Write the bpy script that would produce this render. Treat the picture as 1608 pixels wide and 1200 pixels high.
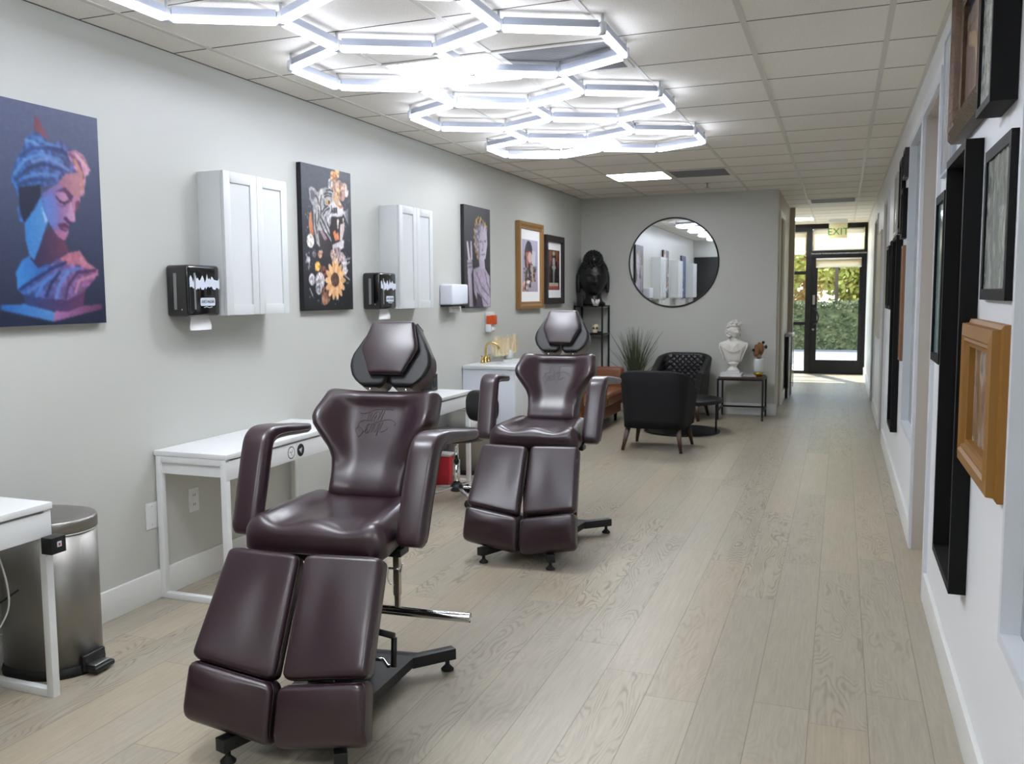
import bpy, bmesh, math, random
import numpy as np
from mathutils import Vector, Matrix, noise as mnoise

PI = math.pi
sc = bpy.context.scene
for o in list(bpy.data.objects):
    bpy.data.objects.remove(o, do_unlink=True)
COL = sc.collection
rnd = random.Random(7)

# ------------------------------------------------------------------ camera
F_PX, CX, CY = 1436.9, 737.0, 600.0
YAW, PITCH, ROLL = -0.385327, -0.094248, 0.010204
CAM = Vector((0.0, 0.0, 1.475))
_F = Vector((math.sin(YAW) * math.cos(PITCH), math.cos(YAW) * math.cos(PITCH), math.sin(PITCH)))
_r = Vector((math.cos(YAW), -math.sin(YAW), 0))
_d = _F.cross(_r)
_R = math.cos(ROLL) * _r + math.sin(ROLL) * _d
_D = -math.sin(ROLL) * _r + math.cos(ROLL) * _d
cd = bpy.data.cameras.new('camera')
cam = bpy.data.objects.new('camera', cd)
COL.objects.link(cam)
U_ = -_D
B_ = -_F
cam.matrix_world = Matrix(((_R.x, U_.x, B_.x, CAM.x), (_R.y, U_.y, B_.y, CAM.y), (_R.z, U_.z, B_.z, CAM.z), (0, 0, 0, 1)))
cd.sensor_width = 36.0
cd.lens = F_PX / 1608.0 * 36.0
cd.shift_x = (804.0 - CX) / 1608.0
cd.clip_start = 0.05
cd.clip_end = 200
cd.dof.use_dof = True
cd.dof.focus_distance = 3.2
cd.dof.aperture_fstop = 8.0
sc.camera = cam

# ------------------------------------------------------------------ view, world, sun
sc.view_settings.view_transform = 'Standard'
sc.view_settings.look = 'None'
sc.view_settings.gamma = 1.0
sc.view_settings.use_curve_mapping = False
sc.view_settings.exposure = 0.0
sc.cycles.use_denoising = True
sc.cycles.max_bounces = 10
sc.cycles.diffuse_bounces = 8
sc.cycles.glossy_bounces = 4
sc.cycles.transmission_bounces = 6
sc.cycles.caustics_reflective = False
sc.cycles.caustics_refractive = False
sc.cycles.sample_clamp_indirect = 6.0

w = bpy.data.worlds.new('world')
sc.world = w
w.use_nodes = True
nt = w.node_tree
bg = nt.nodes['Background']
sky = nt.nodes.new('ShaderNodeTexSky')
sky.sky_type = 'NISHITA'
sky.sun_elevation = math.radians(48)
sky.sun_rotation = math.radians(200)
sky.sun_disc = False
nt.links.new(sky.outputs[0], bg.inputs[0])
bg.inputs[1].default_value = 0.8

sd = bpy.data.lights.new('sun', 'SUN')
sun = bpy.data.objects.new('sun', sd)
COL.objects.link(sun)
sd.energy = 13.0
sd.angle = math.radians(0.6)
sd.color = (1.0, 0.95, 0.86)
sun.rotation_euler = Vector((0.35, -0.8, -1.0)).to_track_quat('-Z', 'Y').to_euler()
sun.location = (-3, 30, 12)

# lamp strengths (used by the lamps' own builders)
HEX_W = 11.5
PANEL_W = 33.0

# ------------------------------------------------------------------ colour and material helpers
def s2l(c):
    return tuple((x / 255 / 12.92) if x / 255 <= 0.04045 else ((x / 255 + 0.055) / 1.055) ** 2.4 for x in c)

def mat(name, rgb, rough=0.5, metal=0.0, spec=0.5, coat=0.0, emit=0.0, emit_rgb=None, bump=None, vary=None, sheen=0.0):
    """rgb in sRGB 0-255.  bump=(scale, strength)  vary=(scale, amount)"""
    m = bpy.data.materials.new(name)
    m.use_nodes = True
    n, l = m.node_tree.nodes, m.node_tree.links
    p = n['Principled BSDF']
    c = s2l(rgb)
    p.inputs['Base Color'].default_value = (*c, 1)
    p.inputs['Roughness'].default_value = rough
    p.inputs['Metallic'].default_value = metal
    p.inputs['Specular IOR Level'].default_value = spec
    p.inputs['Coat Weight'].default_value = coat
    p.inputs['Coat Roughness'].default_value = 0.15
    p.inputs['Sheen Weight'].default_value = sheen
    if emit:
        p.inputs['Emission Color'].default_value = (*s2l(emit_rgb or rgb), 1)
        p.inputs['Emission Strength'].default_value = emit
    tc = n.new('ShaderNodeTexCoord')
    if bump:
        t = n.new('ShaderNodeTexNoise')
        t.inputs['Scale'].default_value = bump[0]
        t.inputs['Detail'].default_value = 5
        l.new(tc.outputs['Object'], t.inputs['Vector'])
        b = n.new('ShaderNodeBump')
        b.inputs['Strength'].default_value = bump[1]
        b.inputs['Distance'].default_value = 0.01
        l.new(t.outputs[0], b.inputs['Height'])
        l.new(b.outputs[0], p.inputs['Normal'])
    if vary:
        t = n.new('ShaderNodeTexNoise')
        t.inputs['Scale'].default_value = vary[0]
        t.inputs['Detail'].default_value = 4
        l.new(tc.outputs['Object'], t.inputs['Vector'])
        mx = n.new('ShaderNodeMix')
        mx.data_type = 'RGBA'
        a = vary[1]
        mx.inputs[6].default_value = (*[x * (1 - a) for x in c], 1)
        mx.inputs[7].default_value = (*[min(1, x * (1 + a)) for x in c], 1)
        l.new(t.outputs[0], mx.inputs[0])
        l.new(mx.outputs[2], p.inputs['Base Color'])
    return m

# ------------------------------------------------------------------ mesh builder
class MB:
    def __init__(s):
        s.v, s.f, s.m, s.sm = [], [], [], []
        s.mi = 0
        s.smooth = False
        s.X = None
    def vert(s, p):
        p = Vector(p)
        if s.X is not None:
            p = s.X @ p
        s.v.append(p)
        return len(s.v) - 1
    def face(s, idx, smooth=None, mi=None):
        s.f.append(tuple(idx))
        s.m.append(s.mi if mi is None else mi)
        s.sm.append(s.smooth if smooth is None else smooth)
    def box(s, x0, x1, y0, y1, z0, z1, b=0.0):
        if x0 > x1: x0, x1 = x1, x0
        if y0 > y1: y0, y1 = y1, y0
        if z0 > z1: z0, z1 = z1, z0
        b = min(b, (x1 - x0) * .49, (y1 - y0) * .49, (z1 - z0) * .49)
        if b <= 0:
            i = [s.vert((x, y, z)) for z in (z0, z1) for y in (y0, y1) for x in (x0, x1)]
            for q in ((0, 2, 3, 1), (4, 5, 7, 6), (0, 1, 5, 4), (2, 6, 7, 3), (0, 4, 6, 2), (1, 3, 7, 5)):
                s.face([i[k] for k in q], False)
            return
        bm = bmesh.new()
        bmesh.ops.create_cube(bm, size=1)
        for v in bm.verts:
            v.co = Vector(((x0 + x1) / 2 + v.co.x * (x1 - x0), (y0 + y1) / 2 + v.co.y * (y1 - y0), (z0 + z1) / 2 + v.co.z * (z1 - z0)))
        bmesh.ops.bevel(bm, geom=bm.edges[:], offset=b, segments=3, profile=.5, affect='EDGES')
        s.add_bm(bm, True)
    def add_bm(s, bm, smooth=False):
        bm.verts.ensure_lookup_table()
        o = len(s.v)
        for v in bm.verts:
            s.vert(v.co)
        for f in bm.faces:
            s.face([o + v.index for v in f.verts], smooth)
        bm.free()
    def bar(s, p, q, w, h=None, up=(0, 0, 1), b=0.0):
        """rectangular bar from p to q, w across, h along 'up'"""
        h = w if h is None else h
        p, q = Vector(p), Vector(q)
        d = (q - p)
        L = d.length
        d.normalize()
        up = Vector(up)
        a = d.cross(up)
        if a.length < 1e-4:
            a = d.cross(Vector((0, 1, 0)))
        a.normalize()
        u = a.cross(d).normalized()
        old = s.X
        M = Matrix(((a.x, d.x, u.x, p.x), (a.y, d.y, u.y, p.y), (a.z, d.z, u.z, p.z), (0, 0, 0, 1)))
        s.X = M if old is None else old @ M
        s.box(-w / 2, w / 2, 0, L, -h / 2, h / 2, b)
        s.X = old
    def sweep(s, pts, sect, closed_sect=True, up=(0, 0, 1), cap=True, smooth=True, closed=False):
        """sect: list of (a,b) or function i->list"""
        pts = [Vector(p) for p in pts]
        n = len(pts)
        rings = []
        pu = None
        for i, p in enumerate(pts):
            if closed:
                t = pts[(i + 1) % n] - pts[i - 1]
            else:
                t = pts[min(i + 1, n - 1)] - pts[max(i - 1, 0)]
            t.normalize()
            ref = Vector(up) if pu is None else pu
            a = t.cross(ref)
            if a.length < 1e-5:
                a = t.cross(Vector((1, 0.1, 0)))
            a.normalize()
            u = a.cross(t).normalized()
            if up is None or pu is not None:
                pass
            if not isinstance(up, tuple):
                pu = u
            sc_ = sect(i) if callable(sect) else sect
            rings.append([s.vert(p + a * x + u * y) for x, y in sc_])
        m = len(rings[0])
        R = n if closed else n - 1
        for i in range(R):
            A, B = rings[i], rings[(i + 1) % n]
            for j in range(m):
                k = (j + 1) % m
                s.face((A[j], A[k], B[k], B[j]), smooth)
        if cap and not closed:
            s.face(list(reversed(rings[0])), False)
            s.face(rings[-1], False)
    def tube(s, pts, r, seg=10, closed=False, cap=True, taper=None):
        def sect(i):
            rr = r if taper is None else r * taper(i / max(1, len(pts) - 1))
            return [(rr * math.cos(2 * PI * k / seg), rr * math.sin(2 * PI * k / seg)) for k in range(seg)]
        P = [Vector(p) for p in pts]
        t0 = (P[1] - P[0]).normalized()
        ref = Vector((0, 0, 1)) if abs(t0.z) < .9 else Vector((0, 1, 0.01))
        # parallel transport frames
        n = len(P)
        rings = []
        u = ref
        for i, p in enumerate(P):
            t = (P[(i + 1) % n] - P[i - 1]) if closed else (P[min(i + 1, n - 1)] - P[max(i - 1, 0)])
            if t.length < 1e-9:
                t = t0
            t.normalize()
            a = t.cross(u)
            if a.length < 1e-6:
                a = t.orthogonal()
            a.normalize()
            u = a.cross(t).normalized()
            rings.append([s.vert(p + a * x + u * y) for x, y in sect(i)])
        for i in range(n if closed else n - 1):
            A, B = rings[i], rings[(i + 1) % n]
            for j in range(seg):
                k = (j + 1) % seg
                s.face((A[j], A[k], B[k], B[j]), True)
        if cap and not closed:
            s.face(list(reversed(rings[0])), False)
            s.face(rings[-1], False)
    def lathe(s, prof, c=(0, 0, 0), seg=24, axis='z', sx=1.0, sy=1.0, smooth=True):
        """prof: list of (r, h)"""
        c = Vector(c)
        rings = []
        for r, h in prof:
            ring = []
            for k in range(seg):
                a = 2 * PI * k / seg
                x, y = r * math.cos(a) * sx, r * math.sin(a) * sy
                p = (x, y, h) if axis == 'z' else ((h, x, y) if axis == 'x' else (y, h, x))
                ring.append(s.vert(c + Vector(p)))
            rings.append(ring)
        for i in range(len(rings) - 1):
            A, B = rings[i], rings[i + 1]
            for j in range(seg):
                k = (j + 1) % seg
                s.face((A[j], A[k], B[k], B[j]), smooth)
        s.face(list(reversed(rings[0])), False)
        s.face(rings[-1], False)
    def sphere(s, c, r, seg=12, rings=8, sx=1, sy=1, sz=1, rot=None):
        c = Vector(c)
        R = []
        for i in range(rings + 1):
            th = PI * i / rings
            row = []
            for k in range(seg):
                a = 2 * PI * k / seg
                p = Vector((r * sx * math.sin(th) * math.cos(a), r * sy * math.sin(th) * math.sin(a), r * sz * math.cos(th)))
                if rot is not None:
                    p = rot @ p
                if i in (0, rings):
                    row = [s.vert(c + p)] * seg if not row else row
                else:
                    row.append(s.vert(c + p))
            R.append(row)
        for i in range(rings):
            A, B = R[i], R[i + 1]
            for j in range(seg):
                k = (j + 1) % seg
                q = [A[j], B[j], B[k], A[k]]
                q2 = []
                for x in q:
                    if x not in q2:
                        q2.append(x)
                if len(q2) > 2:
                    s.face(q2, True)
    def prism(s, poly, z0, z1, smooth=False):
        """poly: list of (x,y) ccw"""
        lo = [s.vert((x, y, z0)) for x, y in poly]
        hi = [s.vert((x, y, z1)) for x, y in poly]
        n = len(poly)
        s.face(list(reversed(lo)), False)
        s.face(hi, False)
        for i in range(n):
            k = (i + 1) % n
            s.face((lo[i], lo[k], hi[k], hi[i]), smooth)
    def build(s, name, mats, parent=None, recalc=False):
        me = bpy.data.meshes.new(name)
        me.from_pydata([tuple(v) for v in s.v], [], s.f)
        if not isinstance(mats, (list, tuple)):
            mats = [mats]
        for m in mats:
            me.materials.append(m)
        me.polygons.foreach_set('material_index', s.m)
        me.polygons.foreach_set('use_smooth', s.sm)
        if recalc:
            bm = bmesh.new()
            bm.from_mesh(me)
            bmesh.ops.recalc_face_normals(bm, faces=bm.faces[:])
            bm.to_mesh(me)
            bm.free()
        me.update()
        o = bpy.data.objects.new(name, me)
        COL.objects.link(o)
        if parent is not None:
            o.parent = parent
        return o

def tag(o, label, cat, group=None, kind=None):
    o['label'] = label
    o['category'] = cat
    if group:
        o['group'] = group
    if kind:
        o['kind'] = kind
    return o

def thing(name, label, cat, loc=(0, 0, 0), rot=0.0, group=None):
    o = bpy.data.objects.new(name, None)
    o.empty_display_size = 0.1
    COL.objects.link(o)
    o.location = loc
    o.rotation_euler = (0, 0, rot)
    return tag(o, label, cat, group)

def struct(name, mb, mats, parent=None, recalc=False):
    o = mb.build(name, mats, parent, recalc)
    if parent is None:
        o['kind'] = 'structure'
    return o

def dup(root, loc, rot=None, label=None, group=None):
    r = root.copy()
    COL.objects.link(r)
    r.location = loc
    if rot is not None:
        r.rotation_euler = (0, 0, rot)
    if label:
        r['label'] = label
    if group:
        r['group'] = group
    for ch in list(root.children):
        c = ch.copy()
        COL.objects.link(c)
        c.parent = r
        for g in list(ch.children):
            d = g.copy()
            COL.objects.link(d)
            d.parent = c
    return r

def smoothstep(a, b, x):
    t = max(0.0, min(1.0, (x - a) / (b - a)))
    return t * t * (3 - 2 * t)

def gauss(x, s_):
    return math.exp(-(x / s_) ** 2)

def catmull(pts, n=6):
    P = [Vector(p) for p in pts]
    out = []
    for i in range(len(P) - 1):
        a, b, c, d = P[max(i - 1, 0)], P[i], P[i + 1], P[min(i + 2, len(P) - 1)]
        for k in range(n):
            t = k / n
            out.append(0.5 * ((2 * b) + (c - a) * t + (2 * a - 5 * b + 4 * c - d) * t * t + (3 * b - a - 3 * c + d) * t ** 3))
    out.append(P[-1])
    return out

def edge_coords(n, L, r):
    """n+1 samples of [-1,1], dense near the ends; L half length, r rounding radius"""
    out = []
    k = max(3, n // 5)
    q = min(0.9, r / L)
    for i in range(k):
        out.append(-1 + q * (1 - math.cos(PI / 2 * i / k)))
    m = n - 2 * k
    for i in range(m + 1):
        out.append(-1 + q + (2 - 2 * q) * i / m)
    for i in range(k - 1, -1, -1):
        out.append(1 - q * (1 - math.cos(PI / 2 * i / k)))
    return out

def cushion(mb, quad, T, r, corner=0.02, N=26, M=26, bump=None, wfun=None, side_mi=0, front_mi=0, rb=None, piping=0.0, crown=0.0, warp=None):
    """rounded cushion on a bilinear quad (P00 bottom-left, P10 bottom-right, P11 top-right, P01 top-left
    seen from the front, which is the side n = u x v points to).  wfun(t)->(l,r) widths factors"""
    P00, P10, P11, P01 = [Vector(p) for p in quad]
    nrm = (P10 - P00 + P11 - P01).cross(P01 - P00 + P11 - P10).normalized()
    W = ((P10 - P00).length + (P11 - P01).length) / 4
    H = ((P01 - P00).length + (P11 - P10).length) / 4
    S = edge_coords(N, W, r)
    Tt = edge_coords(M, H, r)
    grid = []
    ca = corner / H
    for t in Tt:
        row = []
        k = 1.0
        if corner > 0 and abs(t) > 1 - ca:
            q = (abs(t) - (1 - ca)) / ca
            k = 1 - (corner / W) * (1 - math.sqrt(max(0, 1 - q * q)))
        for s_ in S:
            ss = s_ * k
            if wfun:
                l_, r_ = wfun((t + 1) / 2)
                ss = ss * (r_ if ss > 0 else l_)
            a, b = (ss + 1) / 2, (t + 1) / 2
            base = (P00 * (1 - a) + P10 * a) * (1 - b) + (P01 * (1 - a) + P11 * a) * b
            if warp:
                base = base + nrm * warp(s_, t)
            ds = (1 - abs(s_)) * W
            dt = (1 - abs(t)) * H
            rr = r
            es = 1 if ds >= rr else math.sqrt(max(0, 1 - (1 - ds / rr) ** 2))
            rt = rb if (rb and t < 0) else r
            et = 1 if dt >= rt else math.sqrt(max(0, 1 - (1 - dt / rt) ** 2))
            h = T - r * (1 - es) - rt * (1 - et)
            h += crown * (1 - s_ * s_) * (1 - t * t)
            if bump:
                h += bump(s_, t) * min(1, ds / (1.2 * r)) * min(1, dt / (1.2 * r))
            row.append((base, h))
        grid.append(row)
    F = [[mb.vert(b + nrm * h) for b, h in row] for row in grid]
    for i in range(len(Tt) - 1):
        for j in range(len(S) - 1):
            mb.face((F[i][j], F[i][j + 1], F[i + 1][j + 1], F[i + 1][j]), True, front_mi)
    loop = [(0, j) for j in range(len(S))] + [(i, len(S) - 1) for i in range(1, len(Tt))] + \
           [(len(Tt) - 1, j) for j in range(len(S) - 2, -1, -1)] + [(i, 0) for i in range(len(Tt) - 2, 0, -1)]
    top = [F[i][j] for i, j in loop]
    mid = [mb.vert(grid[i][j][0] + nrm * 0.004) for i, j in loop]
    cen = (P00 + P10 + P11 + P01) / 4
    back = [mb.vert(grid[i][j][0] * 0.985 + cen * 0.015) for i, j in loop]
    n = len(loop)
    for i in range(n):
        k = (i + 1) % n
        mb.face((top[i], mid[i], mid[k], top[k]), True, side_mi)
        mb.face((mid[i], back[i], back[k], mid[k]), True, side_mi)
    mb.face(list(reversed(back)), False, side_mi)
    if piping:
        pts = []
        for i, j in loop[::2]:
            b, h = grid[i][j]
            pts.append(b + (b - cen).normalized() * piping * .3 + nrm * (h + piping * .3))
        old = mb.mi
        mb.mi = side_mi
        mb.tube(pts, piping, 6, closed=True)
        mb.mi = old

def rrect(w, h, r, n=4):
    """rounded rectangle section, centred, ccw"""
    out = []
    for cx_, cy_, a0 in ((w / 2 - r, h / 2 - r, 0), (-w / 2 + r, h / 2 - r, PI / 2), (-w / 2 + r, -h / 2 + r, PI), (w / 2 - r, -h / 2 + r, 1.5 * PI)):
        for k in range(n + 1):
            a = a0 + PI / 2 * k / n
            out.append((cx_ + r * math.cos(a), cy_ + r * math.sin(a)))
    return out

def text_obj(name, txt, size, material, origin, xdir, ydir, parent=None, extrude=0.0008, align='CENTER'):
    cu = bpy.data.curves.new(name, 'FONT')
    cu.body = txt
    cu.size = size
    cu.align_x = align
    cu.align_y = 'CENTER'
    cu.extrude = extrude
    cu.resolution_u = 3
    to = bpy.data.objects.new(name + '_src', cu)
    COL.objects.link(to)
    bpy.context.view_layer.update()
    dg = bpy.context.evaluated_depsgraph_get()
    me = bpy.data.meshes.new_from_object(to.evaluated_get(dg))
    bpy.data.objects.remove(to, do_unlink=True)
    bpy.data.curves.remove(cu)
    X, Y = Vector(xdir).normalized(), Vector(ydir).normalized()
    Z = X.cross(Y)
    O = Vector(origin)
    M = Matrix(((X.x, Y.x, Z.x, O.x), (X.y, Y.y, Z.y, O.y), (X.z, Y.z, Z.z, O.z), (0, 0, 0, 1)))
    me.transform(M)
    me.materials.clear()
    me.materials.append(material)
    o = bpy.data.objects.new(name, me)
    COL.objects.link(o)
    if parent is not None:
        o.parent = parent
    return o

# ------------------------------------------------------------------ room dimensions
LW, RW, CZ = -3.10, 0.41, 2.685
BY, DY, PX = 11.5, 17.65, -0.71      # back wall, glass front, side wall of the hallway
REAR, PART = -2.4, 1.2

def wall_paint(name, rgb):
    return mat(name, rgb, rough=0.37, spec=0.4, bump=(160, 0.04))
M_wall = wall_paint('wall_paint_grey', (194, 195, 189))
M_wallw = wall_paint('wall_paint_white', (236, 238, 241))
M_trim = mat('trim_white', (226, 227, 224), rough=0.4)
M_white = mat('white_lacquer', (211, 214, 214), rough=0.32)
M_black = mat('black_satin', (16, 17, 18), rough=0.4)
M_blackm = mat('black_metal', (18, 18, 19), rough=0.45, metal=0.3)
M_chrome = mat('chrome', (225, 225, 225), rough=0.12, metal=1.0)
M_steel = mat('brushed_steel', (172, 172, 170), rough=0.3, metal=1.0)
M_gold = mat('brass', (206, 176, 116), rough=0.22, metal=1.0)
M_rubber = mat('black_rubber', (12, 12, 12), rough=0.7)

# ---- floor: wide oak planks along the room
def floor_material():
    m = bpy.data.materials.new('oak_planks')
    m.use_nodes = True
    n, l = m.node_tree.nodes, m.node_tree.links
    p = n['Principled BSDF']
    def N(t, **kw):
        x = n.new(t)
        for k, v in kw.items():
            setattr(x, k, v)
        return x
    def math_(op, a, b=None, c=None):
        x = N('ShaderNodeMath', operation=op)
        for i, v in enumerate((a, b, c)):
            if v is None:
                continue
            if isinstance(v, (int, float)):
                x.inputs[i].default_value = v
            else:
                l.new(v, x.inputs[i])
        return x.outputs[0]
    tc = N('ShaderNodeTexCoord')
    sep = N('ShaderNodeSeparateXYZ')
    l.new(tc.outputs['Object'], sep.inputs[0])
    X, Y = sep.outputs[0], sep.outputs[1]
    W, L = 0.189, 1.85
    xs = math_('DIVIDE', math_('ADD', X, 0.067), W)
    ix = math_('FLOOR', xs)
    fx = math_('SUBTRACT', xs, ix)
    wn = N('ShaderNodeTexWhiteNoise', noise_dimensions='1D')
    l.new(ix, wn.inputs['W'])
    ys = math_('ADD', math_('DIVIDE', Y, L), math_('MULTIPLY', wn.outputs['Value'], 7.3))
    iy = math_('FLOOR', ys)
    fy = math_('SUBTRACT', ys, iy)
    cid = N('ShaderNodeCombineXYZ')
    l.new(ix, cid.inputs[0]); l.new(iy, cid.inputs[1])
    w2 = N('ShaderNodeTexWhiteNoise', noise_dimensions='3D')
    l.new(cid.outputs[0], w2.inputs['Vector'])
    sp2 = N('ShaderNodeSeparateColor')
    l.new(w2.outputs['Color'], sp2.inputs[0])
    r1, r2, r3 = sp2.outputs[0], sp2.outputs[1], sp2.outputs[2]
    # grain: contour lines of a noise stretched along the plank
    gv = N('ShaderNodeCombineXYZ')
    l.new(math_('ADD', math_('MULTIPLY', X, 5.5), math_('MULTIPLY', r1, 41.0)), gv.inputs[0])
    l.new(math_('ADD', math_('MULTIPLY', Y, 1.15), math_('MULTIPLY', r2, 33.0)), gv.inputs[1])
    nz = N('ShaderNodeTexNoise')
    nz.inputs['Scale'].default_value = 1.0
    nz.inputs['Detail'].default_value = 2.6
    nz.inputs['Roughness'].default_value = 0.42
    l.new(gv.outputs[0], nz.inputs['Vector'])
    ring = math_('SINE', math_('MULTIPLY', nz.outputs[0], 190.0))
    ring = math_('POWER', math_('MULTIPLY', math_('ADD', ring, 1.0), 0.5), 3.0)
    # where the grain shows: patchy, some planks strong
    nm = N('ShaderNodeTexNoise')
    nm.inputs['Scale'].default_value = 2.2
    nm.inputs['Detail'].default_value = 2
    l.new(gv.outputs[0], nm.inputs['Vector'])
    patch = N('ShaderNodeMapRange'); patch.interpolation_type = 'SMOOTHSTEP'
    patch.inputs[1].default_value = 0.35; patch.inputs[2].default_value = 0.6
    l.new(nm.outputs[0], patch.inputs[0])
    strong = N('ShaderNodeMapRange'); strong.interpolation_type = 'SMOOTHSTEP'
    strong.inputs[1].default_value = 0.3; strong.inputs[2].default_value = 0.95
    l.new(r3, strong.inputs[0])
    gr = math_('MULTIPLY', ring, math_('MULTIPLY', patch.outputs[0], math_('ADD', math_('MULTIPLY', strong.outputs[0], 0.55), 0.07)))
    # fine fibre
    fv = N('ShaderNodeCombineXYZ')
    l.new(math_('MULTIPLY', X, 90.0), fv.inputs[0]); l.new(math_('MULTIPLY', Y, 5.0), fv.inputs[1]); l.new(r1, fv.inputs[2])
    fib = N('ShaderNodeTexNoise'); fib.inputs['Scale'].default_value = 1.0; fib.inputs['Detail'].default_value = 4
    l.new(fv.outputs[0], fib.inputs['Vector'])
    ramp = N('ShaderNodeValToRGB')
    cr = ramp.color_ramp
    cr.elements[0].position = 0.0; cr.elements[0].color = (*s2l((158, 150, 134)), 1)
    cr.elements[1].position = 1.0; cr.elements[1].color = (*s2l((172, 163, 143)), 1)
    for pos, c in ((0.12, (161, 153, 137)), (0.45, (166, 158, 141)), (0.7, (168, 158, 139)), (0.88, (163, 152, 133))):
        e = cr.elements.new(pos); e.color = (*s2l(c), 1)
    l.new(r2, ramp.inputs[0])
    mx = N('ShaderNodeMix', data_type='RGBA')
    l.new(gr, mx.inputs[0]); l.new(ramp.outputs[0], mx.inputs[6]); mx.inputs[7].default_value = (*s2l((98, 86, 68)), 1)
    mx2 = N('ShaderNodeMix', data_type='RGBA', blend_type='MULTIPLY')
    mx2.inputs[0].default_value = 1.0
    l.new(mx.outputs[2], mx2.inputs[6])
    fr = N('ShaderNodeMapRange'); fr.inputs[1].default_value = 0.3; fr.inputs[2].default_value = 0.7
    fr.inputs[3].default_value = 0.9; fr.inputs[4].default_value = 1.06
    l.new(fib.outputs[0], fr.inputs[0])
    l.new(fr.outputs[0], mx2.inputs[7])
    # joints
    dx = math_('MULTIPLY', math_('MINIMUM', fx, math_('SUBTRACT', 1.0, fx)), W)
    dy = math_('MULTIPLY', math_('MINIMUM', fy, math_('SUBTRACT', 1.0, fy)), L)
    d = math_('MINIMUM', dx, dy)
    jr = N('ShaderNodeMapRange'); jr.inputs[1].default_value = 0.0006; jr.inputs[2].default_value = 0.0022
    jr.inputs[3].default_value = 0.55; jr.inputs[4].default_value = 1.0
    l.new(d, jr.inputs[0])
    mx3 = N('ShaderNodeMix', data_type='RGBA', blend_type='MULTIPLY'); mx3.inputs[0].default_value = 1.0
    l.new(mx2.outputs[2], mx3.inputs[6]); l.new(jr.outputs[0], mx3.inputs[7])
    l.new(mx3.outputs[2], p.inputs['Base Color'])
    p.inputs['Roughness'].default_value = 0.36
    p.inputs['Specular IOR Level'].default_value = 0.45
    b = N('ShaderNodeBump'); b.inputs['Strength'].default_value = 0.25; b.inputs['Distance'].default_value = 0.002
    l.new(math_('SUBTRACT', jr.outputs[0], math_('MULTIPLY', gr, 0.3)), b.inputs['Height'])
    l.new(b.outputs[0], p.inputs['Normal'])
    return m
M_floor = floor_material()
mb = MB(); mb.box(-5.2, RW + 2.0, REAR, DY + .1, -0.1, 0); struct('floor', mb, M_floor)

# ---- ceiling tiles
def tile_material():
    m = bpy.data.materials.new('mineral_fibre_tile')
    m.use_nodes = True
    n, l = m.node_tree.nodes, m.node_tree.links
    p = n['Principled BSDF']
    tc = n.new('ShaderNodeTexCoord')
    v = n.new('ShaderNodeTexNoise'); v.inputs['Scale'].default_value = 210; v.inputs['Detail'].default_value = 3
    l.new(tc.outputs['Object'], v.inputs['Vector'])
    r = n.new('ShaderNodeMapRange'); r.inputs[1].default_value = 0.6; r.inputs[2].default_value = 0.72
    l.new(v.outputs[0], r.inputs[0])
    mx = n.new('ShaderNodeMix'); mx.data_type = 'RGBA'
    mx.inputs[6].default_value = (*s2l((242, 238, 228)), 1); mx.inputs[7].default_value = (*s2l((188, 184, 175)), 1)
    l.new(r.outputs[0], mx.inputs[0]); l.new(mx.outputs[2], p.inputs['Base Color'])
    p.inputs['Roughness'].default_value = 0.9
    b = n.new('ShaderNodeBump'); b.inputs['Strength'].default_value = 0.4; b.inputs['Distance'].default_value = 0.002; b.invert = True
    l.new(r.outputs[0], b.inputs['Height']); l.new(b.outputs[0], p.inputs['Normal'])
    return m
M_tile = tile_material()
mb = MB(); mb.box(-5.2, RW + 2.0, REAR, DY + .1, CZ, CZ + .1); struct('ceiling', mb, M_tile)
GX = [0.172 - 0.61 * k for k in range(0, 9)]
GY = [4.39 + 0.6096 * k for k in range(-11, 22)]
M_grid = mat('ceiling_grid_white', (214, 210, 200), rough=0.5)
M_gap = mat('tile_joint_shadow_gap', (96, 92, 86), rough=0.9)
mb = MB()
for x in GX:
    if x > -5:
        mb.box(x - .013, x + .013, REAR, DY, CZ - .004, CZ)
mb.box(RW - .02, RW, REAR, DY, CZ - .004, CZ)
struct('trim_1', mb, M_grid)
mb = MB()
for y in GY:
    mb.box(-5.2, RW, y - .003, y + .003, CZ - .0015, CZ)
mb.box(LW, LW + .006, REAR, BY, CZ - .003, CZ)
struct('trim_2', mb, M_gap)

# ---- walls
mb = MB(); mb.box(LW - .12, LW, REAR, BY + .12, 0, CZ); struct('wall_left', mb, M_wall)
mb = MB(); mb.box(LW, PX, BY, BY + .14, 0, CZ); struct('wall_back', mb, M_wall)
mb = MB(); mb.box(LW - .12, RW + .12, REAR - .12, REAR, 0, CZ); struct('wall_rear', mb, M_wall)
mb = MB(); mb.box(LW, -2.28, PART - .1, PART, 0, CZ); struct('wall_partition', mb, M_wall)
# side wall of the hallway, with a doorway and an opening
M_wallt = wall_paint('wall_paint_taupe', (176, 166, 150))
mb = MB()
mb.box(PX - .12, PX, BY + .14, BY + .18, 0, CZ)
mb.box(PX - .12, PX, BY + .18, 12.62, 2.42, CZ)
mb.box(PX - .12, PX, 12.62, 13.35, 0, CZ)
mb.box(PX - .12, PX, 13.35, 14.08, 0, CZ)
mb.box(PX - .12, PX + .07, 14.08, 14.2, 0, CZ)
struct('wall_hall', mb, M_wallt)
mb = MB()
mb.box(-5.2, -5.1, BY + .14, DY, 0, CZ)
struct('wall_lobby', mb, M_wallt)
mb = MB()
mb.box(PX - .002, PX + .02, BY + .16, BY + .22, 0, 2.46)
mb.box(PX - .002, PX + .02, 12.6, 12.67, 0, 2.46)
mb.box(PX - .002, PX + .02, BY + .22, 12.60, 2.40, 2.46)
struct('trim_3', mb, M_trim)

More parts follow.
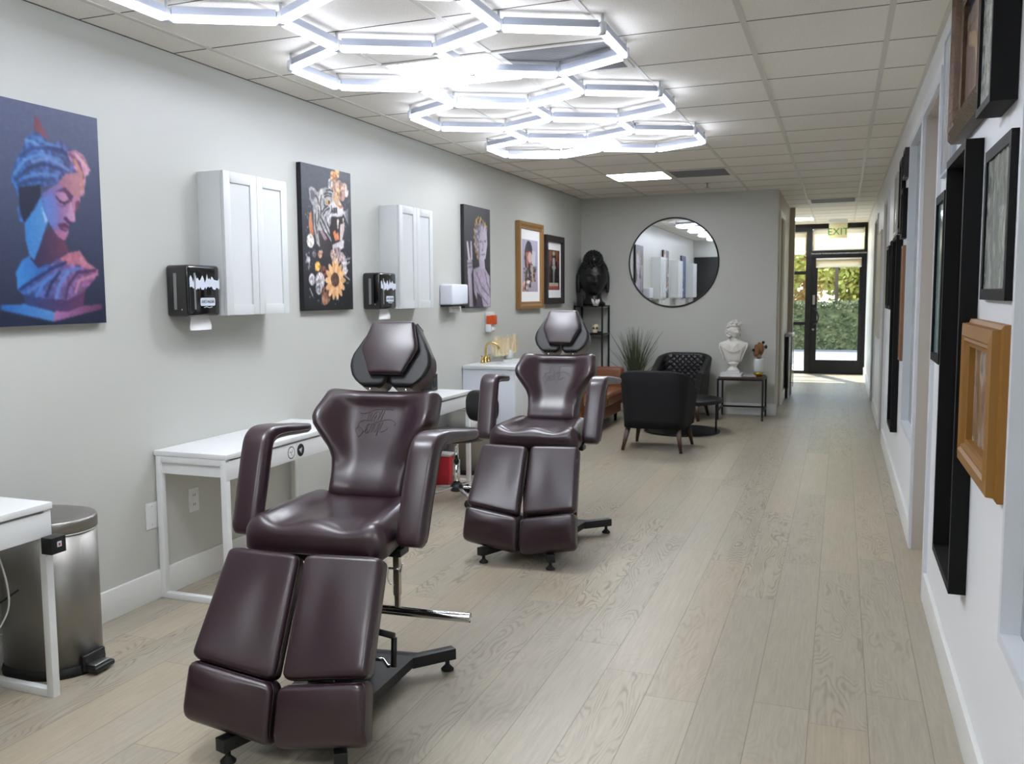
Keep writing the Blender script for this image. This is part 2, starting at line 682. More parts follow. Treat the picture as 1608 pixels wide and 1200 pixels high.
# right wall: doorways and windows are openings in it
WT = .13
near_win = (1.2, 2.64, 0.57, 2.36)
win2 = (5.86, 6.86, 0.57, 2.46)
doors = [(4.80, 5.72, 2.43), (9.75, 10.62, 2.38), (12.6, 13.5, 2.38)]
segs = []
openings = [(near_win[0], near_win[1], near_win[2], near_win[3]), (win2[0], win2[1], win2[2], win2[3])] + [(a, b, 0, h) for a, b, h in doors]
openings.sort()
mb = MB()
y = REAR
for a, b, z0, z1 in openings:
    mb.box(RW, RW + WT, y, a, 0, CZ)
    if z0 > 0:
        mb.box(RW, RW + WT, a, b, 0, z0)
    mb.box(RW, RW + WT, a, b, z1, CZ)
    y = b
mb.box(RW, RW + WT, y, DY, 0, CZ)
struct('wall_right', mb, M_wallw)

M_frame = mat('window_frame_white', (214, 218, 224), rough=0.4)
M_frost = mat('frosted_glass', (150, 158, 160), rough=0.25, spec=0.5)
M_mullgrey = mat('window_frame_grey', (150, 152, 152), rough=0.5)
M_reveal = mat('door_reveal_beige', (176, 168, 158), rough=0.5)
for i, (a, b, z0, z1) in enumerate((near_win, win2)):
    mb = MB()
    t = .03
    mb.box(RW - .012, RW + .06, a, a + t, z0, z1)
    mb.box(RW - .012, RW + .06, b - t, b, z0, z1)
    mb.box(RW - .012, RW + .06, a + t, b - t, z1 - t, z1)
    mb.box(RW - .012, RW + .06, a + t, b - t, z0, z0 + t)
    fr = struct('window_%d' % (i + 1), mb, M_frame)
    mb = MB(); mb.box(RW + .035, RW + .045, a + t, b - t, z0 + t, z1 - t)
    mb.build('pane', M_frost, fr)
for i, (a, b, h) in enumerate(doors):
    mb = MB()
    mb.box(RW - .016, RW + .0, a - .06, a, 0, h + .06)
    mb.box(RW - .016, RW + .0, b, b + .06, 0, h + .06)
    mb.box(RW - .016, RW + .0, a, b, h, h + .06)
    struct('trim_%d' % (4 + i), mb, M_frame)
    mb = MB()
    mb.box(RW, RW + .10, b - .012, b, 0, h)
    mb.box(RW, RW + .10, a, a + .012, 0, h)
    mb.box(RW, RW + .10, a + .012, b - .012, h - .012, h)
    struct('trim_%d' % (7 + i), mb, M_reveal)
    mb = MB(); mb.box(RW + .085, RW + .125, a + .014, b - .014, 0.006, h - .014, .003)
    d = struct('door_%d' % (i + 1), mb, M_wallw)
    mb = MB()
    hz = 1.03 if i == 0 else .95
    hy = a + .08
    mb.lathe([(.026, -.006), (.026, .0)], (RW + .085, hy, hz), 16, axis='x')
    mb.bar((RW + .08, hy, hz), (RW + .02, hy, hz), .016)
    mb.bar((RW + .03, hy - .008, hz), (RW + .03, hy + .12, hz), .014, .022, b=.003)
    mb.build('door_handle', M_steel, d)

# baseboards
mb = MB(); mb.box(LW, LW + .016, PART, BY, 0, .14, .002); struct('baseboard_left', mb, M_trim)
mb = MB()
mb.box(LW + .016, PX, BY - .016, BY, 0, .14, .002)
mb.box(PX, PX + .016, BY - .016, BY + .16, 0, .14, .002)
struct('baseboard_back', mb, M_trim)
mb = MB()
spans = [(REAR, 4.74), (5.78, 9.69), (10.68, 12.54), (13.56, DY)]
for a, b in spans:
    mb.box(RW - .016, RW, a, b, 0, .14, .002)
struct('baseboard_right', mb, M_trim)
mb = MB(); mb.box(PX, PX + .016, 12.67, 14.08, 0, .14, .002); struct('baseboard_hall', mb, M_trim)

# ---- glazed street front
M_alu = mat('dark_bronze_aluminium', (22, 22, 24), rough=0.4, metal=0.4)
def glass_mat():
    m = bpy.data.materials.new('clear_glass')
    m.use_nodes = True
    n, l = m.node_tree.nodes, m.node_tree.links
    n.remove(n['Principled BSDF'])
    out = n['Material Output']
    t = n.new('ShaderNodeBsdfTransparent'); t.inputs[0].default_value = (.9, .93, .92, 1)
    g = n.new('ShaderNodeBsdfGlossy'); g.inputs['Roughness'].default_value = .02
    fr = n.new('ShaderNodeLayerWeight'); fr.inputs[0].default_value = .5
    pw = n.new('ShaderNodeMath'); pw.operation = 'POWER'; pw.inputs[1].default_value = 4.0
    l.new(fr.outputs['Facing'], pw.inputs[0])
    ma = n.new('ShaderNodeMath'); ma.operation = 'MULTIPLY_ADD'; ma.inputs[1].default_value = .5; ma.inputs[2].default_value = .03
    l.new(pw.outputs[0], ma.inputs[0])
    mx = n.new('ShaderNodeMixShader')
    l.new(ma.outputs[0], mx.inputs[0]); l.new(t.outputs[0], mx.inputs[1]); l.new(g.outputs[0], mx.inputs[2])
    l.new(mx.outputs[0], out.inputs[0])
    return m
M_glass = glass_mat()
def blind_mat():
    m = bpy.data.materials.new('roller_blind_cream')
    m.use_nodes = True
    n, l = m.node_tree.nodes, m.node_tree.links
    n.remove(n['Principled BSDF'])
    out = n['Material Output']
    a = n.new('ShaderNodeBsdfDiffuse'); a.inputs[0].default_value = (*s2l((232, 222, 200)), 1)
    t = n.new('ShaderNodeBsdfTranslucent'); t.inputs[0].default_value = (*s2l((255, 244, 222)), 1)
    mx = n.new('ShaderNodeMixShader'); mx.inputs[0].default_value = .75
    l.new(a.outputs[0], mx.inputs[1]); l.new(t.outputs[0], mx.inputs[2]); l.new(mx.outputs[0], out.inputs[0])
    return m
M_blind = blind_mat()
mb = MB()
y0, y1 = DY, DY + .11
for x0, x1 in ((-.60, -.50), (.36, RW)):
    mb.box(x0, x1, y0, y1, 0, CZ)
mb.box(-.50, .36, y0, y1, 2.60, CZ)
mb.box(-.50, .36, y0, y1, 2.09, 2.21)
mb.box(-.50, .36, y0, y1, -.01, .012)
mb.box(-5.1, -.60, y0, y1, 2.55, CZ)
mb.box(-5.1, -.60, y0, y1, 0, .05)
mb.box(-5.1, -.60, y0 + .02, y1 - .02, .88, .94)
mb.box(-5.1, -.60, y0 + .02, y1 - .02, 1.79, 1.85)
for x in (-2.0, -3.4, -4.8):
    mb.box(x - .04, x + .04, y0, y1, .05, 2.55)
sf = struct('window_3', mb, M_alu)
mb = MB(); mb.box(-5.1, -.60, y0 + .05, y0 + .056, .05, 2.55); mb.build('pane', M_glass, sf)
mb = MB(); mb.box(-.50, .36, y0 + .05, y0 + .056, 2.21, 2.60); mb.build('pane', M_glass, sf)
text_obj('door_notice', 'THIS DOOR TO REMAIN UNLOCKED DURING BUSINESS HOURS', .032, mat('white_vinyl', (225, 225, 225), .5),
         (-.06, DY - .002, 2.155), (1, 0, 0), (0, 0, 1), sf)
# the door leaf: wide bottom rail, pull handle
mb = MB()
ly0, ly1 = DY + .03, DY + .075
mb.box(-.499, -.40, ly0, ly1, .013, 2.089)
mb.box(.29, .359, ly0, ly1, .013, 2.089)
mb.box(-.40, .29, ly0, ly1, .013, .25)
mb.box(-.40, .29, ly0, ly1, 2.0, 2.089)
dr = struct('door_4', mb, M_alu)
mb = MB(); mb.box(-.40, .29, ly0 + .02, ly0 + .026, .25, 2.0); mb.build('pane', M_glass, dr)
mb = MB()
mb.tube([(-.44, ly0, 1.18), (-.44, ly0 - .07, 1.17), (-.39, ly0 - .09, 1.12), (-.37, ly0 - .09, 1.02), (-.39, ly0 - .09, .92), (-.44, ly0 - .07, .9), (-.44, ly0, .89)], .014, 8)
mb.build('pull_handle', M_blackm, dr)
mb = MB(); mb.box(-.475, -.435, ly0 - .012, ly0, 1.25, 1.42, .004); mb.build('lock_plate', M_steel, dr)
mb = MB(); mb.lathe([(.02, -.02), (.02, 0)], (-.455, ly0, .8), 12, 'y'); mb.build('lock_cylinder', M_steel, dr)
# roller blinds
def blind(x0, x1, ztop, zbot, label, y=DY - .03):
    t = thing('roller_blind', label, 'blind', ((x0 + x1) / 2, y, ztop))
    m = MB(); h = (x1 - x0) / 2
    m.box(-h, h, .006, .008, zbot - ztop, -.01)
    m.build('blind_fabric', M_blind, t)
    m = MB(); m.box(-h, h, -.004, .016, zbot - ztop - .02, zbot - ztop, .002); m.build('bottom_rail', M_trim, t)
    m = MB(); m.lathe([(.016, -h), (.016, h)], (0, .005, 0), 12, 'x'); m.build('roller', M_trim, t)
blind(-.49, .35, 2.585, 2.23, 'cream roller blind covering the pane above the glass door', DY + .02)
blind(-.43, .32, 2.06, 1.93, 'short cream roller blind at the top of the glass door', DY + .005)
blind(-2.0, -.615, 2.54, 2.16, 'cream roller blind drawn partly down beside the glass door', DY + .02)

# ---- outside: pavement, road, hedge, trees, parked cars, lamp post
M_pave = mat('concrete_pavement', (222, 216, 206), .9, vary=(1.5, .08))
M_road = mat('asphalt', (150, 147, 144), .95, vary=(3, .1))
mb = MB(); mb.box(-16, 14, DY + .1, 20.4, -.12, -.012); o = mb.build('pavement', M_pave); o['kind'] = 'structure'
mb = MB(); mb.box(-24, 22, 20.4, 60, -.2, -.05); o = mb.build('road', M_road); o['kind'] = 'structure'
def leaf_mat(name, a, b_):
    m = mat(name, a, .6, spec=.3)
    n, l = m.node_tree.nodes, m.node_tree.links
    t = n.new('ShaderNodeTexNoise'); t.inputs['Scale'].default_value = 6.0; t.inputs['Detail'].default_value = 5
    g = n.new('ShaderNodeTexCoord'); l.new(g.outputs['Object'], t.inputs['Vector'])
    mx = n.new('ShaderNodeMix'); mx.data_type = 'RGBA'
    mx.inputs[6].default_value = (*s2l(a), 1); mx.inputs[7].default_value = (*s2l(b_), 1)
    r = n.new('ShaderNodeMapRange'); r.inputs[1].default_value = .35; r.inputs[2].default_value = .65
    l.new(t.outputs[0], r.inputs[0]); l.new(r.outputs[0], mx.inputs[0])
    l.new(mx.outputs[2], n['Principled BSDF'].inputs['Base Color'])
    return m
M_hedge = leaf_mat('hedge_leaves', (74, 84, 54), (118, 124, 82))
M_leafy = leaf_mat('yellow_green_leaves', (150, 160, 70), (214, 200, 110))
M_leafo = leaf_mat('autumn_leaves', (196, 160, 84), (224, 190, 120))
M_leafg = leaf_mat('green_leaves', (92, 122, 58), (150, 170, 84))
M_bark = mat('bark', (92, 78, 64), .9, bump=(20, .6))
def leaves(mb, c, rx, ry, rz, n, size, box=False, seed=1):
    rr = random.Random(seed)
    for i in range(n):
        if box:
            p = Vector((rr.uniform(-rx, rx), rr.uniform(-ry, ry), rr.uniform(-rz, rz)))
            if rr.random() < .75:
                p.y = -ry + rr.uniform(-.03, .04)
        else:
            d = Vector((rr.gauss(0, 1), rr.gauss(0, 1), rr.gauss(0, 1))).normalized()
            k = rr.uniform(.55, 1.0)
            p = Vector((d.x * rx * k, d.y * ry * k, d.z * rz * k))
        p += Vector(c)
        a = Vector((rr.gauss(0, 1), rr.gauss(0, 1), rr.gauss(0, 1))).normalized()
        b = a.orthogonal().normalized()
        s_ = size * rr.uniform(.6, 1.3)
        q = [mb.vert(p + a * s_), mb.vert(p + b * s_ * .6), mb.vert(p - a * s_), mb.vert(p - b * s_ * .6)]
        mb.face(q, False)
def hedge(cx_, w_, y, h, label, seed):
    t = thing('hedge', label, 'hedge', (cx_, y, -.05), group='hedges across the drive')
    m = MB(); m.box(-w_ / 2, w_ / 2, -.4, .4, 0, h - .05); m.build('inner_growth', M_hedge, t)
    m = MB(); leaves(m, (0, 0, h / 2), w_ / 2, .45, h / 2, 5200, .05, True, seed)
    leaves(m, (0, 0, h), w_ / 2, .45, .08, 1500, .05, True, seed + 9); m.build('foliage', M_hedge, t)
hedge(-2.2, 7.0, 26.4, 1.2, 'clipped green hedge beyond the drive, seen through the glass front', 3)
def tree(x, y, h, rx, M, label, seed, name='broadleaf_tree'):
    t = thing(name, label, 'tree', (x, y, -.05))
    m = MB(); m.tube([(0, 0, 0), (.05, 0, h * .35), (-.05, .05, h * .6)], .13, 8, taper=lambda q: 1 - .5 * q); m.build('trunk', M_bark, t)
    rr = random.Random(seed)
    m = MB()
    for k in range(7):
        leaves(m, (rr.uniform(-.6, .6) * rx, rr.uniform(-.4, .4) * rx, h * rr.uniform(.35, .85)), rx * .62, rx * .6, h * .2, 900, .11, False, seed + k)
    m.build('crown', M, t)
tree(-2.6, 31, 4.6, 1.7, M_leafy, 'yellow-green tree seen through the side pane left of the door', 11)
tree(-.9, 33.5, 5.0, 1.6, M_leafo, 'tree with pale orange autumn leaves seen in the middle of the door glass', 21)
tree(.75, 30.5, 4.4, 1.35, M_leafy, 'bright yellow-green tree at the right of the door glass', 31)
tree(-4.6, 35, 6.5, 2.4, M_leafg, 'dark green tree furthest left beyond the parked cars', 41)
tree(-1.6, 46, 8.0, 2.6, M_leafg, 'large green tree standing behind the autumn tree', 51)
tree(4.4, 43, 8.0, 2.4, M_leafg, 'large green tree standing behind the bright right-hand tree', 61)
tree(-8.2, 46, 8.0, 2.6, M_leafo, 'pale orange tree furthest back on the left', 71)
def car(x, y, rgb, label):
    t = thing('parked_car', label, 'car', (x, y, -.05), group=None)
    Mp = mat('car_paint_' + label.split()[0], rgb, .25, spec=.6, coat=.6)
    m = MB()
    prof = [(-2.1, .35), (-2.15, .75), (-1.9, .92), (-1.1, 1.0), (-.5, 1.4), (.9, 1.42), (1.5, 1.02), (2.05, .95), (2.15, .6), (2.1, .35)]
    a = [m.vert((px, -.85, pz)) for px, pz in prof]
    b = [m.vert((px, .85, pz)) for px, pz in prof]
    m.face(a, False); m.face(list(reversed(b)), False)
    for i in range(len(prof)):
        k = (i + 1) % len(prof)
        m.face((a[k], a[i], b[i], b[k]), False)
    m.build('body', Mp, t)
    wp = [(-.98, 1.02), (-.46, 1.36), (.2, 1.38), (.2, 1.02)]
    wq = [(.26, 1.02), (.26, 1.38), (.85, 1.38), (1.35, 1.03)]
    for W in (wp, wq):
        for yy in (-.858, .858):
            m = MB()
            f = [m.vert((px, yy, pz)) for px, pz in W]
            g = [m.vert((px, yy * .99, pz)) for px, pz in W]
            m.face(f if yy < 0 else list(reversed(f)), False)
            for i in range(4):
                k = (i + 1) % 4
                m.face((f[i], f[k], g[k], g[i]), False)
            m.build('side_window', M_black, t)
    for wx in (-1.35, 1.3):
        for wy in (-.8, .8):
            m = MB(); m.lathe([(.2, -.1), (.33, -.1), (.33, .1), (.2, .1)], (wx, wy, .33), 16, 'y'); m.build('wheel', M_rubber, t)
car(-3.0, 36.5, (92, 128, 158), 'blue car parked beyond the hedge left of the door')
car(1.6, 36.5, (228, 228, 228), 'white car parked beyond the hedge, seen through the door glass')
t = thing('lamp_post', 'thin dark post standing beyond the hedge in the middle of the door glass', 'post', (-.13, 29.0, -.05))
mb = MB(); mb.lathe([(.05, 0), (.045, 6)], (0, 0, 0), 12); mb.build('pole', mat('post_brown', (86, 70, 58), .7), t)
mb = MB(); mb.lathe([(.13, 0), (.13, .03), (.07, .06), (.06, .2)], (0, 0, 0), 12); mb.build('base', M_blackm, t)

# ------------------------------------------------------------------ ceiling fittings
def emit_mat(name, rgb, strength):
    m = bpy.data.materials.new(name)
    m.use_nodes = True
    n, l = m.node_tree.nodes, m.node_tree.links
    p = n['Principled BSDF']
    p.inputs['Base Color'].default_value = (.9, .9, .9, 1)
    p.inputs['Emission Color'].default_value = (*s2l(rgb), 1)
    p.inputs['Emission Strength'].default_value = strength
    return m
M_tube = emit_mat('led_tube_glow', (232, 238, 255), HEX_W)
M_panel = emit_mat('led_panel_glow', (244, 248, 255), PANEL_W)
M_house = mat('tube_housing_grey', (176, 182, 196), .4)
M_conn = mat('clear_connector', (222, 226, 232), .3)

hexf = thing('hexagon_light', 'white glowing honeycomb of hexagonal light tubes mounted under the ceiling', 'ceiling light', (-1.78, 4.9, CZ))
s_h = 0.456
hw = s_h * math.sqrt(3) / 2
cols = {-1: -2.175, 1: -1.385}
centres = [(-2.175, 4.245 + 1.368 * k) for k in (-2, -1, 0, 1, 2)] + [(-1.385, 4.245 + 1.368 * k) for k in (-2, -1, 0, 1, 2)] + [(-1.78, 4.929 + 1.368 * k) for k in (-2, -1, 0, 1)]
edges, nodes = {}, {}
for cx_, cy_ in centres:
    vs = [(cx_ + dx, cy_ + dy) for dx, dy in ((0, -s_h), (hw, -s_h / 2), (hw, s_h / 2), (0, s_h), (-hw, s_h / 2), (-hw, -s_h / 2))]
    for i in range(6):
        a, b = vs[i], vs[(i + 1) % 6]
        ka, kb = (round(a[0], 1), round(a[1], 1)), (round(b[0], 1), round(b[1], 1))
        nodes.setdefault(ka, a); nodes.setdefault(kb, b)
        edges.setdefault(tuple(sorted((ka, kb))), (nodes[ka], nodes[kb]))
ZT = -0.078
for (ka, kb), _ in edges.items():
    a, b = Vector((*nodes[ka], 0)) - Vector((-1.78, 4.9, 0)), Vector((*nodes[kb], 0)) - Vector((-1.78, 4.9, 0))
    d = (b - a).normalized()
    a2, b2 = a + d * .02, b - d * .02
    mb = MB()
    mb.bar(a2 + Vector((0, 0, ZT + .032)), b2 + Vector((0, 0, ZT + .032)), .022, .034, b=.004)
    h = mb.build('housing', M_house, hexf)
    mb = MB(); mb.bar(a2 + Vector((0, 0, ZT)), b2 + Vector((0, 0, ZT)), .026, .024, b=.006)
    mb.build('tube', M_tube, h)
for k, p in nodes.items():
    mb = MB()
    mb.lathe([(.016, ZT - .01), (.019, ZT), (.019, ZT + .04), (.006, ZT + .045), (.006, -.001)], (p[0] + 1.78, p[1] - 4.9, 0), 10)
    mb.build('connector', M_conn, hexf)

def troffer(x0, y0, label):
    t = thing('ceiling_light', label, 'ceiling light', (x0 + .305, y0 + .305, CZ), group=None)
    mb = MB()
    for a, b, c, d in ((-.3, .3, -.3, -.28), (-.3, .3, .28, .3), (-.3, -.28, -.28, .28), (.28, .3, -.28, .28)):
        mb.box(a, b, c, d, -.008, -.001)
    mb.build('frame', M_grid, t)
    mb = MB(); mb.box(-.28, .28, -.28, .28, -.006, -.001); mb.build('diffuser', M_panel, t)
gx = 0.172
for y0, lb in ((1.95, 'square ceiling panel light nearest the camera, above the hexagon tubes'),
               (4.39, 'square ceiling panel light behind the nearer hexagon tubes'),
               (6.83, 'square ceiling panel light behind the farthest hexagon tubes'),
               (9.267, 'square ceiling panel light on its own in front of the back wall')):
    troffer(gx - .61 * 4, y0, lb)
troffer(gx - .61 * 4, -.49, 'unseen fill panel light added behind the camera, over the rear of the room')  # added fill panel, out of view, raises the ambient light in the room
troffer(gx - .61 * 1, -.49, 'unseen fill panel light added behind the camera, near the right wall')  # second unseen panel, added to brighten the right wall, floor and ceiling
troffer(gx - .61 * 2, 15.97, 'square ceiling panel light near the glass front door')
troffer(gx - .61 * 6, 14.4, 'square ceiling panel light over the lobby behind the hallway wall')

M_vent = mat('vent_grey', (128, 128, 128), .6)
def vent(x0, y0, label):
    t = thing('ceiling_vent', label, 'vent', (x0 + .305, y0 + .305, CZ), group=None)
    mb = MB()
    for a, b, c, d in ((-.3, .3, -.3, -.27), (-.3, .3, .27, .3), (-.3, -.27, -.27, .27), (.27, .3, -.27, .27)):
        mb.box(a, b, c, d, -.008, -.001)
    mb.build('frame', M_grid, t)
    mb = MB()
    mb.box(-.27, .27, -.27, .27, -.002, -.001)
    for k in range(30):
        y = -.262 + .018 * k
        mb.box(-.27, .27, y, y + .009, -.007, -.002)
    mb.build('grille', M_vent, t)
vent(gx - .61 * 3, 4.39, 'grey air return grille beside the nearer panel light')
vent(gx - .61 * 3, 9.267, 'grey air return grille beside the lone panel light near the back wall')
vent(gx - .61 * 1, 12.9, 'grey air grille in the hallway ceiling')
def sprinkler(x, y, label):
    t = thing('sprinkler_head', label, 'sprinkler', (x, y, CZ), group=None)
    mb = MB(); mb.lathe([(.035, -.004), (.03, 0)], (0, 0, 0), 16); mb.build('escutcheon', M_steel, t)
    mb = MB()
    mb.lathe([(.01, -.05), (.01, -.004)], (0, 0, 0), 8)
    mb.lathe([(.028, -.053), (.028, -.05)], (0, 0, 0), 12)
    mb.build('nozzle', M_steel, t)
sprinkler(-1.395, 6.62, 'small sprinkler head among the farther hexagon tubes')
sprinkler(-1.40, 10.5, 'small sprinkler head in front of the back wall')

# exit sign
t = thing('exit_sign', 'green EXIT sign on a clear pale panel hanging before the glass front', 'exit sign', (-.075, 16.8, CZ))
mb = MB(); mb.box(-.15, .15, -.04, .04, -.06, 0, .004); mb.build('housing', M_trim, t)
M_exitp = mat('exit_panel_pale', (206, 196, 150), .3, emit=.04, emit_rgb=(226, 220, 170))
mb = MB(); mb.box(-.145, .145, -.004, .004, -.31, -.06, .002); mb.build('panel', M_exitp, t)
text_obj('lettering', 'EXIT', .165, mat('exit_green', (58, 132, 30), .5), (0, -.006, -.205), (1, 0, 0), (0, 0, 1), t, .001)

# ------------------------------------------------------------------ painted canvases and prints (colour per grid point)
class Paint:
    def __init__(s, W, H, top, bottom):
        s.W, s.H = W, H
        yy, xx = np.mgrid[0:H, 0:W]
        s.u = (xx + .5) / W
        s.v = (yy + .5) / H
        t = s.v[..., None]
        s.a = (np.array(top, float) * (1 - t) + np.array(bottom, float) * t)
    def mask(s, poly):
        u, v = s.u, s.v
        m = np.zeros(u.shape, bool)
        n = len(poly)
        for i in range(n):
            x1, y1 = poly[i]
            x2, y2 = poly[(i + 1) % n]
            if y1 == y2:
                continue
            c = ((v >= min(y1, y2)) & (v < max(y1, y2)))
            xi = x1 + (v - y1) * (x2 - x1) / (y2 - y1)
            m ^= c & (u < xi)
        return m
    def put(s, m, c1, c2=None, axis='u', alpha=1.0, noise=0.0, seed=0):
        if not m.any():
            return
        c1 = np.array(c1, float)
        if c2 is not None:
            q = s.u if axis == 'u' else s.v
            lo, hi = q[m].min(), q[m].max() + 1e-6
            t = ((q - lo) / (hi - lo)).clip(0, 1)[..., None]
            col = c1 * (1 - t) + np.array(c2, float) * t
        else:
            col = np.ones(s.a.shape) * c1
        if noise:
            r = np.random.RandomState(seed).rand(max(2, s.H // 4), max(2, s.W // 4))
            r = np.kron(r, np.ones((4, 4)))
            r = np.pad(r, ((0, max(0, s.H - r.shape[0])), (0, max(0, s.W - r.shape[1]))), mode='edge')[:s.H, :s.W]
            for _ in range(2):
                r = (r + np.roll(r, 1, 0) + np.roll(r, -1, 0) + np.roll(r, 1, 1) + np.roll(r, -1, 1)) / 5
            col = col * (1 + noise * (r - .5) * 2)[..., None]
        k = (m.astype(float) * alpha)[..., None]
        s.a = s.a * (1 - k) + col * k
    def poly(s, pts, c1, c2=None, axis='u', alpha=1.0, noise=0.0, seed=0):
        s.put(s.mask(pts), c1, c2, axis, alpha, noise, seed)
    def disc(s, c, rx, ry, col, c2=None, alpha=1.0, noise=0.0, seed=0, ang=0.0):
        dx, dy = (s.u - c[0]), (s.v - c[1])
        asp = s.H / s.W
        dy2 = dy * asp
        ca, sa = math.cos(ang), math.sin(ang)
        X, Y = dx * ca + dy2 * sa, -dx * sa + dy2 * ca
        m = (X / rx) ** 2 + (Y / (ry)) ** 2 < 1
        s.put(m, col, c2, 'u', alpha, noise, seed)
    def line(s, pts, wd, col, alpha=1.0):
        asp = s.H / s.W
        for i in range(len(pts) - 1):
            (x1, y1), (x2, y2) = pts[i], pts[i + 1]
            px, py = s.u - x1, (s.v - y1) * asp
            dx, dy = x2 - x1, (y2 - y1) * asp
            L = dx * dx + dy * dy + 1e-9
            t = ((px * dx + py * dy) / L).clip(0, 1)
            d = np.hypot(px - t * dx, py - t * dy)
            s.put(d < wd, col, alpha=alpha)
    def blur(s, n=1):
        for _ in range(n):
            p = np.pad(s.a, ((1, 1), (1, 1), (0, 0)), mode='edge')
            s.a = (p[1:-1, 1:-1] * 4 + p[:-2, 1:-1] + p[2:, 1:-1] + p[1:-1, :-2] + p[1:-1, 2:]) / 8

def print_mat(name, rough=.45):
    m = bpy.data.materials.new(name)
    m.use_nodes = True
    n, l = m.node_tree.nodes, m.node_tree.links
    a = n.new('ShaderNodeVertexColor'); a.layer_name = 'Col'
    l.new(a.outputs[0], n['Principled BSDF'].inputs['Base Color'])
    n['Principled BSDF'].inputs['Roughness'].default_value = rough
    n['Principled BSDF'].inputs['Specular IOR Level'].default_value = .35
    return m
M_print = print_mat('printed_picture')
M_printg = print_mat('printed_picture_behind_glass', .12)

def picture(name, pa, origin, xdir, width, height, parent, material, gain=1.0):
    """grid sheet; origin = top-left seen from the front, xdir to the viewer's right, -Z down"""
    H, W = pa.a.shape[:2]
    O, X = Vector(origin), Vector(xdir)
    ys, xs = np.mgrid[0:H, 0:W]
    P = np.zeros((H * W, 3))
    uu = (xs / (W - 1) * width).ravel()
    vv = (ys / (H - 1) * height).ravel()
    P[:, 0] = O.x + X.x * uu
    P[:, 1] = O.y + X.y * uu
    P[:, 2] = O.z - vv
    idx = np.arange(H * W).reshape(H, W)
    f = np.stack([idx[:-1, :-1].ravel(), idx[1:, :-1].ravel(), idx[1:, 1:].ravel(), idx[:-1, 1:].ravel()], 1)
    me = bpy.data.meshes.new(name)
    me.from_pydata(P.tolist(), [], f.tolist())
    c = (pa.a.reshape(-1, 3) * gain / 255).clip(0, 1)
    c = np.where(c <= .04045, c / 12.92, ((c + .055) / 1.055) ** 2.4)
    col = np.ones((H * W, 4), np.float32)
    col[:, :3] = c
    at = me.color_attributes.new('Col', 'FLOAT_COLOR', 'POINT')
    at.data.foreach_set('color', col.ravel())
    me.materials.append(material)
    o = bpy.data.objects.new(name, me)
    COL.objects.link(o)
    o.parent = parent
    return o

def canvas(pa, y0, y1, z0, z1, d, name, label, cat, edge, gain=1.0):
    """wrapped canvas hung on the left wall"""
    t = thing(name, label, cat, (LW, (y0 + y1) / 2, z0))
    w_, h_ = y1 - y0, z1 - z0
    mb = MB(); mb.box(0.002, d - .001, -w_ / 2, w_ / 2, 0, h_, .002); mb.build('canvas_edge', edge, t)
    picture('canvas_print', pa, (d, -w_ / 2, h_), (0, 1, 0), w_, h_, t, M_print, gain)
    return t
pa1 = Paint(150, 224, (92, 100, 134), (34, 42, 68))
pa1.poly([(0.079, 0.932), (0.474, 0.982), (0.971, 0.934), (0.964, 1.002), (0.47, 1.023), (0.072, 1.0)], (28, 38, 66))
pa1.poly([(0.089, 0.902), (0.284, 0.899), (0.513, 0.937), (0.508, 0.983), (0.08, 0.923)], (40, 105, 185), (90, 150, 215))
pa1.poly([(0.513, 0.937), (0.636, 0.92), (0.964, 0.904), (0.961, 0.929), (0.508, 0.983)], (175, 120, 175), (110, 60, 100))
pa1.poly([(0.259, 0.833), (0.284, 0.903), (0.479, 0.932), (0.635, 0.939), (0.782, 0.912), (0.811, 0.808), (0.761, 0.752), (0.414, 0.739)], (40, 64, 120), (104, 54, 96))
pa1.poly([(0.355, 0.678), (0.272, 0.702), (0.216, 0.759), (0.219, 0.837), (0.41, 0.783), (0.551, 0.718), (0.4, 0.721)], (62, 142, 218), (40, 80, 150))
pa1.poly([(0.219, 0.837), (0.464, 0.738), (0.571, 0.69), (0.84, 0.703), (0.945, 0.74), (0.908, 0.779), (0.789, 0.846), (0.64, 0.883), (0.417, 0.873), (0.257, 0.855)], (44, 92, 165), (176, 104, 150), 'u', 1, .25, 3)
pa1.poly([(0.671, 0.66), (0.771, 0.648), (0.84, 0.703), (0.945, 0.74), (0.892, 0.75), (0.765, 0.714), (0.639, 0.717), (0.589, 0.69)], (190, 108, 130), (206, 140, 160), 'u', 1, .15, 4)
pa1.line([(0.243, 0.833), (0.377, 0.784), (0.515, 0.737), (0.64, 0.707)], .012, (24, 44, 96), .8)
pa1.line([(0.306, 0.846), (0.425, 0.801), (0.547, 0.764), (0.763, 0.733)], .012, (90, 130, 200), .8)
pa1.line([(0.452, 0.864), (0.509, 0.801), (0.582, 0.754)], .012, (22, 40, 90), .8)
pa1.line([(0.536, 0.874), (0.577, 0.809), (0.653, 0.753)], .012, (100, 150, 220), .8)
pa1.line([(0.623, 0.874), (0.656, 0.809), (0.743, 0.752), (0.912, 0.74)], .012, (70, 40, 84), .8)
pa1.line([(0.716, 0.846), (0.758, 0.79), (0.929, 0.759)], .012, (210, 140, 170), .8)
pa1.line([(0.369, 0.864), (0.432, 0.81), (0.494, 0.778)], .012, (80, 140, 215), .8)
pa1.poly([(0.43, 0.578), (0.533, 0.556), (0.641, 0.606), (0.672, 0.651), (0.571, 0.69), (0.398, 0.739), (0.337, 0.696)], (44, 42, 84), (112, 62, 88))
pa1.poly([(0.305, 0.539), (0.455, 0.412), (0.468, 0.451), (0.503, 0.521), (0.425, 0.631), (0.368, 0.704), (0.331, 0.678), (0.305, 0.609)], (56, 128, 200), (84, 150, 212))
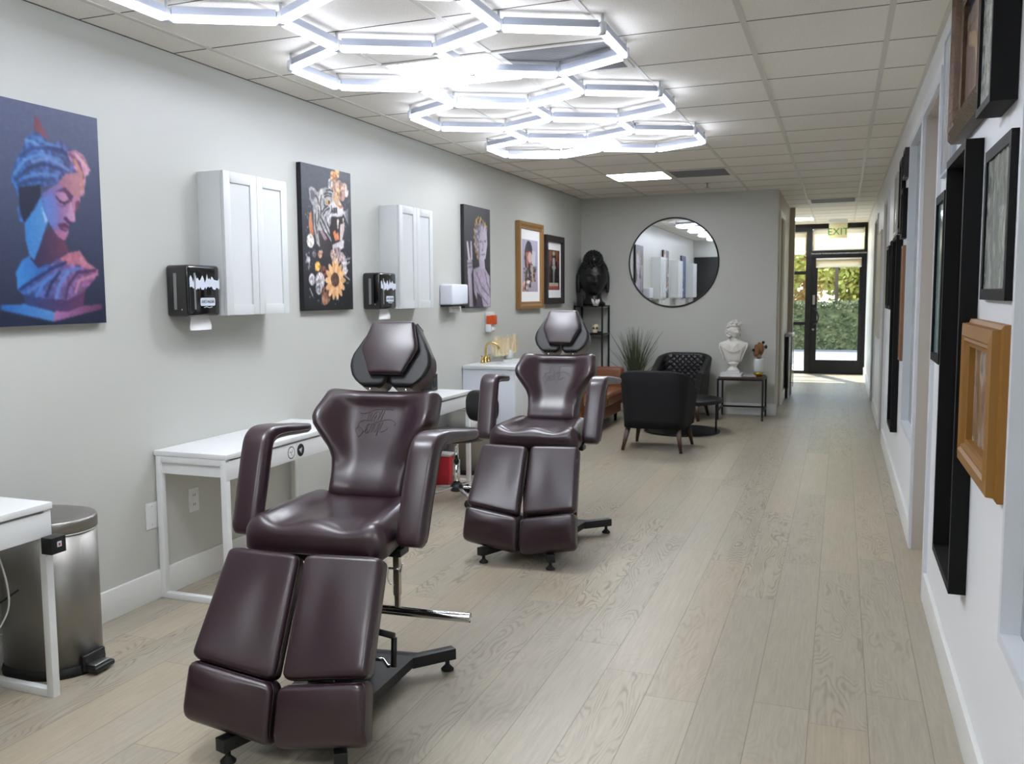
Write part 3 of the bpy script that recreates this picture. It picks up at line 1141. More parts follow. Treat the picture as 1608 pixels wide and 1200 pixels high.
pa1.poly([(0.456, 0.403), (0.624, 0.334), (0.801, 0.348), (0.803, 0.413), (0.744, 0.463), (0.745, 0.51), (0.685, 0.522), (0.68, 0.568), (0.641, 0.606), (0.55, 0.564), (0.503, 0.521), (0.468, 0.451)], (96, 104, 178), (206, 132, 160))
pa1.poly([(0.606, 0.339), (0.68, 0.293), (0.845, 0.271), (0.85, 0.373), (0.796, 0.395), (0.724, 0.391), (0.623, 0.343)], (166, 108, 134), (206, 146, 150))
pa1.poly([(0.471, 0.416), (0.549, 0.393), (0.596, 0.444), (0.606, 0.516), (0.55, 0.555), (0.503, 0.521)], (84, 130, 205), (130, 120, 190))
pa1.poly([(0.571, 0.384), (0.665, 0.356), (0.738, 0.394), (0.712, 0.424), (0.671, 0.385), (0.62, 0.379)], (96, 62, 104), (84, 50, 88))
pa1.poly([(0.584, 0.391), (0.658, 0.377), (0.687, 0.409), (0.646, 0.427), (0.602, 0.416)], (170, 124, 172), (206, 146, 176))
pa1.line([(0.589, 0.408), (0.615, 0.425), (0.653, 0.432), (0.695, 0.42)], .009, (58, 38, 70), .85)
pa1.line([(0.596, 0.44), (0.634, 0.447), (0.666, 0.442)], .007, (120, 80, 130), .6)
pa1.poly([(0.758, 0.416), (0.795, 0.409), (0.781, 0.452), (0.749, 0.463)], (120, 70, 100))
pa1.poly([(0.713, 0.414), (0.738, 0.473), (0.745, 0.51), (0.667, 0.524), (0.639, 0.501), (0.68, 0.476)], (176, 140, 196), (216, 160, 190))
pa1.poly([(0.639, 0.504), (0.675, 0.527), (0.733, 0.519), (0.694, 0.512), (0.661, 0.491)], (80, 44, 84))
pa1.poly([(0.584, 0.531), (0.649, 0.521), (0.688, 0.538), (0.657, 0.564), (0.602, 0.553)], (86, 44, 86))
pa1.poly([(0.603, 0.542), (0.673, 0.545), (0.654, 0.558)], (150, 90, 130))
pa1.poly([(0.55, 0.564), (0.601, 0.562), (0.68, 0.568), (0.641, 0.606), (0.581, 0.59)], (170, 106, 150), (200, 130, 160))
pa1.poly([(0.451, 0.452), (0.503, 0.521), (0.477, 0.531)], (170, 200, 240))
pa1.poly([(0.224, 0.329), (0.252, 0.284), (0.304, 0.236), (0.339, 0.194), (0.359, 0.158), (0.444, 0.119), (0.483, 0.136), (0.539, 0.162), (0.589, 0.161), (0.643, 0.141), (0.745, 0.178), (0.816, 0.19), (0.869, 0.213), (0.883, 0.258), (0.808, 0.274), (0.68, 0.293), (0.606, 0.344), (0.451, 0.373), (0.426, 0.454), (0.305, 0.539), (0.266, 0.532), (0.255, 0.481), (0.275, 0.445), (0.249, 0.387), (0.221, 0.363)], (44, 98, 168), (96, 88, 140), 'u', 1, .35, 7)
pa1.poly([(0.273, 0.385), (0.452, 0.359), (0.455, 0.412), (0.374, 0.483), (0.305, 0.539), (0.277, 0.497)], (22, 30, 58))
pa1.line([(0.248, 0.327), (0.333, 0.26), (0.466, 0.222), (0.634, 0.233)], .012, (96, 150, 215), .75)
pa1.line([(0.261, 0.352), (0.361, 0.292), (0.495, 0.263), (0.647, 0.277)], .012, (26, 50, 100), .75)
pa1.line([(0.358, 0.171), (0.422, 0.173), (0.484, 0.202)], .012, (110, 165, 225), .75)
pa1.line([(0.303, 0.245), (0.403, 0.201), (0.536, 0.189), (0.689, 0.201)], .012, (26, 54, 110), .75)
pa1.line([(0.325, 0.338), (0.457, 0.31), (0.609, 0.308)], .012, (90, 140, 205), .75)
pa1.line([(0.397, 0.263), (0.515, 0.235), (0.632, 0.252), (0.7, 0.273)], .012, (120, 150, 210), .75)
pa1.line([(0.537, 0.18), (0.656, 0.186), (0.759, 0.222)], .012, (30, 44, 96), .75)
pa1.line([(0.274, 0.376), (0.372, 0.343), (0.522, 0.332)], .012, (30, 56, 110), .75)
pa1.line([(0.472, 0.159), (0.538, 0.171), (0.64, 0.171)], .012, (88, 140, 205), .75)
pa1.poly([(0.699, 0.191), (0.781, 0.174), (0.853, 0.191), (0.911, 0.261), (0.861, 0.29), (0.859, 0.316), (0.833, 0.388), (0.801, 0.376), (0.805, 0.302), (0.722, 0.226)], (176, 120, 160), (226, 160, 180), 'u', 1, .2, 8)
pa1.line([(0.725, 0.198), (0.811, 0.236), (0.842, 0.299)], .012, (120, 70, 120), .8)
pa1.line([(0.779, 0.193), (0.866, 0.241), (0.881, 0.277)], .012, (240, 190, 206), .8)
pa1.line([(0.768, 0.222), (0.825, 0.282), (0.822, 0.356)], .012, (214, 150, 110), .8)
pa1.poly([(0.437, 0.054), (0.473, 0.067), (0.548, 0.156), (0.483, 0.132), (0.424, 0.121)], (120, 58, 76), (150, 80, 96))
rs = np.random.RandomState(3); tx = rs.rand(224, 150); tx = (tx + np.roll(tx, 1, 0) + np.roll(tx, 1, 1) + np.roll(tx, 2, 1)) / 4; pa1.a *= (1 + .22 * (tx - .5))[..., None]
pa1.blur(3)
canvas(pa1, 2.61, 3.215, 1.37, 2.27, .035, 'canvas_print', 'dark blue canvas of a classical bust lit blue and pink at the left edge', 'picture', mat('canvas_edge_blue', (40, 46, 72), .7), .84)
pa2 = Paint(150, 222, (74, 78, 88), (24, 25, 28))
pa2.disc((0.623, 0.046), 0.05, 0.05, (214, 160, 112), alpha=1, noise=.4, seed=300)
pa2.disc((0.633, 0.051), 0.020000000000000004, 0.0125, (169, 115, 67), alpha=.8, ang=2.5)
pa2.disc((0.647, 0.037), 0.020000000000000004, 0.0125, (169, 115, 67), alpha=.8, ang=2.7)
pa2.disc((0.589, 0.047), 0.020000000000000004, 0.0125, (169, 115, 67), alpha=.8, ang=1.1)
pa2.disc((0.707, 0.02), 0.055, 0.055, (226, 176, 124), alpha=1, noise=.4, seed=330)
pa2.disc((0.672, 0.017), 0.022000000000000002, 0.01375, (181, 131, 79), alpha=.8, ang=1.2)
pa2.disc((0.678, 0.032), 0.022000000000000002, 0.01375, (248, 198, 146), alpha=.8, ang=0.5)
pa2.disc((0.735, 0.009), 0.022000000000000002, 0.01375, (248, 198, 146), alpha=.8, ang=0.4)
pa2.disc((0.663, 0.057), 0.04, 0.04, (190, 130, 90), alpha=1, noise=.4, seed=315)
pa2.disc((0.618, 0.07), 0.016, 0.01, (145, 85, 45), alpha=.8, ang=2.3)
pa2.disc((0.705, 0.045), 0.016, 0.01, (145, 85, 45), alpha=.8, ang=0.9)
pa2.disc((0.704, 0.054), 0.016, 0.01, (145, 85, 45), alpha=.8, ang=0.5)
pa2.disc((0.577, 0.11), 0.06, 0.06, (196, 184, 182), alpha=1, noise=.4, seed=285)
pa2.disc((0.619, 0.099), 0.024, 0.015, (218, 206, 204), alpha=.8, ang=0.9)
pa2.disc((0.566, 0.102), 0.024, 0.015, (151, 139, 137), alpha=.8, ang=0.8)
pa2.disc((0.562, 0.119), 0.024, 0.015, (151, 139, 137), alpha=.8, ang=1.8)
pa2.disc((0.672, 0.126), 0.075, 0.075, (206, 168, 146), alpha=1, noise=.4, seed=320)
pa2.disc((0.691, 0.113), 0.03, 0.01875, (228, 190, 168), alpha=.8, ang=2.5)
pa2.disc((0.671, 0.121), 0.03, 0.01875, (228, 190, 168), alpha=.8, ang=1.4)
pa2.disc((0.644, 0.122), 0.03, 0.01875, (161, 123, 101), alpha=.8, ang=2.8)
pa2.disc((0.757, 0.106), 0.06, 0.06, (190, 150, 130), alpha=1, noise=.4, seed=350)
pa2.disc((0.745, 0.104), 0.024, 0.015, (212, 172, 152), alpha=.8, ang=1.1)
pa2.disc((0.765, 0.092), 0.024, 0.015, (145, 105, 85), alpha=.8, ang=2.1)
pa2.disc((0.768, 0.117), 0.024, 0.015, (145, 105, 85), alpha=.8, ang=2.3)
pa2.disc((0.841, 0.124), 0.065, 0.065, (200, 160, 144), alpha=1, noise=.4, seed=380)
pa2.disc((0.88, 0.133), 0.026000000000000002, 0.01625, (222, 182, 166), alpha=.8, ang=1.5)
pa2.disc((0.878, 0.115), 0.026000000000000002, 0.01625, (222, 182, 166), alpha=.8, ang=0.3)
pa2.disc((0.864, 0.13), 0.026000000000000002, 0.01625, (222, 182, 166), alpha=.8, ang=0.1)
pa2.disc((0.897, 0.149), 0.045, 0.045, (214, 206, 206), alpha=1, noise=.4, seed=400)
pa2.disc((0.939, 0.135), 0.018, 0.01125, (236, 228, 228), alpha=.8, ang=1.5)
pa2.disc((0.885, 0.14), 0.018, 0.01125, (236, 228, 228), alpha=.8, ang=2.8)
pa2.disc((0.902, 0.144), 0.018, 0.01125, (236, 228, 228), alpha=.8, ang=0.9)
pa2.disc((0.614, 0.163), 0.05, 0.05, (180, 140, 120), alpha=1, noise=.4, seed=300)
pa2.disc((0.641, 0.164), 0.020000000000000004, 0.0125, (202, 162, 142), alpha=.8, ang=3.0)
pa2.disc((0.585, 0.153), 0.020000000000000004, 0.0125, (202, 162, 142), alpha=.8, ang=0.1)
pa2.disc((0.636, 0.157), 0.020000000000000004, 0.0125, (202, 162, 142), alpha=.8, ang=1.4)
pa2.disc((0.724, 0.179), 0.07, 0.07, (208, 160, 120), alpha=1, noise=.4, seed=340)
pa2.disc((0.718, 0.168), 0.028000000000000004, 0.0175, (163, 115, 75), alpha=.8, ang=2.4)
pa2.disc((0.71, 0.172), 0.028000000000000004, 0.0175, (163, 115, 75), alpha=.8, ang=1.9)
pa2.disc((0.751, 0.167), 0.028000000000000004, 0.0175, (230, 182, 142), alpha=.8, ang=1.1)
pa2.disc((0.809, 0.174), 0.06, 0.06, (170, 130, 116), alpha=1, noise=.4, seed=370)
pa2.disc((0.769, 0.174), 0.024, 0.015, (125, 85, 71), alpha=.8, ang=1.4)
pa2.disc((0.854, 0.18), 0.024, 0.015, (192, 152, 138), alpha=.8, ang=2.9)
pa2.disc((0.827, 0.168), 0.024, 0.015, (192, 152, 138), alpha=.8, ang=0.9)
pa2.disc((0.639, 0.203), 0.05, 0.05, (196, 146, 104), alpha=1, noise=.4, seed=310)
pa2.disc((0.631, 0.195), 0.020000000000000004, 0.0125, (218, 168, 126), alpha=.8, ang=2.5)
pa2.disc((0.642, 0.195), 0.020000000000000004, 0.0125, (218, 168, 126), alpha=.8, ang=2.6)
pa2.disc((0.611, 0.205), 0.020000000000000004, 0.0125, (218, 168, 126), alpha=.8, ang=0.2)
pa2.disc((0.885, 0.107), 0.04, 0.04, (206, 180, 170), alpha=1, noise=.4, seed=395)
pa2.disc((0.913, 0.101), 0.016, 0.01, (161, 135, 125), alpha=.8, ang=2.3)
pa2.disc((0.872, 0.113), 0.016, 0.01, (228, 202, 192), alpha=.8, ang=2.5)
pa2.disc((0.863, 0.121), 0.016, 0.01, (228, 202, 192), alpha=.8, ang=2.9)
pa2.poly([(0.142, 0.172), (0.173, 0.154), (0.244, 0.156), (0.307, 0.183), (0.454, 0.141), (0.589, 0.141), (0.682, 0.182), (0.735, 0.226), (0.809, 0.255), (0.844, 0.286), (0.805, 0.322), (0.685, 0.342), (0.637, 0.429), (0.563, 0.507), (0.506, 0.547), (0.357, 0.57), (0.268, 0.536), (0.223, 0.446), (0.218, 0.338), (0.215, 0.284), (0.157, 0.242)], (150, 148, 150), (196, 194, 196), 'u', 1, .2, 3)
pa2.poly([(0.166, 0.181), (0.218, 0.174), (0.271, 0.208), (0.212, 0.248), (0.183, 0.232)], (96, 90, 98))
pa2.poly([(0.36, 0.157), (0.427, 0.148), (0.352, 0.276), (0.309, 0.324), (0.291, 0.298)], (206, 200, 190))
pa2.poly([(0.61, 0.224), (0.736, 0.207), (0.826, 0.258), (0.806, 0.307), (0.686, 0.332), (0.604, 0.318), (0.546, 0.284)], (206, 202, 202), (230, 226, 226))
pa2.poly([(0.533, 0.349), (0.603, 0.332), (0.728, 0.332), (0.842, 0.315), (0.847, 0.382), (0.761, 0.462), (0.735, 0.511), (0.589, 0.525), (0.533, 0.471)], (36, 30, 34), (54, 46, 50))
pa2.poly([(0.595, 0.445), (0.645, 0.429), (0.677, 0.456), (0.706, 0.436), (0.725, 0.492), (0.64, 0.505)], (206, 110, 70), (222, 160, 110))
pa2.poly([(0.684, 0.35), (0.729, 0.347), (0.707, 0.426), (0.692, 0.408)], (236, 226, 206))
pa2.poly([(0.804, 0.336), (0.833, 0.335), (0.824, 0.383)], (226, 214, 200))
pa2.poly([(0.752, 0.386), (0.848, 0.363), (0.838, 0.421), (0.787, 0.5), (0.736, 0.501)], (214, 196, 190))
pa2.poly([(0.577, 0.535), (0.701, 0.512), (0.828, 0.489), (0.818, 0.547), (0.725, 0.573), (0.586, 0.568)], (176, 170, 174), (222, 218, 222))
pa2.poly([(0.301, 0.443), (0.458, 0.455), (0.562, 0.517), (0.584, 0.591), (0.446, 0.632), (0.331, 0.57)], (66, 58, 62), (48, 44, 48))
pa2.poly([(0.339, 0.451), (0.419, 0.438), (0.488, 0.491), (0.427, 0.512)], (150, 130, 134))
pa2.poly([(0.705, 0.251), (0.819, 0.242), (0.809, 0.261), (0.76, 0.27)], (190, 120, 90))
pa2.poly([(0.613, 0.177), (0.724, 0.179), (0.748, 0.244), (0.691, 0.257), (0.611, 0.214)], (206, 170, 130))
pa2.poly([(0.475, 0.223), (0.569, 0.224), (0.565, 0.245), (0.504, 0.26), (0.473, 0.241)], (196, 150, 84))
pa2.disc((0.533, 0.238), 0.016, 0.02, (24, 22, 24))
pa2.line([(0.383, 0.201), (0.353, 0.258), (0.373, 0.312), (0.346, 0.359)], .0085, (34, 31, 35), .9)
pa2.line([(0.437, 0.188), (0.51, 0.176), (0.591, 0.178)], .0085, (34, 31, 35), .9)
pa2.line([(0.449, 0.206), (0.509, 0.193), (0.585, 0.194)], .0085, (34, 31, 35), .9)
pa2.line([(0.394, 0.31), (0.444, 0.28), (0.504, 0.266)], .0085, (34, 31, 35), .9)
pa2.line([(0.414, 0.328), (0.469, 0.297), (0.538, 0.279)], .0085, (34, 31, 35), .9)
pa2.line([(0.312, 0.287), (0.324, 0.342), (0.294, 0.398)], .0085, (34, 31, 35), .9)
pa2.line([(0.372, 0.357), (0.435, 0.4), (0.524, 0.471)], .0085, (34, 31, 35), .9)
pa2.line([(0.344, 0.386), (0.406, 0.439), (0.488, 0.491)], .0085, (34, 31, 35), .9)
pa2.line([(0.271, 0.208), (0.316, 0.233), (0.329, 0.268)], .0085, (34, 31, 35), .9)
pa2.line([(0.479, 0.16), (0.547, 0.15), (0.615, 0.156)], .0085, (34, 31, 35), .9)
pa2.line([(0.434, 0.239), (0.435, 0.262), (0.477, 0.273)], .0085, (34, 31, 35), .9)
pa2.line([(0.606, 0.28), (0.69, 0.272)], .0085, (34, 31, 35), .9)
pa2.line([(0.6, 0.295), (0.689, 0.285)], .0085, (34, 31, 35), .9)
pa2.line([(0.604, 0.308), (0.694, 0.298)], .0085, (34, 31, 35), .9)
pa2.line([(0.453, 0.344), (0.495, 0.398), (0.546, 0.433)], .0085, (34, 31, 35), .9)
pa2.line([(0.257, 0.336), (0.257, 0.408), (0.279, 0.462)], .0085, (34, 31, 35), .9)
pa2.line([(0.58, 0.263), (0.583, 0.3), (0.548, 0.33)], .0085, (34, 31, 35), .9)
pa2.line([(0.573, 0.315), (0.465, 0.363)], .004, (226, 226, 226), .6)
pa2.line([(0.824, 0.297), (0.933, 0.262)], .004, (226, 226, 226), .6)
pa2.line([(0.584, 0.314), (0.474, 0.379)], .004, (226, 226, 226), .6)
pa2.line([(0.824, 0.297), (0.932, 0.276)], .004, (226, 226, 226), .6)
pa2.line([(0.582, 0.314), (0.486, 0.37)], .004, (226, 226, 226), .6)
pa2.line([(0.824, 0.297), (0.931, 0.289)], .004, (226, 226, 226), .6)
pa2.line([(0.571, 0.315), (0.497, 0.367)], .004, (226, 226, 226), .6)
pa2.line([(0.824, 0.297), (0.93, 0.303)], .004, (226, 226, 226), .6)
pa2.line([(0.576, 0.315), (0.506, 0.388)], .004, (226, 226, 226), .6)
pa2.line([(0.824, 0.297), (0.929, 0.316)], .004, (226, 226, 226), .6)
pa2.line([(0.573, 0.315), (0.518, 0.365)], .004, (226, 226, 226), .6)
pa2.line([(0.824, 0.297), (0.928, 0.33)], .004, (226, 226, 226), .6)
pa2.line([(0.573, 0.315), (0.527, 0.402)], .004, (226, 226, 226), .6)
pa2.line([(0.824, 0.297), (0.927, 0.344)], .004, (226, 226, 226), .6)
pa2.line([(0.574, 0.315), (0.538, 0.401)], .004, (226, 226, 226), .6)
pa2.line([(0.824, 0.297), (0.927, 0.357)], .004, (226, 226, 226), .6)
pa2.line([(0.569, 0.315), (0.549, 0.397)], .004, (226, 226, 226), .6)
pa2.line([(0.824, 0.297), (0.926, 0.371)], .004, (226, 226, 226), .6)
pa2.poly([(0.143, 0.333), (0.181, 0.322), (0.2, 0.411), (0.221, 0.483), (0.145, 0.476), (0.124, 0.414)], (196, 130, 90), (170, 110, 80))
pa2.disc((0.149, 0.521), 0.07, 0.07, (206, 198, 192), noise=.3, seed=4)
pa2.disc((0.68, 0.608), 0.09, 0.09, (150, 130, 130), noise=.35, seed=750)
pa2.disc((0.675, 0.602), 0.036, 0.019799999999999998, (176, 156, 156), alpha=.8, ang=1.6)
pa2.disc((0.685, 0.594), 0.036, 0.019799999999999998, (176, 156, 156), alpha=.8, ang=2.8)
pa2.disc((0.677, 0.616), 0.036, 0.019799999999999998, (176, 156, 156), alpha=.8, ang=0.5)
pa2.disc((0.712, 0.61), 0.036, 0.019799999999999998, (176, 156, 156), alpha=.8, ang=0.9)
pa2.disc((0.623, 0.638), 0.06, 0.06, (206, 180, 160), noise=.35, seed=780)
pa2.disc((0.627, 0.653), 0.024, 0.0132, (232, 206, 186), alpha=.8, ang=2.2)
pa2.disc((0.571, 0.625), 0.024, 0.0132, (232, 206, 186), alpha=.8, ang=1.9)
pa2.disc((0.586, 0.649), 0.024, 0.0132, (151, 125, 105), alpha=.8, ang=1.9)
pa2.disc((0.572, 0.637), 0.024, 0.0132, (151, 125, 105), alpha=.8, ang=0.5)
pa2.disc((0.584, 0.601), 0.05, 0.05, (186, 160, 150), noise=.35, seed=740)
pa2.disc((0.628, 0.583), 0.020000000000000004, 0.011000000000000001, (131, 105, 95), alpha=.8, ang=1.4)
pa2.disc((0.589, 0.597), 0.020000000000000004, 0.011000000000000001, (212, 186, 176), alpha=.8, ang=1.1)
pa2.disc((0.596, 0.604), 0.020000000000000004, 0.011000000000000001, (131, 105, 95), alpha=.8, ang=2.2)
pa2.disc((0.57, 0.595), 0.020000000000000004, 0.011000000000000001, (212, 186, 176), alpha=.8, ang=2.6)
pa2.disc((0.819, 0.653), 0.06, 0.06, (200, 190, 190), noise=.35, seed=800)
pa2.disc((0.861, 0.66), 0.024, 0.0132, (226, 216, 216), alpha=.8, ang=2.9)
pa2.disc((0.826, 0.644), 0.024, 0.0132, (226, 216, 216), alpha=.8, ang=1.6)
pa2.disc((0.801, 0.656), 0.024, 0.0132, (226, 216, 216), alpha=.8, ang=2.5)
pa2.disc((0.809, 0.666), 0.024, 0.0132, (226, 216, 216), alpha=.8, ang=1.4)
pa2.disc((0.83, 0.71), 0.055, 0.055, (190, 184, 184), noise=.35, seed=860)
pa2.disc((0.791, 0.706), 0.022000000000000002, 0.0121, (216, 210, 210), alpha=.8, ang=2.9)
pa2.disc((0.884, 0.714), 0.022000000000000002, 0.0121, (216, 210, 210), alpha=.8, ang=2.5)
pa2.disc((0.849, 0.705), 0.022000000000000002, 0.0121, (216, 210, 210), alpha=.8, ang=1.7)
pa2.disc((0.844, 0.695), 0.022000000000000002, 0.0121, (216, 210, 210), alpha=.8, ang=1.3)
pa2.disc((0.779, 0.615), 0.05, 0.05, (180, 160, 160), noise=.35, seed=760)
pa2.disc((0.834, 0.613), 0.020000000000000004, 0.011000000000000001, (206, 186, 186), alpha=.8, ang=2.9)
pa2.disc((0.764, 0.635), 0.020000000000000004, 0.011000000000000001, (125, 105, 105), alpha=.8, ang=1.8)
pa2.disc((0.75, 0.636), 0.020000000000000004, 0.011000000000000001, (206, 186, 186), alpha=.8, ang=0.8)
pa2.disc((0.723, 0.635), 0.020000000000000004, 0.011000000000000001, (206, 186, 186), alpha=.8, ang=1.5)
pa2.disc((0.328, 0.607), 0.04, 0.04, (214, 170, 140), noise=.35, seed=740)
pa2.disc((0.306, 0.607), 0.016, 0.0088, (159, 115, 85), alpha=.8, ang=2.0)
pa2.disc((0.377, 0.596), 0.016, 0.0088, (159, 115, 85), alpha=.8, ang=2.3)
pa2.disc((0.364, 0.586), 0.016, 0.0088, (240, 196, 166), alpha=.8, ang=0.7)
pa2.disc((0.327, 0.588), 0.016, 0.0088, (240, 196, 166), alpha=.8, ang=0.8)
pa2.disc((0.278, 0.691), 0.05, 0.05, (230, 170, 90), noise=.35, seed=830)
pa2.disc((0.24, 0.711), 0.020000000000000004, 0.011000000000000001, (255, 196, 116), alpha=.8, ang=1.5)
pa2.disc((0.329, 0.691), 0.020000000000000004, 0.011000000000000001, (175, 115, 35), alpha=.8, ang=0.0)
pa2.disc((0.239, 0.683), 0.020000000000000004, 0.011000000000000001, (255, 196, 116), alpha=.8, ang=1.8)
pa2.disc((0.303, 0.671), 0.020000000000000004, 0.011000000000000001, (255, 196, 116), alpha=.8, ang=1.1)
pa2.disc((0.391, 0.726), 0.06, 0.06, (110, 66, 56), noise=.35, seed=870)
pa2.disc((0.417, 0.73), 0.024, 0.0132, (55, 11, 1), alpha=.8, ang=0.0)
pa2.disc((0.396, 0.734), 0.024, 0.0132, (55, 11, 1), alpha=.8, ang=2.7)
pa2.disc((0.397, 0.706), 0.024, 0.0132, (136, 92, 82), alpha=.8, ang=1.8)
pa2.disc((0.41, 0.744), 0.024, 0.0132, (136, 92, 82), alpha=.8, ang=2.6)
pa2.disc((0.16, 0.784), 0.06, 0.06, (176, 172, 176), noise=.35, seed=930)
pa2.disc((0.195, 0.783), 0.024, 0.0132, (121, 117, 121), alpha=.8, ang=2.7)
pa2.disc((0.156, 0.794), 0.024, 0.0132, (202, 198, 202), alpha=.8, ang=2.5)
pa2.disc((0.18, 0.781), 0.024, 0.0132, (202, 198, 202), alpha=.8, ang=1.9)
pa2.disc((0.158, 0.776), 0.024, 0.0132, (121, 117, 121), alpha=.8, ang=1.4)
pa2.disc((0.315, 0.792), 0.09, 0.09, (190, 184, 188), noise=.35, seed=940)
pa2.disc((0.32, 0.792), 0.036, 0.019799999999999998, (216, 210, 214), alpha=.8, ang=1.6)
pa2.disc((0.307, 0.794), 0.036, 0.019799999999999998, (135, 129, 133), alpha=.8, ang=0.2)
pa2.disc((0.286, 0.805), 0.036, 0.019799999999999998, (135, 129, 133), alpha=.8, ang=2.0)
pa2.disc((0.264, 0.801), 0.036, 0.019799999999999998, (135, 129, 133), alpha=.8, ang=3.0)
pa2.disc((0.285, 0.847), 0.06, 0.06, (160, 156, 160), noise=.35, seed=1000)
pa2.disc((0.307, 0.829), 0.024, 0.0132, (105, 101, 105), alpha=.8, ang=0.7)
pa2.disc((0.298, 0.866), 0.024, 0.0132, (105, 101, 105), alpha=.8, ang=3.0)
pa2.disc((0.306, 0.845), 0.024, 0.0132, (105, 101, 105), alpha=.8, ang=1.8)
pa2.disc((0.277, 0.834), 0.024, 0.0132, (105, 101, 105), alpha=.8, ang=0.1)
pa2.disc((0.427, 0.894), 0.09, 0.09, (120, 84, 66), noise=.35, seed=1050)
pa2.disc((0.385, 0.889), 0.036, 0.019799999999999998, (65, 29, 11), alpha=.8, ang=0.8)
pa2.disc((0.436, 0.878), 0.036, 0.019799999999999998, (146, 110, 92), alpha=.8, ang=2.6)
pa2.disc((0.388, 0.891), 0.036, 0.019799999999999998, (146, 110, 92), alpha=.8, ang=2.1)
pa2.disc((0.426, 0.888), 0.036, 0.019799999999999998, (146, 110, 92), alpha=.8, ang=2.7)
pa2.disc((0.398, 0.922), 0.06, 0.06, (150, 104, 80), noise=.35, seed=1080)
pa2.disc((0.36, 0.913), 0.024, 0.0132, (176, 130, 106), alpha=.8, ang=2.7)
pa2.disc((0.404, 0.927), 0.024, 0.0132, (176, 130, 106), alpha=.8, ang=0.2)
pa2.disc((0.369, 0.935), 0.024, 0.0132, (176, 130, 106), alpha=.8, ang=1.6)
pa2.disc((0.36, 0.911), 0.024, 0.0132, (176, 130, 106), alpha=.8, ang=1.4)
pa2.disc((0.462, 0.856), 0.05, 0.05, (90, 66, 60), noise=.35, seed=1010)
pa2.disc((0.451, 0.841), 0.020000000000000004, 0.011000000000000001, (35, 11, 5), alpha=.8, ang=2.0)
pa2.disc((0.417, 0.863), 0.020000000000000004, 0.011000000000000001, (35, 11, 5), alpha=.8, ang=2.6)
pa2.disc((0.463, 0.854), 0.020000000000000004, 0.011000000000000001, (116, 92, 86), alpha=.8, ang=2.6)
pa2.disc((0.46, 0.849), 0.020000000000000004, 0.011000000000000001, (35, 11, 5), alpha=.8, ang=1.6)
pa2.disc((0.107, 0.649), 0.03, 0.03, (170, 170, 174), noise=.35, seed=780)
pa2.disc((0.094, 0.663), 0.012, 0.0066, (196, 196, 200), alpha=.8, ang=2.0)
pa2.disc((0.08, 0.634), 0.012, 0.0066, (196, 196, 200), alpha=.8, ang=2.5)
pa2.disc((0.07, 0.655), 0.012, 0.0066, (196, 196, 200), alpha=.8, ang=2.5)
pa2.disc((0.085, 0.666), 0.012, 0.0066, (196, 196, 200), alpha=.8, ang=2.4)
pa2.disc((0.211, 0.61), 0.035, 0.035, (110, 100, 104), noise=.35, seed=740)
pa2.disc((0.198, 0.619), 0.014000000000000002, 0.007700000000000001, (136, 126, 130), alpha=.8, ang=1.9)
pa2.disc((0.243, 0.607), 0.014000000000000002, 0.007700000000000001, (136, 126, 130), alpha=.8, ang=1.6)
pa2.disc((0.221, 0.613), 0.014000000000000002, 0.007700000000000001, (55, 45, 49), alpha=.8, ang=1.2)
pa2.disc((0.171, 0.593), 0.014000000000000002, 0.007700000000000001, (55, 45, 49), alpha=.8, ang=0.6)
pa2.disc((0.739, 0.784), 0.105, 0.038, (210, 160, 112), ang=0.00)
pa2.disc((0.725, 0.816), 0.105, 0.038, (226, 182, 134), ang=0.45)
pa2.disc((0.692, 0.843), 0.105, 0.038, (210, 160, 112), ang=0.90)
pa2.disc((0.646, 0.857), 0.105, 0.038, (226, 182, 134), ang=1.35)
pa2.disc((0.596, 0.857), 0.105, 0.038, (210, 160, 112), ang=1.79)
pa2.disc((0.553, 0.843), 0.105, 0.038, (226, 182, 134), ang=2.24)
pa2.disc((0.524, 0.817), 0.105, 0.038, (210, 160, 112), ang=2.69)
pa2.disc((0.516, 0.786), 0.105, 0.038, (226, 182, 134), ang=3.14)
pa2.disc((0.529, 0.754), 0.105, 0.038, (210, 160, 112), ang=-2.69)
pa2.disc((0.561, 0.728), 0.105, 0.038, (226, 182, 134), ang=-2.24)
pa2.disc((0.607, 0.713), 0.105, 0.038, (210, 160, 112), ang=-1.79)
pa2.disc((0.656, 0.712), 0.105, 0.038, (226, 182, 134), ang=-1.35)
pa2.disc((0.7, 0.726), 0.105, 0.038, (210, 160, 112), ang=-0.90)
pa2.disc((0.73, 0.751), 0.105, 0.038, (226, 182, 134), ang=-0.45)
pa2.disc((0.621, 0.782), 0.085, 0.075, (86, 60, 50), noise=.5, seed=2)
pa2.disc((0.374, 0.92), 0.015217137949812772, 0.005939550867627866, (150, 150, 154), alpha=.7, ang=1.4)
pa2.disc((0.689, 0.931), 0.008540671014058353, 0.0056645899482857835, (150, 150, 154), alpha=.7, ang=0.5)
pa2.disc((0.121, 0.335), 0.012877142490576393, 0.00804288244798742, (150, 150, 154), alpha=.7, ang=1.4)
pa2.disc((0.251, 0.269), 0.006335321292357328, 0.00828884180001603, (150, 150, 154), alpha=.7, ang=1.7)
pa2.disc((0.926, 0.651), 0.008831432079291244, 0.00839408622653574, (150, 150, 154), alpha=.7, ang=2.2)
pa2.disc((0.887, 0.807), 0.006062726844989829, 0.00436520115076157, (150, 150, 154), alpha=.7, ang=2.3)
pa2.disc((0.152, 0.238), 0.013165360232533393, 0.005421970824843286, (150, 150, 154), alpha=.7, ang=2.4)
pa2.disc((0.076, 0.456), 0.008554300489532022, 0.006444831748867494, (150, 150, 154), alpha=.7, ang=0.9)
pa2.disc((0.431, 0.926), 0.008337232312884907, 0.009561605512226578, (150, 150, 154), alpha=.7, ang=2.4)
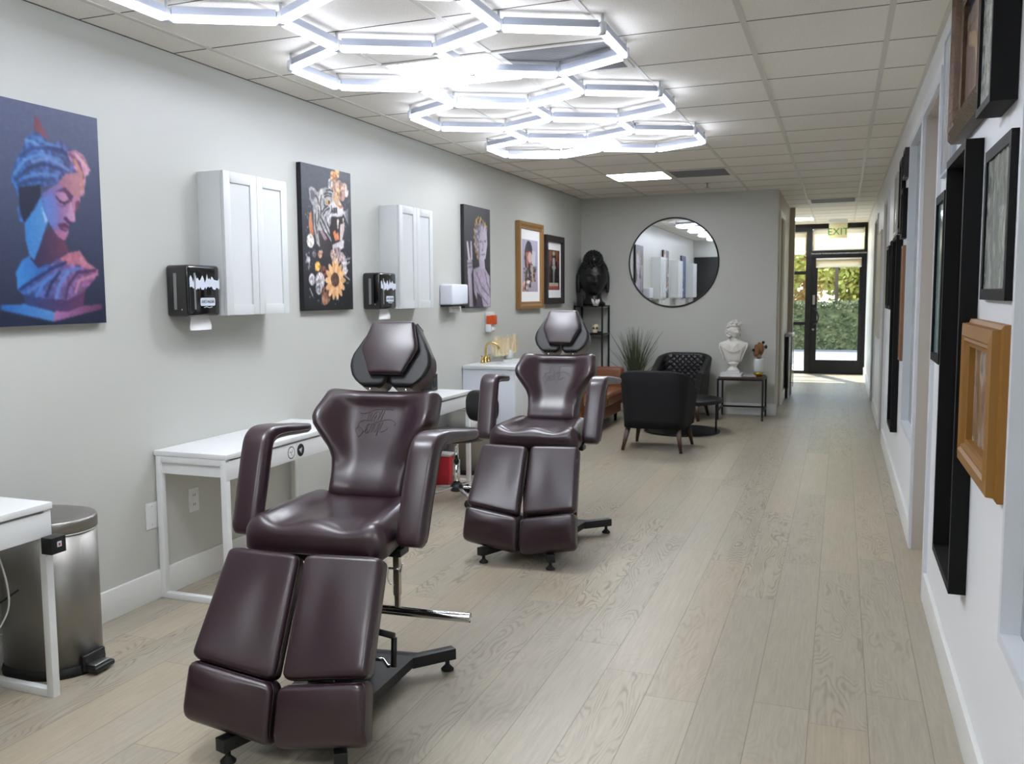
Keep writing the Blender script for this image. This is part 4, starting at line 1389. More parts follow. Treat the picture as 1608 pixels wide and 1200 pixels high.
pa2.disc((0.866, 0.238), 0.011396330830277048, 0.006919240180694191, (150, 150, 154), alpha=.7, ang=1.7)
pa2.disc((0.124, 0.531), 0.011544650190747293, 0.004832299171911964, (150, 150, 154), alpha=.7, ang=1.4)
pa2.disc((0.45, 0.93), 0.006843247160226785, 0.006571900664319231, (150, 150, 154), alpha=.7, ang=1.7)
pa2.disc((0.93, 0.217), 0.014855298839400035, 0.004431251395668595, (150, 150, 154), alpha=.7, ang=2.3)
pa2.disc((0.119, 0.604), 0.010421826015671456, 0.008900804133157844, (150, 150, 154), alpha=.7, ang=2.0)
pa2.disc((0.23, 0.58), 0.009212781031871503, 0.0058386678771389765, (150, 150, 154), alpha=.7, ang=0.4)
pa2.disc((0.158, 0.378), 0.00650630569231019, 0.004780709229103054, (150, 150, 154), alpha=.7, ang=1.1)
pa2.disc((0.912, 0.338), 0.009582434431645715, 0.004979770924944555, (150, 150, 154), alpha=.7, ang=1.9)
pa2.disc((0.855, 0.586), 0.013947756978083944, 0.004709216848022555, (150, 150, 154), alpha=.7, ang=1.0)
pa2.disc((0.613, 0.957), 0.01073309173954019, 0.006948540639699199, (150, 150, 154), alpha=.7, ang=0.0)
pa2.disc((0.068, 0.646), 0.01081994291432625, 0.009290735171181862, (150, 150, 154), alpha=.7, ang=1.2)
pa2.disc((0.106, 0.357), 0.009666498314721203, 0.008853045549164974, (150, 150, 154), alpha=.7, ang=2.4)
pa2.disc((0.168, 0.674), 0.01090113007885016, 0.004226464052219804, (150, 150, 154), alpha=.7, ang=0.5)
pa2.disc((0.637, 0.923), 0.010701461036735728, 0.007202592147429439, (150, 150, 154), alpha=.7, ang=0.3)
pa2.disc((0.088, 0.564), 0.00917244288905929, 0.004162295890312247, (150, 150, 154), alpha=.7, ang=0.9)
pa2.disc((0.771, 0.952), 0.011574642022712215, 0.0043667900504195025, (150, 150, 154), alpha=.7, ang=0.4)
pa2.disc((0.119, 0.7), 0.006872689170668798, 0.00613520250964243, (150, 150, 154), alpha=.7, ang=1.7)
pa2.disc((0.193, 0.574), 0.0063779185379589706, 0.004529986336973654, (150, 150, 154), alpha=.7, ang=2.9)
pa2.disc((0.903, 0.801), 0.011166905380184854, 0.009376784583377817, (150, 150, 154), alpha=.7, ang=0.7)
pa2.disc((0.349, 0.913), 0.011283343709970755, 0.0052430954237360425, (150, 150, 154), alpha=.7, ang=2.0)
pa2.disc((0.124, 0.38), 0.014867689006035122, 0.0052762497794862275, (150, 150, 154), alpha=.7, ang=0.9)
pa2.disc((0.103, 0.53), 0.012558729489347994, 0.007419522996212211, (150, 150, 154), alpha=.7, ang=1.9)
pa2.disc((0.177, 0.489), 0.009023234040906592, 0.005684491951067357, (150, 150, 154), alpha=.7, ang=1.8)
pa2.disc((0.253, 0.304), 0.010338290780058736, 0.005956338149064235, (150, 150, 154), alpha=.7, ang=0.3)
pa2.disc((0.213, 0.379), 0.009184462948840944, 0.00910202567881294, (150, 150, 154), alpha=.7, ang=1.9)
pa2.disc((0.243, 0.326), 0.012723551761854152, 0.0046696068686021795, (150, 150, 154), alpha=.7, ang=1.0)
pa2.disc((0.117, 0.6), 0.013130994192783359, 0.009544491062272264, (150, 150, 154), alpha=.7, ang=2.9)
pa2.disc((0.858, 0.257), 0.007728723381360906, 0.009345373169206096, (150, 150, 154), alpha=.7, ang=3.0)
pa2.disc((0.94, 0.491), 0.007327447346130293, 0.004019702859022179, (150, 150, 154), alpha=.7, ang=1.1)
pa2.disc((0.866, 0.805), 0.015990586068789607, 0.008505611661254587, (150, 150, 154), alpha=.7, ang=0.6)
pa2.disc((0.135, 0.288), 0.008959696978934286, 0.006021679056126137, (150, 150, 154), alpha=.7, ang=2.5)
pa2.disc((0.889, 0.343), 0.015674691341520844, 0.00732008429516362, (150, 150, 154), alpha=.7, ang=1.3)
pa2.disc((0.079, 0.643), 0.006051234350947996, 0.008595464027262224, (150, 150, 154), alpha=.7, ang=1.1)
pa2.disc((0.07, 0.346), 0.007938378734462147, 0.00882086074840916, (150, 150, 154), alpha=.7, ang=0.0)
pa2.disc((0.138, 0.698), 0.009927158621763577, 0.008670639969416088, (150, 150, 154), alpha=.7, ang=1.3)
pa2.disc((0.112, 0.904), 0.010132553995584999, 0.00924524702833511, (150, 150, 154), alpha=.7, ang=2.5)
pa2.disc((0.236, 0.402), 0.010221347036526177, 0.009832528683992845, (150, 150, 154), alpha=.7, ang=3.0)
pa2.disc((0.101, 0.43), 0.013692683277221368, 0.008548244914010107, (150, 150, 154), alpha=.7, ang=0.2)
pa2.disc((0.892, 0.285), 0.015607764729683315, 0.007593467777585183, (150, 150, 154), alpha=.7, ang=0.4)
pa2.disc((0.959, 0.204), 0.007313539799591724, 0.007923158781510987, (150, 150, 154), alpha=.7, ang=1.0)
pa2.disc((0.105, 0.366), 0.012435083776669756, 0.006249932958346119, (150, 150, 154), alpha=.7, ang=1.1)
pa2.disc((0.473, 0.918), 0.006126306320089774, 0.006311525142204693, (150, 150, 154), alpha=.7, ang=0.7)
pa2.disc((0.2, 0.241), 0.013928947233164426, 0.004336357003646722, (150, 150, 154), alpha=.7, ang=1.5)
pa2.disc((0.285, 0.928), 0.007234209531902697, 0.00943705593215462, (150, 150, 154), alpha=.7, ang=1.7)
pa2.disc((0.338, 0.95), 0.015318908056794435, 0.0044642914374767384, (150, 150, 154), alpha=.7, ang=1.3)
pa2.disc((0.855, 0.796), 0.007380050216332275, 0.006105794164381648, (150, 150, 154), alpha=.7, ang=1.5)
pa2.disc((0.175, 0.319), 0.009741721508467742, 0.006044693630783352, (150, 150, 154), alpha=.7, ang=2.4)
pa2.disc((0.162, 0.287), 0.01228810694733233, 0.005474298210532012, (150, 150, 154), alpha=.7, ang=0.8)
pa2.disc((0.179, 0.905), 0.0095507491649105, 0.0047407774035474835, (150, 150, 154), alpha=.7, ang=1.4)
pa2.disc((0.9, 0.614), 0.01321120830858009, 0.007667941768886646, (150, 150, 154), alpha=.7, ang=1.8)
pa2.disc((0.082, 0.696), 0.013157925550661448, 0.005823060526648452, (150, 150, 154), alpha=.7, ang=1.6)
pa2.disc((0.932, 0.633), 0.008586517442273347, 0.005791855691331117, (150, 150, 154), alpha=.7, ang=0.0)
pa2.disc((0.935, 0.491), 0.009146270435063067, 0.007670288825269645, (150, 150, 154), alpha=.7, ang=1.4)
pa2.disc((0.067, 0.718), 0.007388076761000584, 0.006947234116634645, (150, 150, 154), alpha=.7, ang=2.1)
pa2.disc((0.265, 0.93), 0.01550925632567591, 0.005300251627950443, (150, 150, 154), alpha=.7, ang=0.7)
pa2.disc((0.866, 0.394), 0.00957570281967695, 0.00933811488075199, (150, 150, 154), alpha=.7, ang=0.8)
pa2.disc((0.171, 0.538), 0.014707364546659255, 0.0057074028332981174, (150, 150, 154), alpha=.7, ang=2.3)
pa2.disc((0.081, 0.609), 0.010083486710324257, 0.005975872511378391, (150, 150, 154), alpha=.7, ang=0.3)
pa2.disc((0.062, 0.579), 0.006393793504194344, 0.0045670684184374415, (150, 150, 154), alpha=.7, ang=2.2)
pa2.disc((0.368, 0.956), 0.008899790976311371, 0.004647133872581934, (150, 150, 154), alpha=.7, ang=1.5)
pa2.disc((0.617, 0.91), 0.006950662499942183, 0.007928181245351966, (150, 150, 154), alpha=.7, ang=2.0)
pa2.line([(0.059, 0.614), (0.118, 0.667), (0.102, 0.712)], .01, (176, 176, 180), .8)
pa2.line([(0.096, 0.631), (0.055, 0.668)], .01, (176, 176, 180), .8)
pa2.line([(0.864, 0.632), (0.953, 0.621)], .01, (176, 176, 180), .8)
pa2.line([(0.817, 0.682), (0.936, 0.65)], .01, (176, 176, 180), .8)
pa2.line([(0.827, 0.749), (0.928, 0.777)], .01, (176, 176, 180), .8)
pa2.line([(0.117, 0.848), (0.165, 0.893)], .01, (176, 176, 180), .8)
rs = np.random.RandomState(5); tx = rs.rand(222, 150); tx = (tx + np.roll(tx, 1, 0) + np.roll(tx, 2, 0)) / 3; pa2.a *= (1 + .5 * (tx - .5))[..., None]
pa2.blur(2)
canvas(pa2, 4.865, 5.475, 1.39, 2.295, .035, 'canvas_print', 'dark canvas of a roaring white tiger among flowers, between the two white wall cabinets', 'picture', mat('canvas_edge_black', (22, 22, 26), .7))
pa3 = Paint(110, 156, (66, 67, 70), (40, 38, 42))
pa3.poly([(0.323, 0.617), (0.58, 0.587), (0.753, 0.593), (0.964, 0.679), (0.983, 0.994), (0.531, 0.99), (0.354, 0.842)], (150, 140, 156), (184, 172, 190), 'u', 1, .1, 2)
pa3.line([(0.442, 0.65), (0.642, 0.789), (0.922, 0.878)], .014, (104, 92, 108), .7)
pa3.line([(0.385, 0.738), (0.57, 0.859), (0.883, 0.968)], .014, (104, 92, 108), .7)
pa3.line([(0.787, 0.645), (0.854, 0.752), (0.967, 0.824)], .014, (104, 92, 108), .7)
pa3.poly([(0.468, 0.842), (0.638, 0.895), (0.704, 0.991), (0.429, 0.989)], (70, 60, 72))
pa3.poly([(0.529, 0.492), (0.756, 0.504), (0.788, 0.61), (0.579, 0.613)], (160, 150, 166), (190, 180, 196))
pa3.poly([(0.468, 0.302), (0.592, 0.228), (0.858, 0.209), (0.881, 0.358), (0.806, 0.503), (0.685, 0.537), (0.529, 0.492)], (176, 166, 182), (204, 196, 212))
pa3.poly([(0.561, 0.335), (0.658, 0.325), (0.671, 0.347), (0.574, 0.351)], (128, 118, 134))
pa3.poly([(0.748, 0.322), (0.833, 0.322), (0.825, 0.34), (0.755, 0.343)], (124, 114, 130))
pa3.poly([(0.465, 0.372), (0.574, 0.368), (0.596, 0.507), (0.529, 0.492)], (134, 124, 140))
pa3.line([(0.706, 0.337), (0.71, 0.416), (0.668, 0.427)], .012, (130, 120, 136))
pa3.line([(0.646, 0.469), (0.772, 0.463)], .010, (140, 122, 138))
pa3.poly([(0.377, 0.237), (0.527, 0.161), (0.803, 0.148), (0.893, 0.215), (0.661, 0.242), (0.547, 0.352), (0.502, 0.475), (0.397, 0.409)], (140, 130, 142), (170, 162, 176), 'u', 1, .4, 5)
pa3.disc((0.374, 0.306), 0.035, 0.022, (176, 132, 70), ang=0.0)
pa3.disc((0.39, 0.237), 0.035, 0.022, (206, 164, 96), ang=0.7)
pa3.disc((0.418, 0.184), 0.035, 0.022, (176, 132, 70), ang=1.4)
pa3.disc((0.46, 0.139), 0.035, 0.022, (206, 164, 96), ang=2.1)
pa3.disc((0.529, 0.109), 0.035, 0.022, (176, 132, 70), ang=2.8)
pa3.disc((0.631, 0.113), 0.035, 0.022, (206, 164, 96), ang=3.5)
pa3.disc((0.72, 0.135), 0.035, 0.022, (176, 132, 70), ang=4.2)
pa3.disc((0.789, 0.158), 0.035, 0.022, (206, 164, 96), ang=4.9)
pa3.disc((0.859, 0.184), 0.035, 0.022, (176, 132, 70), ang=5.6)
pa3.disc((0.398, 0.374), 0.035, 0.022, (206, 164, 96), ang=6.3)
pa3.disc((0.436, 0.442), 0.035, 0.022, (176, 132, 70), ang=7.0)
pa3.disc((0.488, 0.493), 0.035, 0.022, (206, 164, 96), ang=7.7)
pa3.disc((0.473, 0.164), 0.035, 0.022, (176, 132, 70), ang=8.4)
pa3.disc((0.596, 0.141), 0.035, 0.022, (206, 164, 96), ang=9.1)
pa3.poly([(0.105, 0.536), (0.28, 0.515), (0.31, 0.617), (0.255, 0.67), (0.309, 0.987), (0.178, 0.986), (0.119, 0.654)], (176, 166, 176), (140, 130, 142))
pa3.poly([(0.086, 0.351), (0.144, 0.349), (0.221, 0.525), (0.143, 0.535)], (190, 182, 190))
pa3.poly([(0.228, 0.346), (0.28, 0.344), (0.306, 0.523), (0.234, 0.525)], (180, 172, 182))
pa3.line([(0.116, 0.57), (0.285, 0.558)], .012, (110, 100, 112))
pa3.line([(0.128, 0.603), (0.297, 0.594)], .012, (110, 100, 112))
pa3.blur(2)
canvas(pa3, 7.47, 8.11, 1.365, 2.27, .035, 'canvas_print', 'dark canvas of a statue with a gold wreath making a peace sign', 'picture', mat('canvas_edge_dark', (30, 30, 33), .7))

# ------------------------------------------------------------------ wall cabinets
def wall_cabinet(y0, z0=1.385, z1=2.125, wd=.575, dp=.165, label=''):
    t = thing('wall_cabinet', label, 'cabinet', (LW, y0 + wd / 2, z0), group='white wall cabinets on the left wall')
    H = z1 - z0
    mb = MB(); mb.box(.001, dp - .02, -wd / 2, wd / 2, 0, H, .001); mb.build('body', M_white, t)
    for sgn in (-1, 1):
        a, b = (-wd / 2, -.0015) if sgn < 0 else (.0015, wd / 2)
        mb = MB()
        f = dp - .018
        st = .055
        mb.box(f, f + .018, a, a + st, 0, H, .0015)
        mb.box(f, f + .018, b - st, b, 0, H, .0015)
        mb.box(f, f + .018, a + st, b - st, 0, st, .0015)
        mb.box(f, f + .018, a + st, b - st, H - st, H, .0015)
        mb.box(f, f + .010, a + st - .001, b - st + .001, st - .001, H - st + .001)
        mb.build('door', M_white, t)
    return t
c1 = wall_cabinet(3.925, label='white two-door wall cabinet between the neon bust canvas and the tiger canvas')
dup(c1, (LW, 5.94 + .2875, 1.385), label='white two-door wall cabinet between the tiger canvas and the peace-sign statue canvas')
dup(c1, (LW, 1.85 + .2875, 1.385), label='white two-door wall cabinet nearest the camera, seen only in the round mirror')

# ------------------------------------------------------------------ paper towel dispensers
M_gloss = mat('glossy_black_plastic', (10, 10, 11), .08, spec=.6, coat=.4)
M_slot = mat('level_window_grey', (120, 122, 124), .3)
M_paper = mat('paper_white', (235, 235, 235), .9)
M_sticker = mat('white_sticker', (205, 212, 224), .5)
M_ink = mat('dark_ink', (40, 42, 50), .6)
def dispenser(y0, label):
    t = thing('paper_towel_dispenser', label, 'towel dispenser', (LW, y0 + .125, 1.385), group=None)
    d, wd, H = .138, .25, .255
    mb = MB()
    mb.X = None
    mb.box(.001, d, -wd / 2, wd / 2, 0, H, .016)
    mb.build('housing', M_gloss, t)
    mb = MB(); mb.box(.05, .068, -wd / 2 - .0015, -wd / 2 + .002, .035, H - .04, .004); mb.build('level_window', M_slot, t)
    mb = MB(); mb.box(d - .002, d + .0015, -wd / 2 + .045, -wd / 2 + .058, .035, H - .04, .002); mb.build('level_window', M_slot, t)
    mb = MB(); mb.lathe([(.004, -.002), (.004, .001)], (.098, -wd / 2, .035), 10, 'y'); mb.build('lock', M_chrome, t)
    # paint-splash sticker
    mb = MB()
    rr = random.Random(5)
    n = 26
    tops, bots = [], []
    for i in range(n + 1):
        y = -wd / 2 + .012 + (wd - .018) * i / n
        tops.append((y, .185 + rr.uniform(-.018, .028) * (1 if i % 2 else .4)))
        bots.append((y, .140 + rr.uniform(-.010, .008)))
    for i in range(n):
        q = [mb.vert((d + .0012, *bots[i])), mb.vert((d + .0012, *bots[i + 1])), mb.vert((d + .0012, *tops[i + 1])), mb.vert((d + .0012, *tops[i]))]
        mb.face(q, False)
    mb.build('splash_sticker', M_sticker, t)
    mb = MB()
    yc, zc = .022, .072
    pl = [(-.058, -.014), (-.052, -.020), (.052, -.020), (.058, -.014), (.058, .014), (.052, .020), (-.052, .020), (-.058, .014)]
    mb.face([mb.vert((d + .0014, yc + a, zc + b)) for a, b in pl], False)
    lab = mb.build('name_sticker', M_sticker, t)
    text_obj('lettering', 'ART-NOIR', .0215, M_ink, (d + .0022, yc, zc), (0, 1, 0), (0, 0, 1), lab, .0003)
    mb = MB()
    mb.tube([(d + .001, yc - .03, .044), (d + .001, yc - .01, .047), (d + .001, yc + .01, .042), (d + .001, yc + .033, .046)], .0022, 5)
    mb.build('signature_sticker', M_sticker, t)
    # towel
    mb = MB()
    pts = []
    n = 10
    for k in range(7):
        z = .02 - .09 * k / 6
        pts.append([(.10 + .006 * math.sin(k * .9 + j * .35), -.078 + .156 * j / n + .002 * k, z) for j in range(n + 1)])
    V = [[mb.vert(p) for p in r] for r in pts]
    for i in range(6):
        for j in range(n):
            mb.face((V[i][j], V[i + 1][j], V[i + 1][j + 1], V[i][j + 1]), True)
    mb.build('paper_towel', M_paper, t)
    return t
dispenser(3.655, 'glossy black paper towel dispenser beside the nearer white wall cabinet')
dispenser(5.675, 'glossy black paper towel dispenser beside the farther white wall cabinet')
# white dispenser
t = thing('folded_towel_dispenser', 'small white paper towel dispenser below the peace-sign statue canvas', 'towel dispenser', (LW, 7.17, 1.385))
mb = MB(); mb.box(.001, .12, -.17, .17, .015, .185, .012); mb.build('housing', mat('white_plastic', (226, 230, 240), .3), t)
mb = MB(); mb.box(.004, .115, -.165, .165, 0, .016, .004); mb.build('dispensing_tray', M_black, t)
mb = MB(); mb.box(.05, .07, -.09, .1, -.05, .01, .002); mb.build('paper_towel', M_paper, t)
# soap dispenser
t = thing('soap_dispenser', 'small wall soap dispenser filled with orange soap above the sink', 'soap dispenser', (LW, 8.1, 1.13))
mb = MB(); mb.box(.001, .06, -.055, .055, 0, .19, .01); mb.build('housing', M_white, t)
mb = MB(); mb.box(.01, .085, -.057, .057, .07, .16, .01); mb.build('soap_tank', mat('orange_soap', (190, 72, 24), .15), t)
mb = MB(); mb.box(.02, .08, -.03, .03, .01, .05, .008); mb.build('push_lever', M_white, t)

# wall plates
M_plate = mat('wall_plate_white', (226, 227, 226), .35)
t = thing('wall_plate', 'blank white wall plate beside the nearer desk', 'wall plate', (LW, 3.485, .42))
mb = MB(); mb.box(0, .006, -.04, .04, -.065, .065, .002); mb.build('cover', M_plate, t)
mb = MB(); mb.lathe([(.003, .006), (.003, .0068)], (0, 0, .045), 8, 'x'); mb.lathe([(.003, .006), (.003, .0068)], (0, 0, -.045), 8, 'x'); mb.build('screw', M_steel, t)
t = thing('power_outlet', 'white double power outlet on the wall under the desk', 'outlet', (LW, 3.80, .432))
mb = MB(); mb.box(0, .006, -.04, .04, -.062, .062, .002); mb.build('cover', M_plate, t)
for zz in (-.024, .024):
    mb = MB(); mb.box(.006, .0085, -.017, .017, zz - .017, zz + .017, .002)
    s_ = mb.build('socket', M_plate, t)
    mb = MB(); mb.box(.0085, .0092, -.008, -.005, zz - .006, zz + .008); mb.box(.0085, .0092, .005, .008, zz - .006, zz + .008); mb.build('slot', M_black, s_)

# ------------------------------------------------------------------ desks
DX0, DX1 = LW + .004, -2.665
M_desk = mat('white_desk_laminate', (228, 230, 230), .35)
def desk(y0, label, L=1.215):
    t = thing('desk', label, 'desk', ((DX0 + DX1) / 2, y0 + L / 2, 0), group='white desks along the left wall')
    hx, hl = (DX1 - DX0) / 2, L / 2
    mb = MB(); mb.box(-hx, hx, -hl, hl, .712, .737, .002); mb.build('desktop', M_desk, t)
    mb = MB(); mb.box(-hx + .004, hx - .03, -hl + .012, hl - .012, .625, .700); mb.box(-hx + .02, hx - .05, -hl + .05, hl - .05, .700, .712); mb.build('drawer_box', M_desk, t)
    for a, b in ((-hl + .004, -.002), (.002, hl - .004)):
        mb = MB(); mb.box(hx - .028, hx - .006, a, b, .612, .703, .002); mb.build('drawer', M_desk, t)
    for sg in (-1, 1):
        y = sg * (hl - .018)
        mb = MB()
        q = .032
        x0, x1 = -hx + .008, hx - .008
        yy0, yy1 = y - q / 2, y + q / 2
        mb.box(x0, x0 + q, yy0, yy1, 0, .712, .002)
        mb.box(x1 - q, x1, yy0, yy1, 0, .712 if sg < 0 else .712, .002)
        mb.box(x0 + q, x1 - q, yy0, yy1, 0, .03, .002)
        mb.box(x0 + q, x1 - q, yy0, yy1, .68, .712, .002)
        mb.build('leg_frame', M_desk, t)
    return t
d1 = desk(3.515, 'white desk with two round stickers on its drawers, behind the nearest burgundy chair')
d0 = dup(d1, ((DX0 + DX1) / 2 - .035 + .035, 2.485 - .6075, 0), label='white desk cut by the left edge of the photo, beside the steel pedal bin')
d2 = dup(d1, ((DX0 + DX1) / 2, 5.40 + .6075, 0), label='white desk beyond the nearest burgundy chair, in front of the black stool')
# stickers on the middle desk's drawers
M_stk1 = mat('sticker_grey_ring', (120, 122, 120), .5)
def round_sticker(y, light, label):
    t = thing('round_sticker', label, 'sticker', (DX1 - .0055, y, .658))
    mb = MB(); mb.lathe([(.034, -.0002), (.034, .0006)], (0, 0, 0), 28, 'x'); mb.build('disc', M_stk1 if light else M_black, t)
    mb = MB(); mb.lathe([(.027 if light else .010, .0006), (.027 if light else .010, .0010)], (0, 0, 0), 24, 'x')
    mb.build('centre', M_paper if light else M_sticker, t)
    mb = MB()
    for k in range(3):
        a = k * 2 * PI / 3 + .5
        mb.tube([(.0012, 0, 0), (.0012, .013 * math.cos(a), .013 * math.sin(a)), (.0012, .017 * math.cos(a + .5), .017 * math.sin(a + .5))], .0016, 5)
    mb.build('emblem', M_stk1 if light else M_sticker, t)
round_sticker(4.072, True, 'round sticker with a grey ring and white centre on the desk drawer')
round_sticker(4.163, False, 'round black sticker with a pale emblem on the desk drawer')
# black control box + cables on the nearest desk
t = thing('control_box', 'small black box fixed to the front leg of the desk at the left edge', 'control box', (DX1 + .012, 2.468, .588))
mb = MB(); mb.box(-.012, .038, -.045, .024, -.032, .030, .003); mb.build('housing', M_black, t)
mb = MB(); mb.box(.038, .0388, -.018, .002, -.008, .012); mb.build('logo_sticker', M_sticker, t)
mb = MB(); mb.box(.0388, .0392, -.012, -.004, -.004, .006); mb.build('red_mark', mat('red_ink', (190, 40, 36), .5), t)
mb = MB(); mb.tube(catmull([(-2.79, 2.33, .62), (-2.77, 2.36, .45), (-2.78, 2.36, .34), (-2.82, 2.30, .25), (-2.9, 2.2, .21), (-2.98, 2.05, .2)], 6), .0035, 6)
tag(mb.build('white_cable', M_white), 'thin white cable hanging under the desk at the left edge', 'cable')
mb = MB(); mb.tube(catmull([(-2.98, 2.1, .52), (-2.96, 2.17, .40), (-2.9, 2.24, .36), (-2.82, 2.33, .37), (-2.76, 2.40, .42)], 6), .004, 6)
tag(mb.build('black_cable', M_black), 'thin black cable hanging under the desk at the left edge', 'cable')

# ------------------------------------------------------------------ steel pedal bins
def pedal_bin(x, y, label, rx=.175, ry=.165, H=.62, rot=0.0):
    t = thing('pedal_bin', label, 'bin', (x, y, 0), rot, group=None)
    def ring(k, z, mb):
        out = []
        for i in range(48):
            a = 2 * PI * i / 48
            ca, sa = math.cos(a), math.sin(a)
            e = 2 / (2.0 if ca > 0 else 4.0)
            px = rx * k * (abs(ca) ** (e)) * (1 if ca > 0 else -1)
            py = ry * k * (abs(sa) ** (e)) * (1 if sa > 0 else -1)
            out.append(mb.vert((px, py, z)))
        return out
    def loft(prof, name, M, par):
        mb = MB()
        R = [ring(k, z, mb) for k, z in prof]
        for i in range(len(R) - 1):
            for j in range(48):
                q = (j + 1) % 48
                mb.face((R[i][j], R[i][q], R[i + 1][q], R[i + 1][j]), True)
        mb.face(list(reversed(R[0])), False); mb.face(R[-1], False)
        return mb.build(name, M, par)
    loft([(1.02, 0), (1.03, .02), (1.0, .04)], 'base_ring', M_rubber, t)
    loft([(.985, .04), (.985, H - .05)], 'body', M_brush, t)
    loft([(1.0, H - .055), (.995, H - .05)], 'liner_bag', M_paper, t)
    loft([(1.0, H - .05), (1.0, H - .012), (.985, H - .004), (.95, H), (.6, H + .004), (.2, H + .005)], 'lid', M_brush, t)
    mb = MB()
    mb.box(rx - .012, rx + .008, -.06, .06, .012, .078, .006)
    hs = mb.build('pedal_recess', M_black, t)
    mb = MB(); mb.box(rx + .0, rx + .06, -.055, .055, .012, .034, .008); mb.build('pedal', M_black, t)
    mb = MB(); mb.box(rx + .002, rx + .045, -.042, .042, .034, .040, .002); mb.build('pedal_plate', M_steel, t)
    return t
def brushed():
    m = mat('brushed_stainless', (150, 147, 142), .46, metal=1.0)
    n, l = m.node_tree.nodes, m.node_tree.links
    tc = n['Texture Coordinate']
    mp = n.new('ShaderNodeMapping'); mp.inputs['Scale'].default_value = (60, 60, 1.0)
    t = n.new('ShaderNodeTexNoise'); t.inputs['Scale'].default_value = 4
    l.new(tc.outputs['Object'], mp.inputs[0]); l.new(mp.outputs[0], t.inputs['Vector'])
    b = n.new('ShaderNodeBump'); b.inputs['Strength'].default_value = .25; b.inputs['Distance'].default_value = .002
    l.new(t.outputs[0], b.inputs['Height']); l.new(b.outputs[0], n['Principled BSDF'].inputs['Normal'])
    return m
M_brush = brushed()
pedal_bin(-2.905, 2.70, 'large brushed steel pedal bin beside the desk at the left edge', rot=.05)
pedal_bin(-2.86, 7.05, 'brushed steel pedal bin in the gap between the far desk and the sink cabinet', H=.60)

# ------------------------------------------------------------------ things on and under the far desk
t = thing('speaker_box', 'small black box standing on the far desk against the wall', 'speaker', (-2.98, 6.48, .737))
mb = MB(); mb.box(-.06, .06, -.06, .06, 0, .13, .006); mb.build('housing', M_black, t)
mb = MB(); mb.lathe([(.035, .06), (.035, .063), (.01, .061)], (0, 0, .065), 20, 'x'); mb.build('grille', M_rubber, t)
M_red = mat('red_translucent_plastic', (190, 40, 52), .25)
t = thing('sharps_container', 'red plastic sharps container with a clear lid on the floor under the far desk', 'container', (-2.86, 6.50, 0))
mb = MB(); mb.box(-.075, .075, -.06, .06, .04, .23, .008); mb.build('body', M_red, t)
mb = MB(); mb.box(-.08, .08, -.065, .065, .23, .25, .006); mb.build('lid', mat('pale_lid', (220, 214, 214), .3), t)
mb = MB(); mb.box(-.06, .06, -.05, .05, 0, .04, .004); mb.build('base', M_red, t)

# ------------------------------------------------------------------ black work stool
M_vinyl = mat('black_vinyl', (20, 20, 22), .35, spec=.5)
def stool(x, y, rot, label):
    t = thing('rolling_stool', label, 'stool', (x, y, 0), rot)
    mb = MB(); mb.lathe([(.17, .44), (.195, .452), (.2, .475), (.195, .50), (.17, .515), (.08, .52)], (0, 0, 0), 32); mb.build('seat', M_vinyl, t)
    mb = MB(); mb.lathe([(.026, .1), (.026, .3), (.016, .3), (.016, .41), (.06, .42), (.06, .44)], (0, 0, 0), 16); mb.build('gas_column', M_chrome, t)
    mb = MB(); mb.lathe([(.045, .07), (.05, .1), (.035, .13)], (0, 0, 0), 16); mb.build('hub', M_black, t)
    # backrest with bracket
    mb = MB()
    cur = [(.0, -.12, .428), (.0, -.22, .43), (0, -.255, .47), (0, -.25, .62)]
    mb.sweep(catmull(cur, 5), rrect(.04, .01, .004), up=(1, 0, 0)); mb.build('back_bracket', M_blackm, t)
    mb = MB()
    quad = [(-.17, -.262, .55), (.17, -.262, .55), (.17, -.262, .78), (-.17, -.262, .78)]
    quad = [(.17, -.262, .55), (-.17, -.262, .55), (-.17, -.262, .78), (.17, -.262, .78)]
    cushion(mb, quad, .055, .025, corner=.10); mb.build('backrest', M_vinyl, t)
    for k in range(5):
        a = 2 * PI * k / 5 + .3
        ca, sa = math.cos(a), math.sin(a)
        mb = MB(); mb.bar((.03 * ca, .03 * sa, .1), (.27 * ca, .27 * sa, .075), .028, .018, b=.005)
        g = mb.build('base_arm', M_chrome, t)
        mb = MB()
        mb.lathe([(.008, .05), (.008, .075)], (.27 * ca, .27 * sa, 0), 8)
        old = Vector((.27 * ca, .27 * sa, .028))
        mb.lathe([(.012, -.022), (.028, -.02), (.028, -.006), (.012, -.004)], old, 16, 'x')
        mb.lathe([(.012, .004), (.028, .006), (.028, .02), (.012, .022)], old, 16, 'x')
        mb.box(old.x - .004, old.x + .004, old.y - .015, old.y + .015, .03, .055, .002)
        mb.build('caster', M_rubber, g)
    return t
stool(-2.54, 6.0, math.radians(150), 'black rolling stool with a low backrest and chrome base between the two burgundy chairs')

# ------------------------------------------------------------------ sink cabinet
t = thing('sink_cabinet', 'white sink cabinet with a white countertop against the left wall', 'cabinet', (LW + .004, 7.47, 0))
mb = MB(); mb.box(.002, .48, .005, .93, .08, .83, .002); mb.box(.002, .43, .005, .93, 0, .08); mb.build('body', mat('cabinet_cool_white', (216, 221, 230), .4), t)
for a, b in ((.01, .464), (.468, .925)):
    mb = MB(); mb.box(.48, .498, a, b, .09, .82, .002)
    dd = mb.build('door', M_white, t)
    hy = b - .04 if a < .1 else a + .04
    mb = MB(); mb.tube([(.498, hy, .58), (.52, hy, .58), (.52, hy, .72), (.498, hy, .72)], .005, 8); mb.build('door_handle', M_gold, dd)
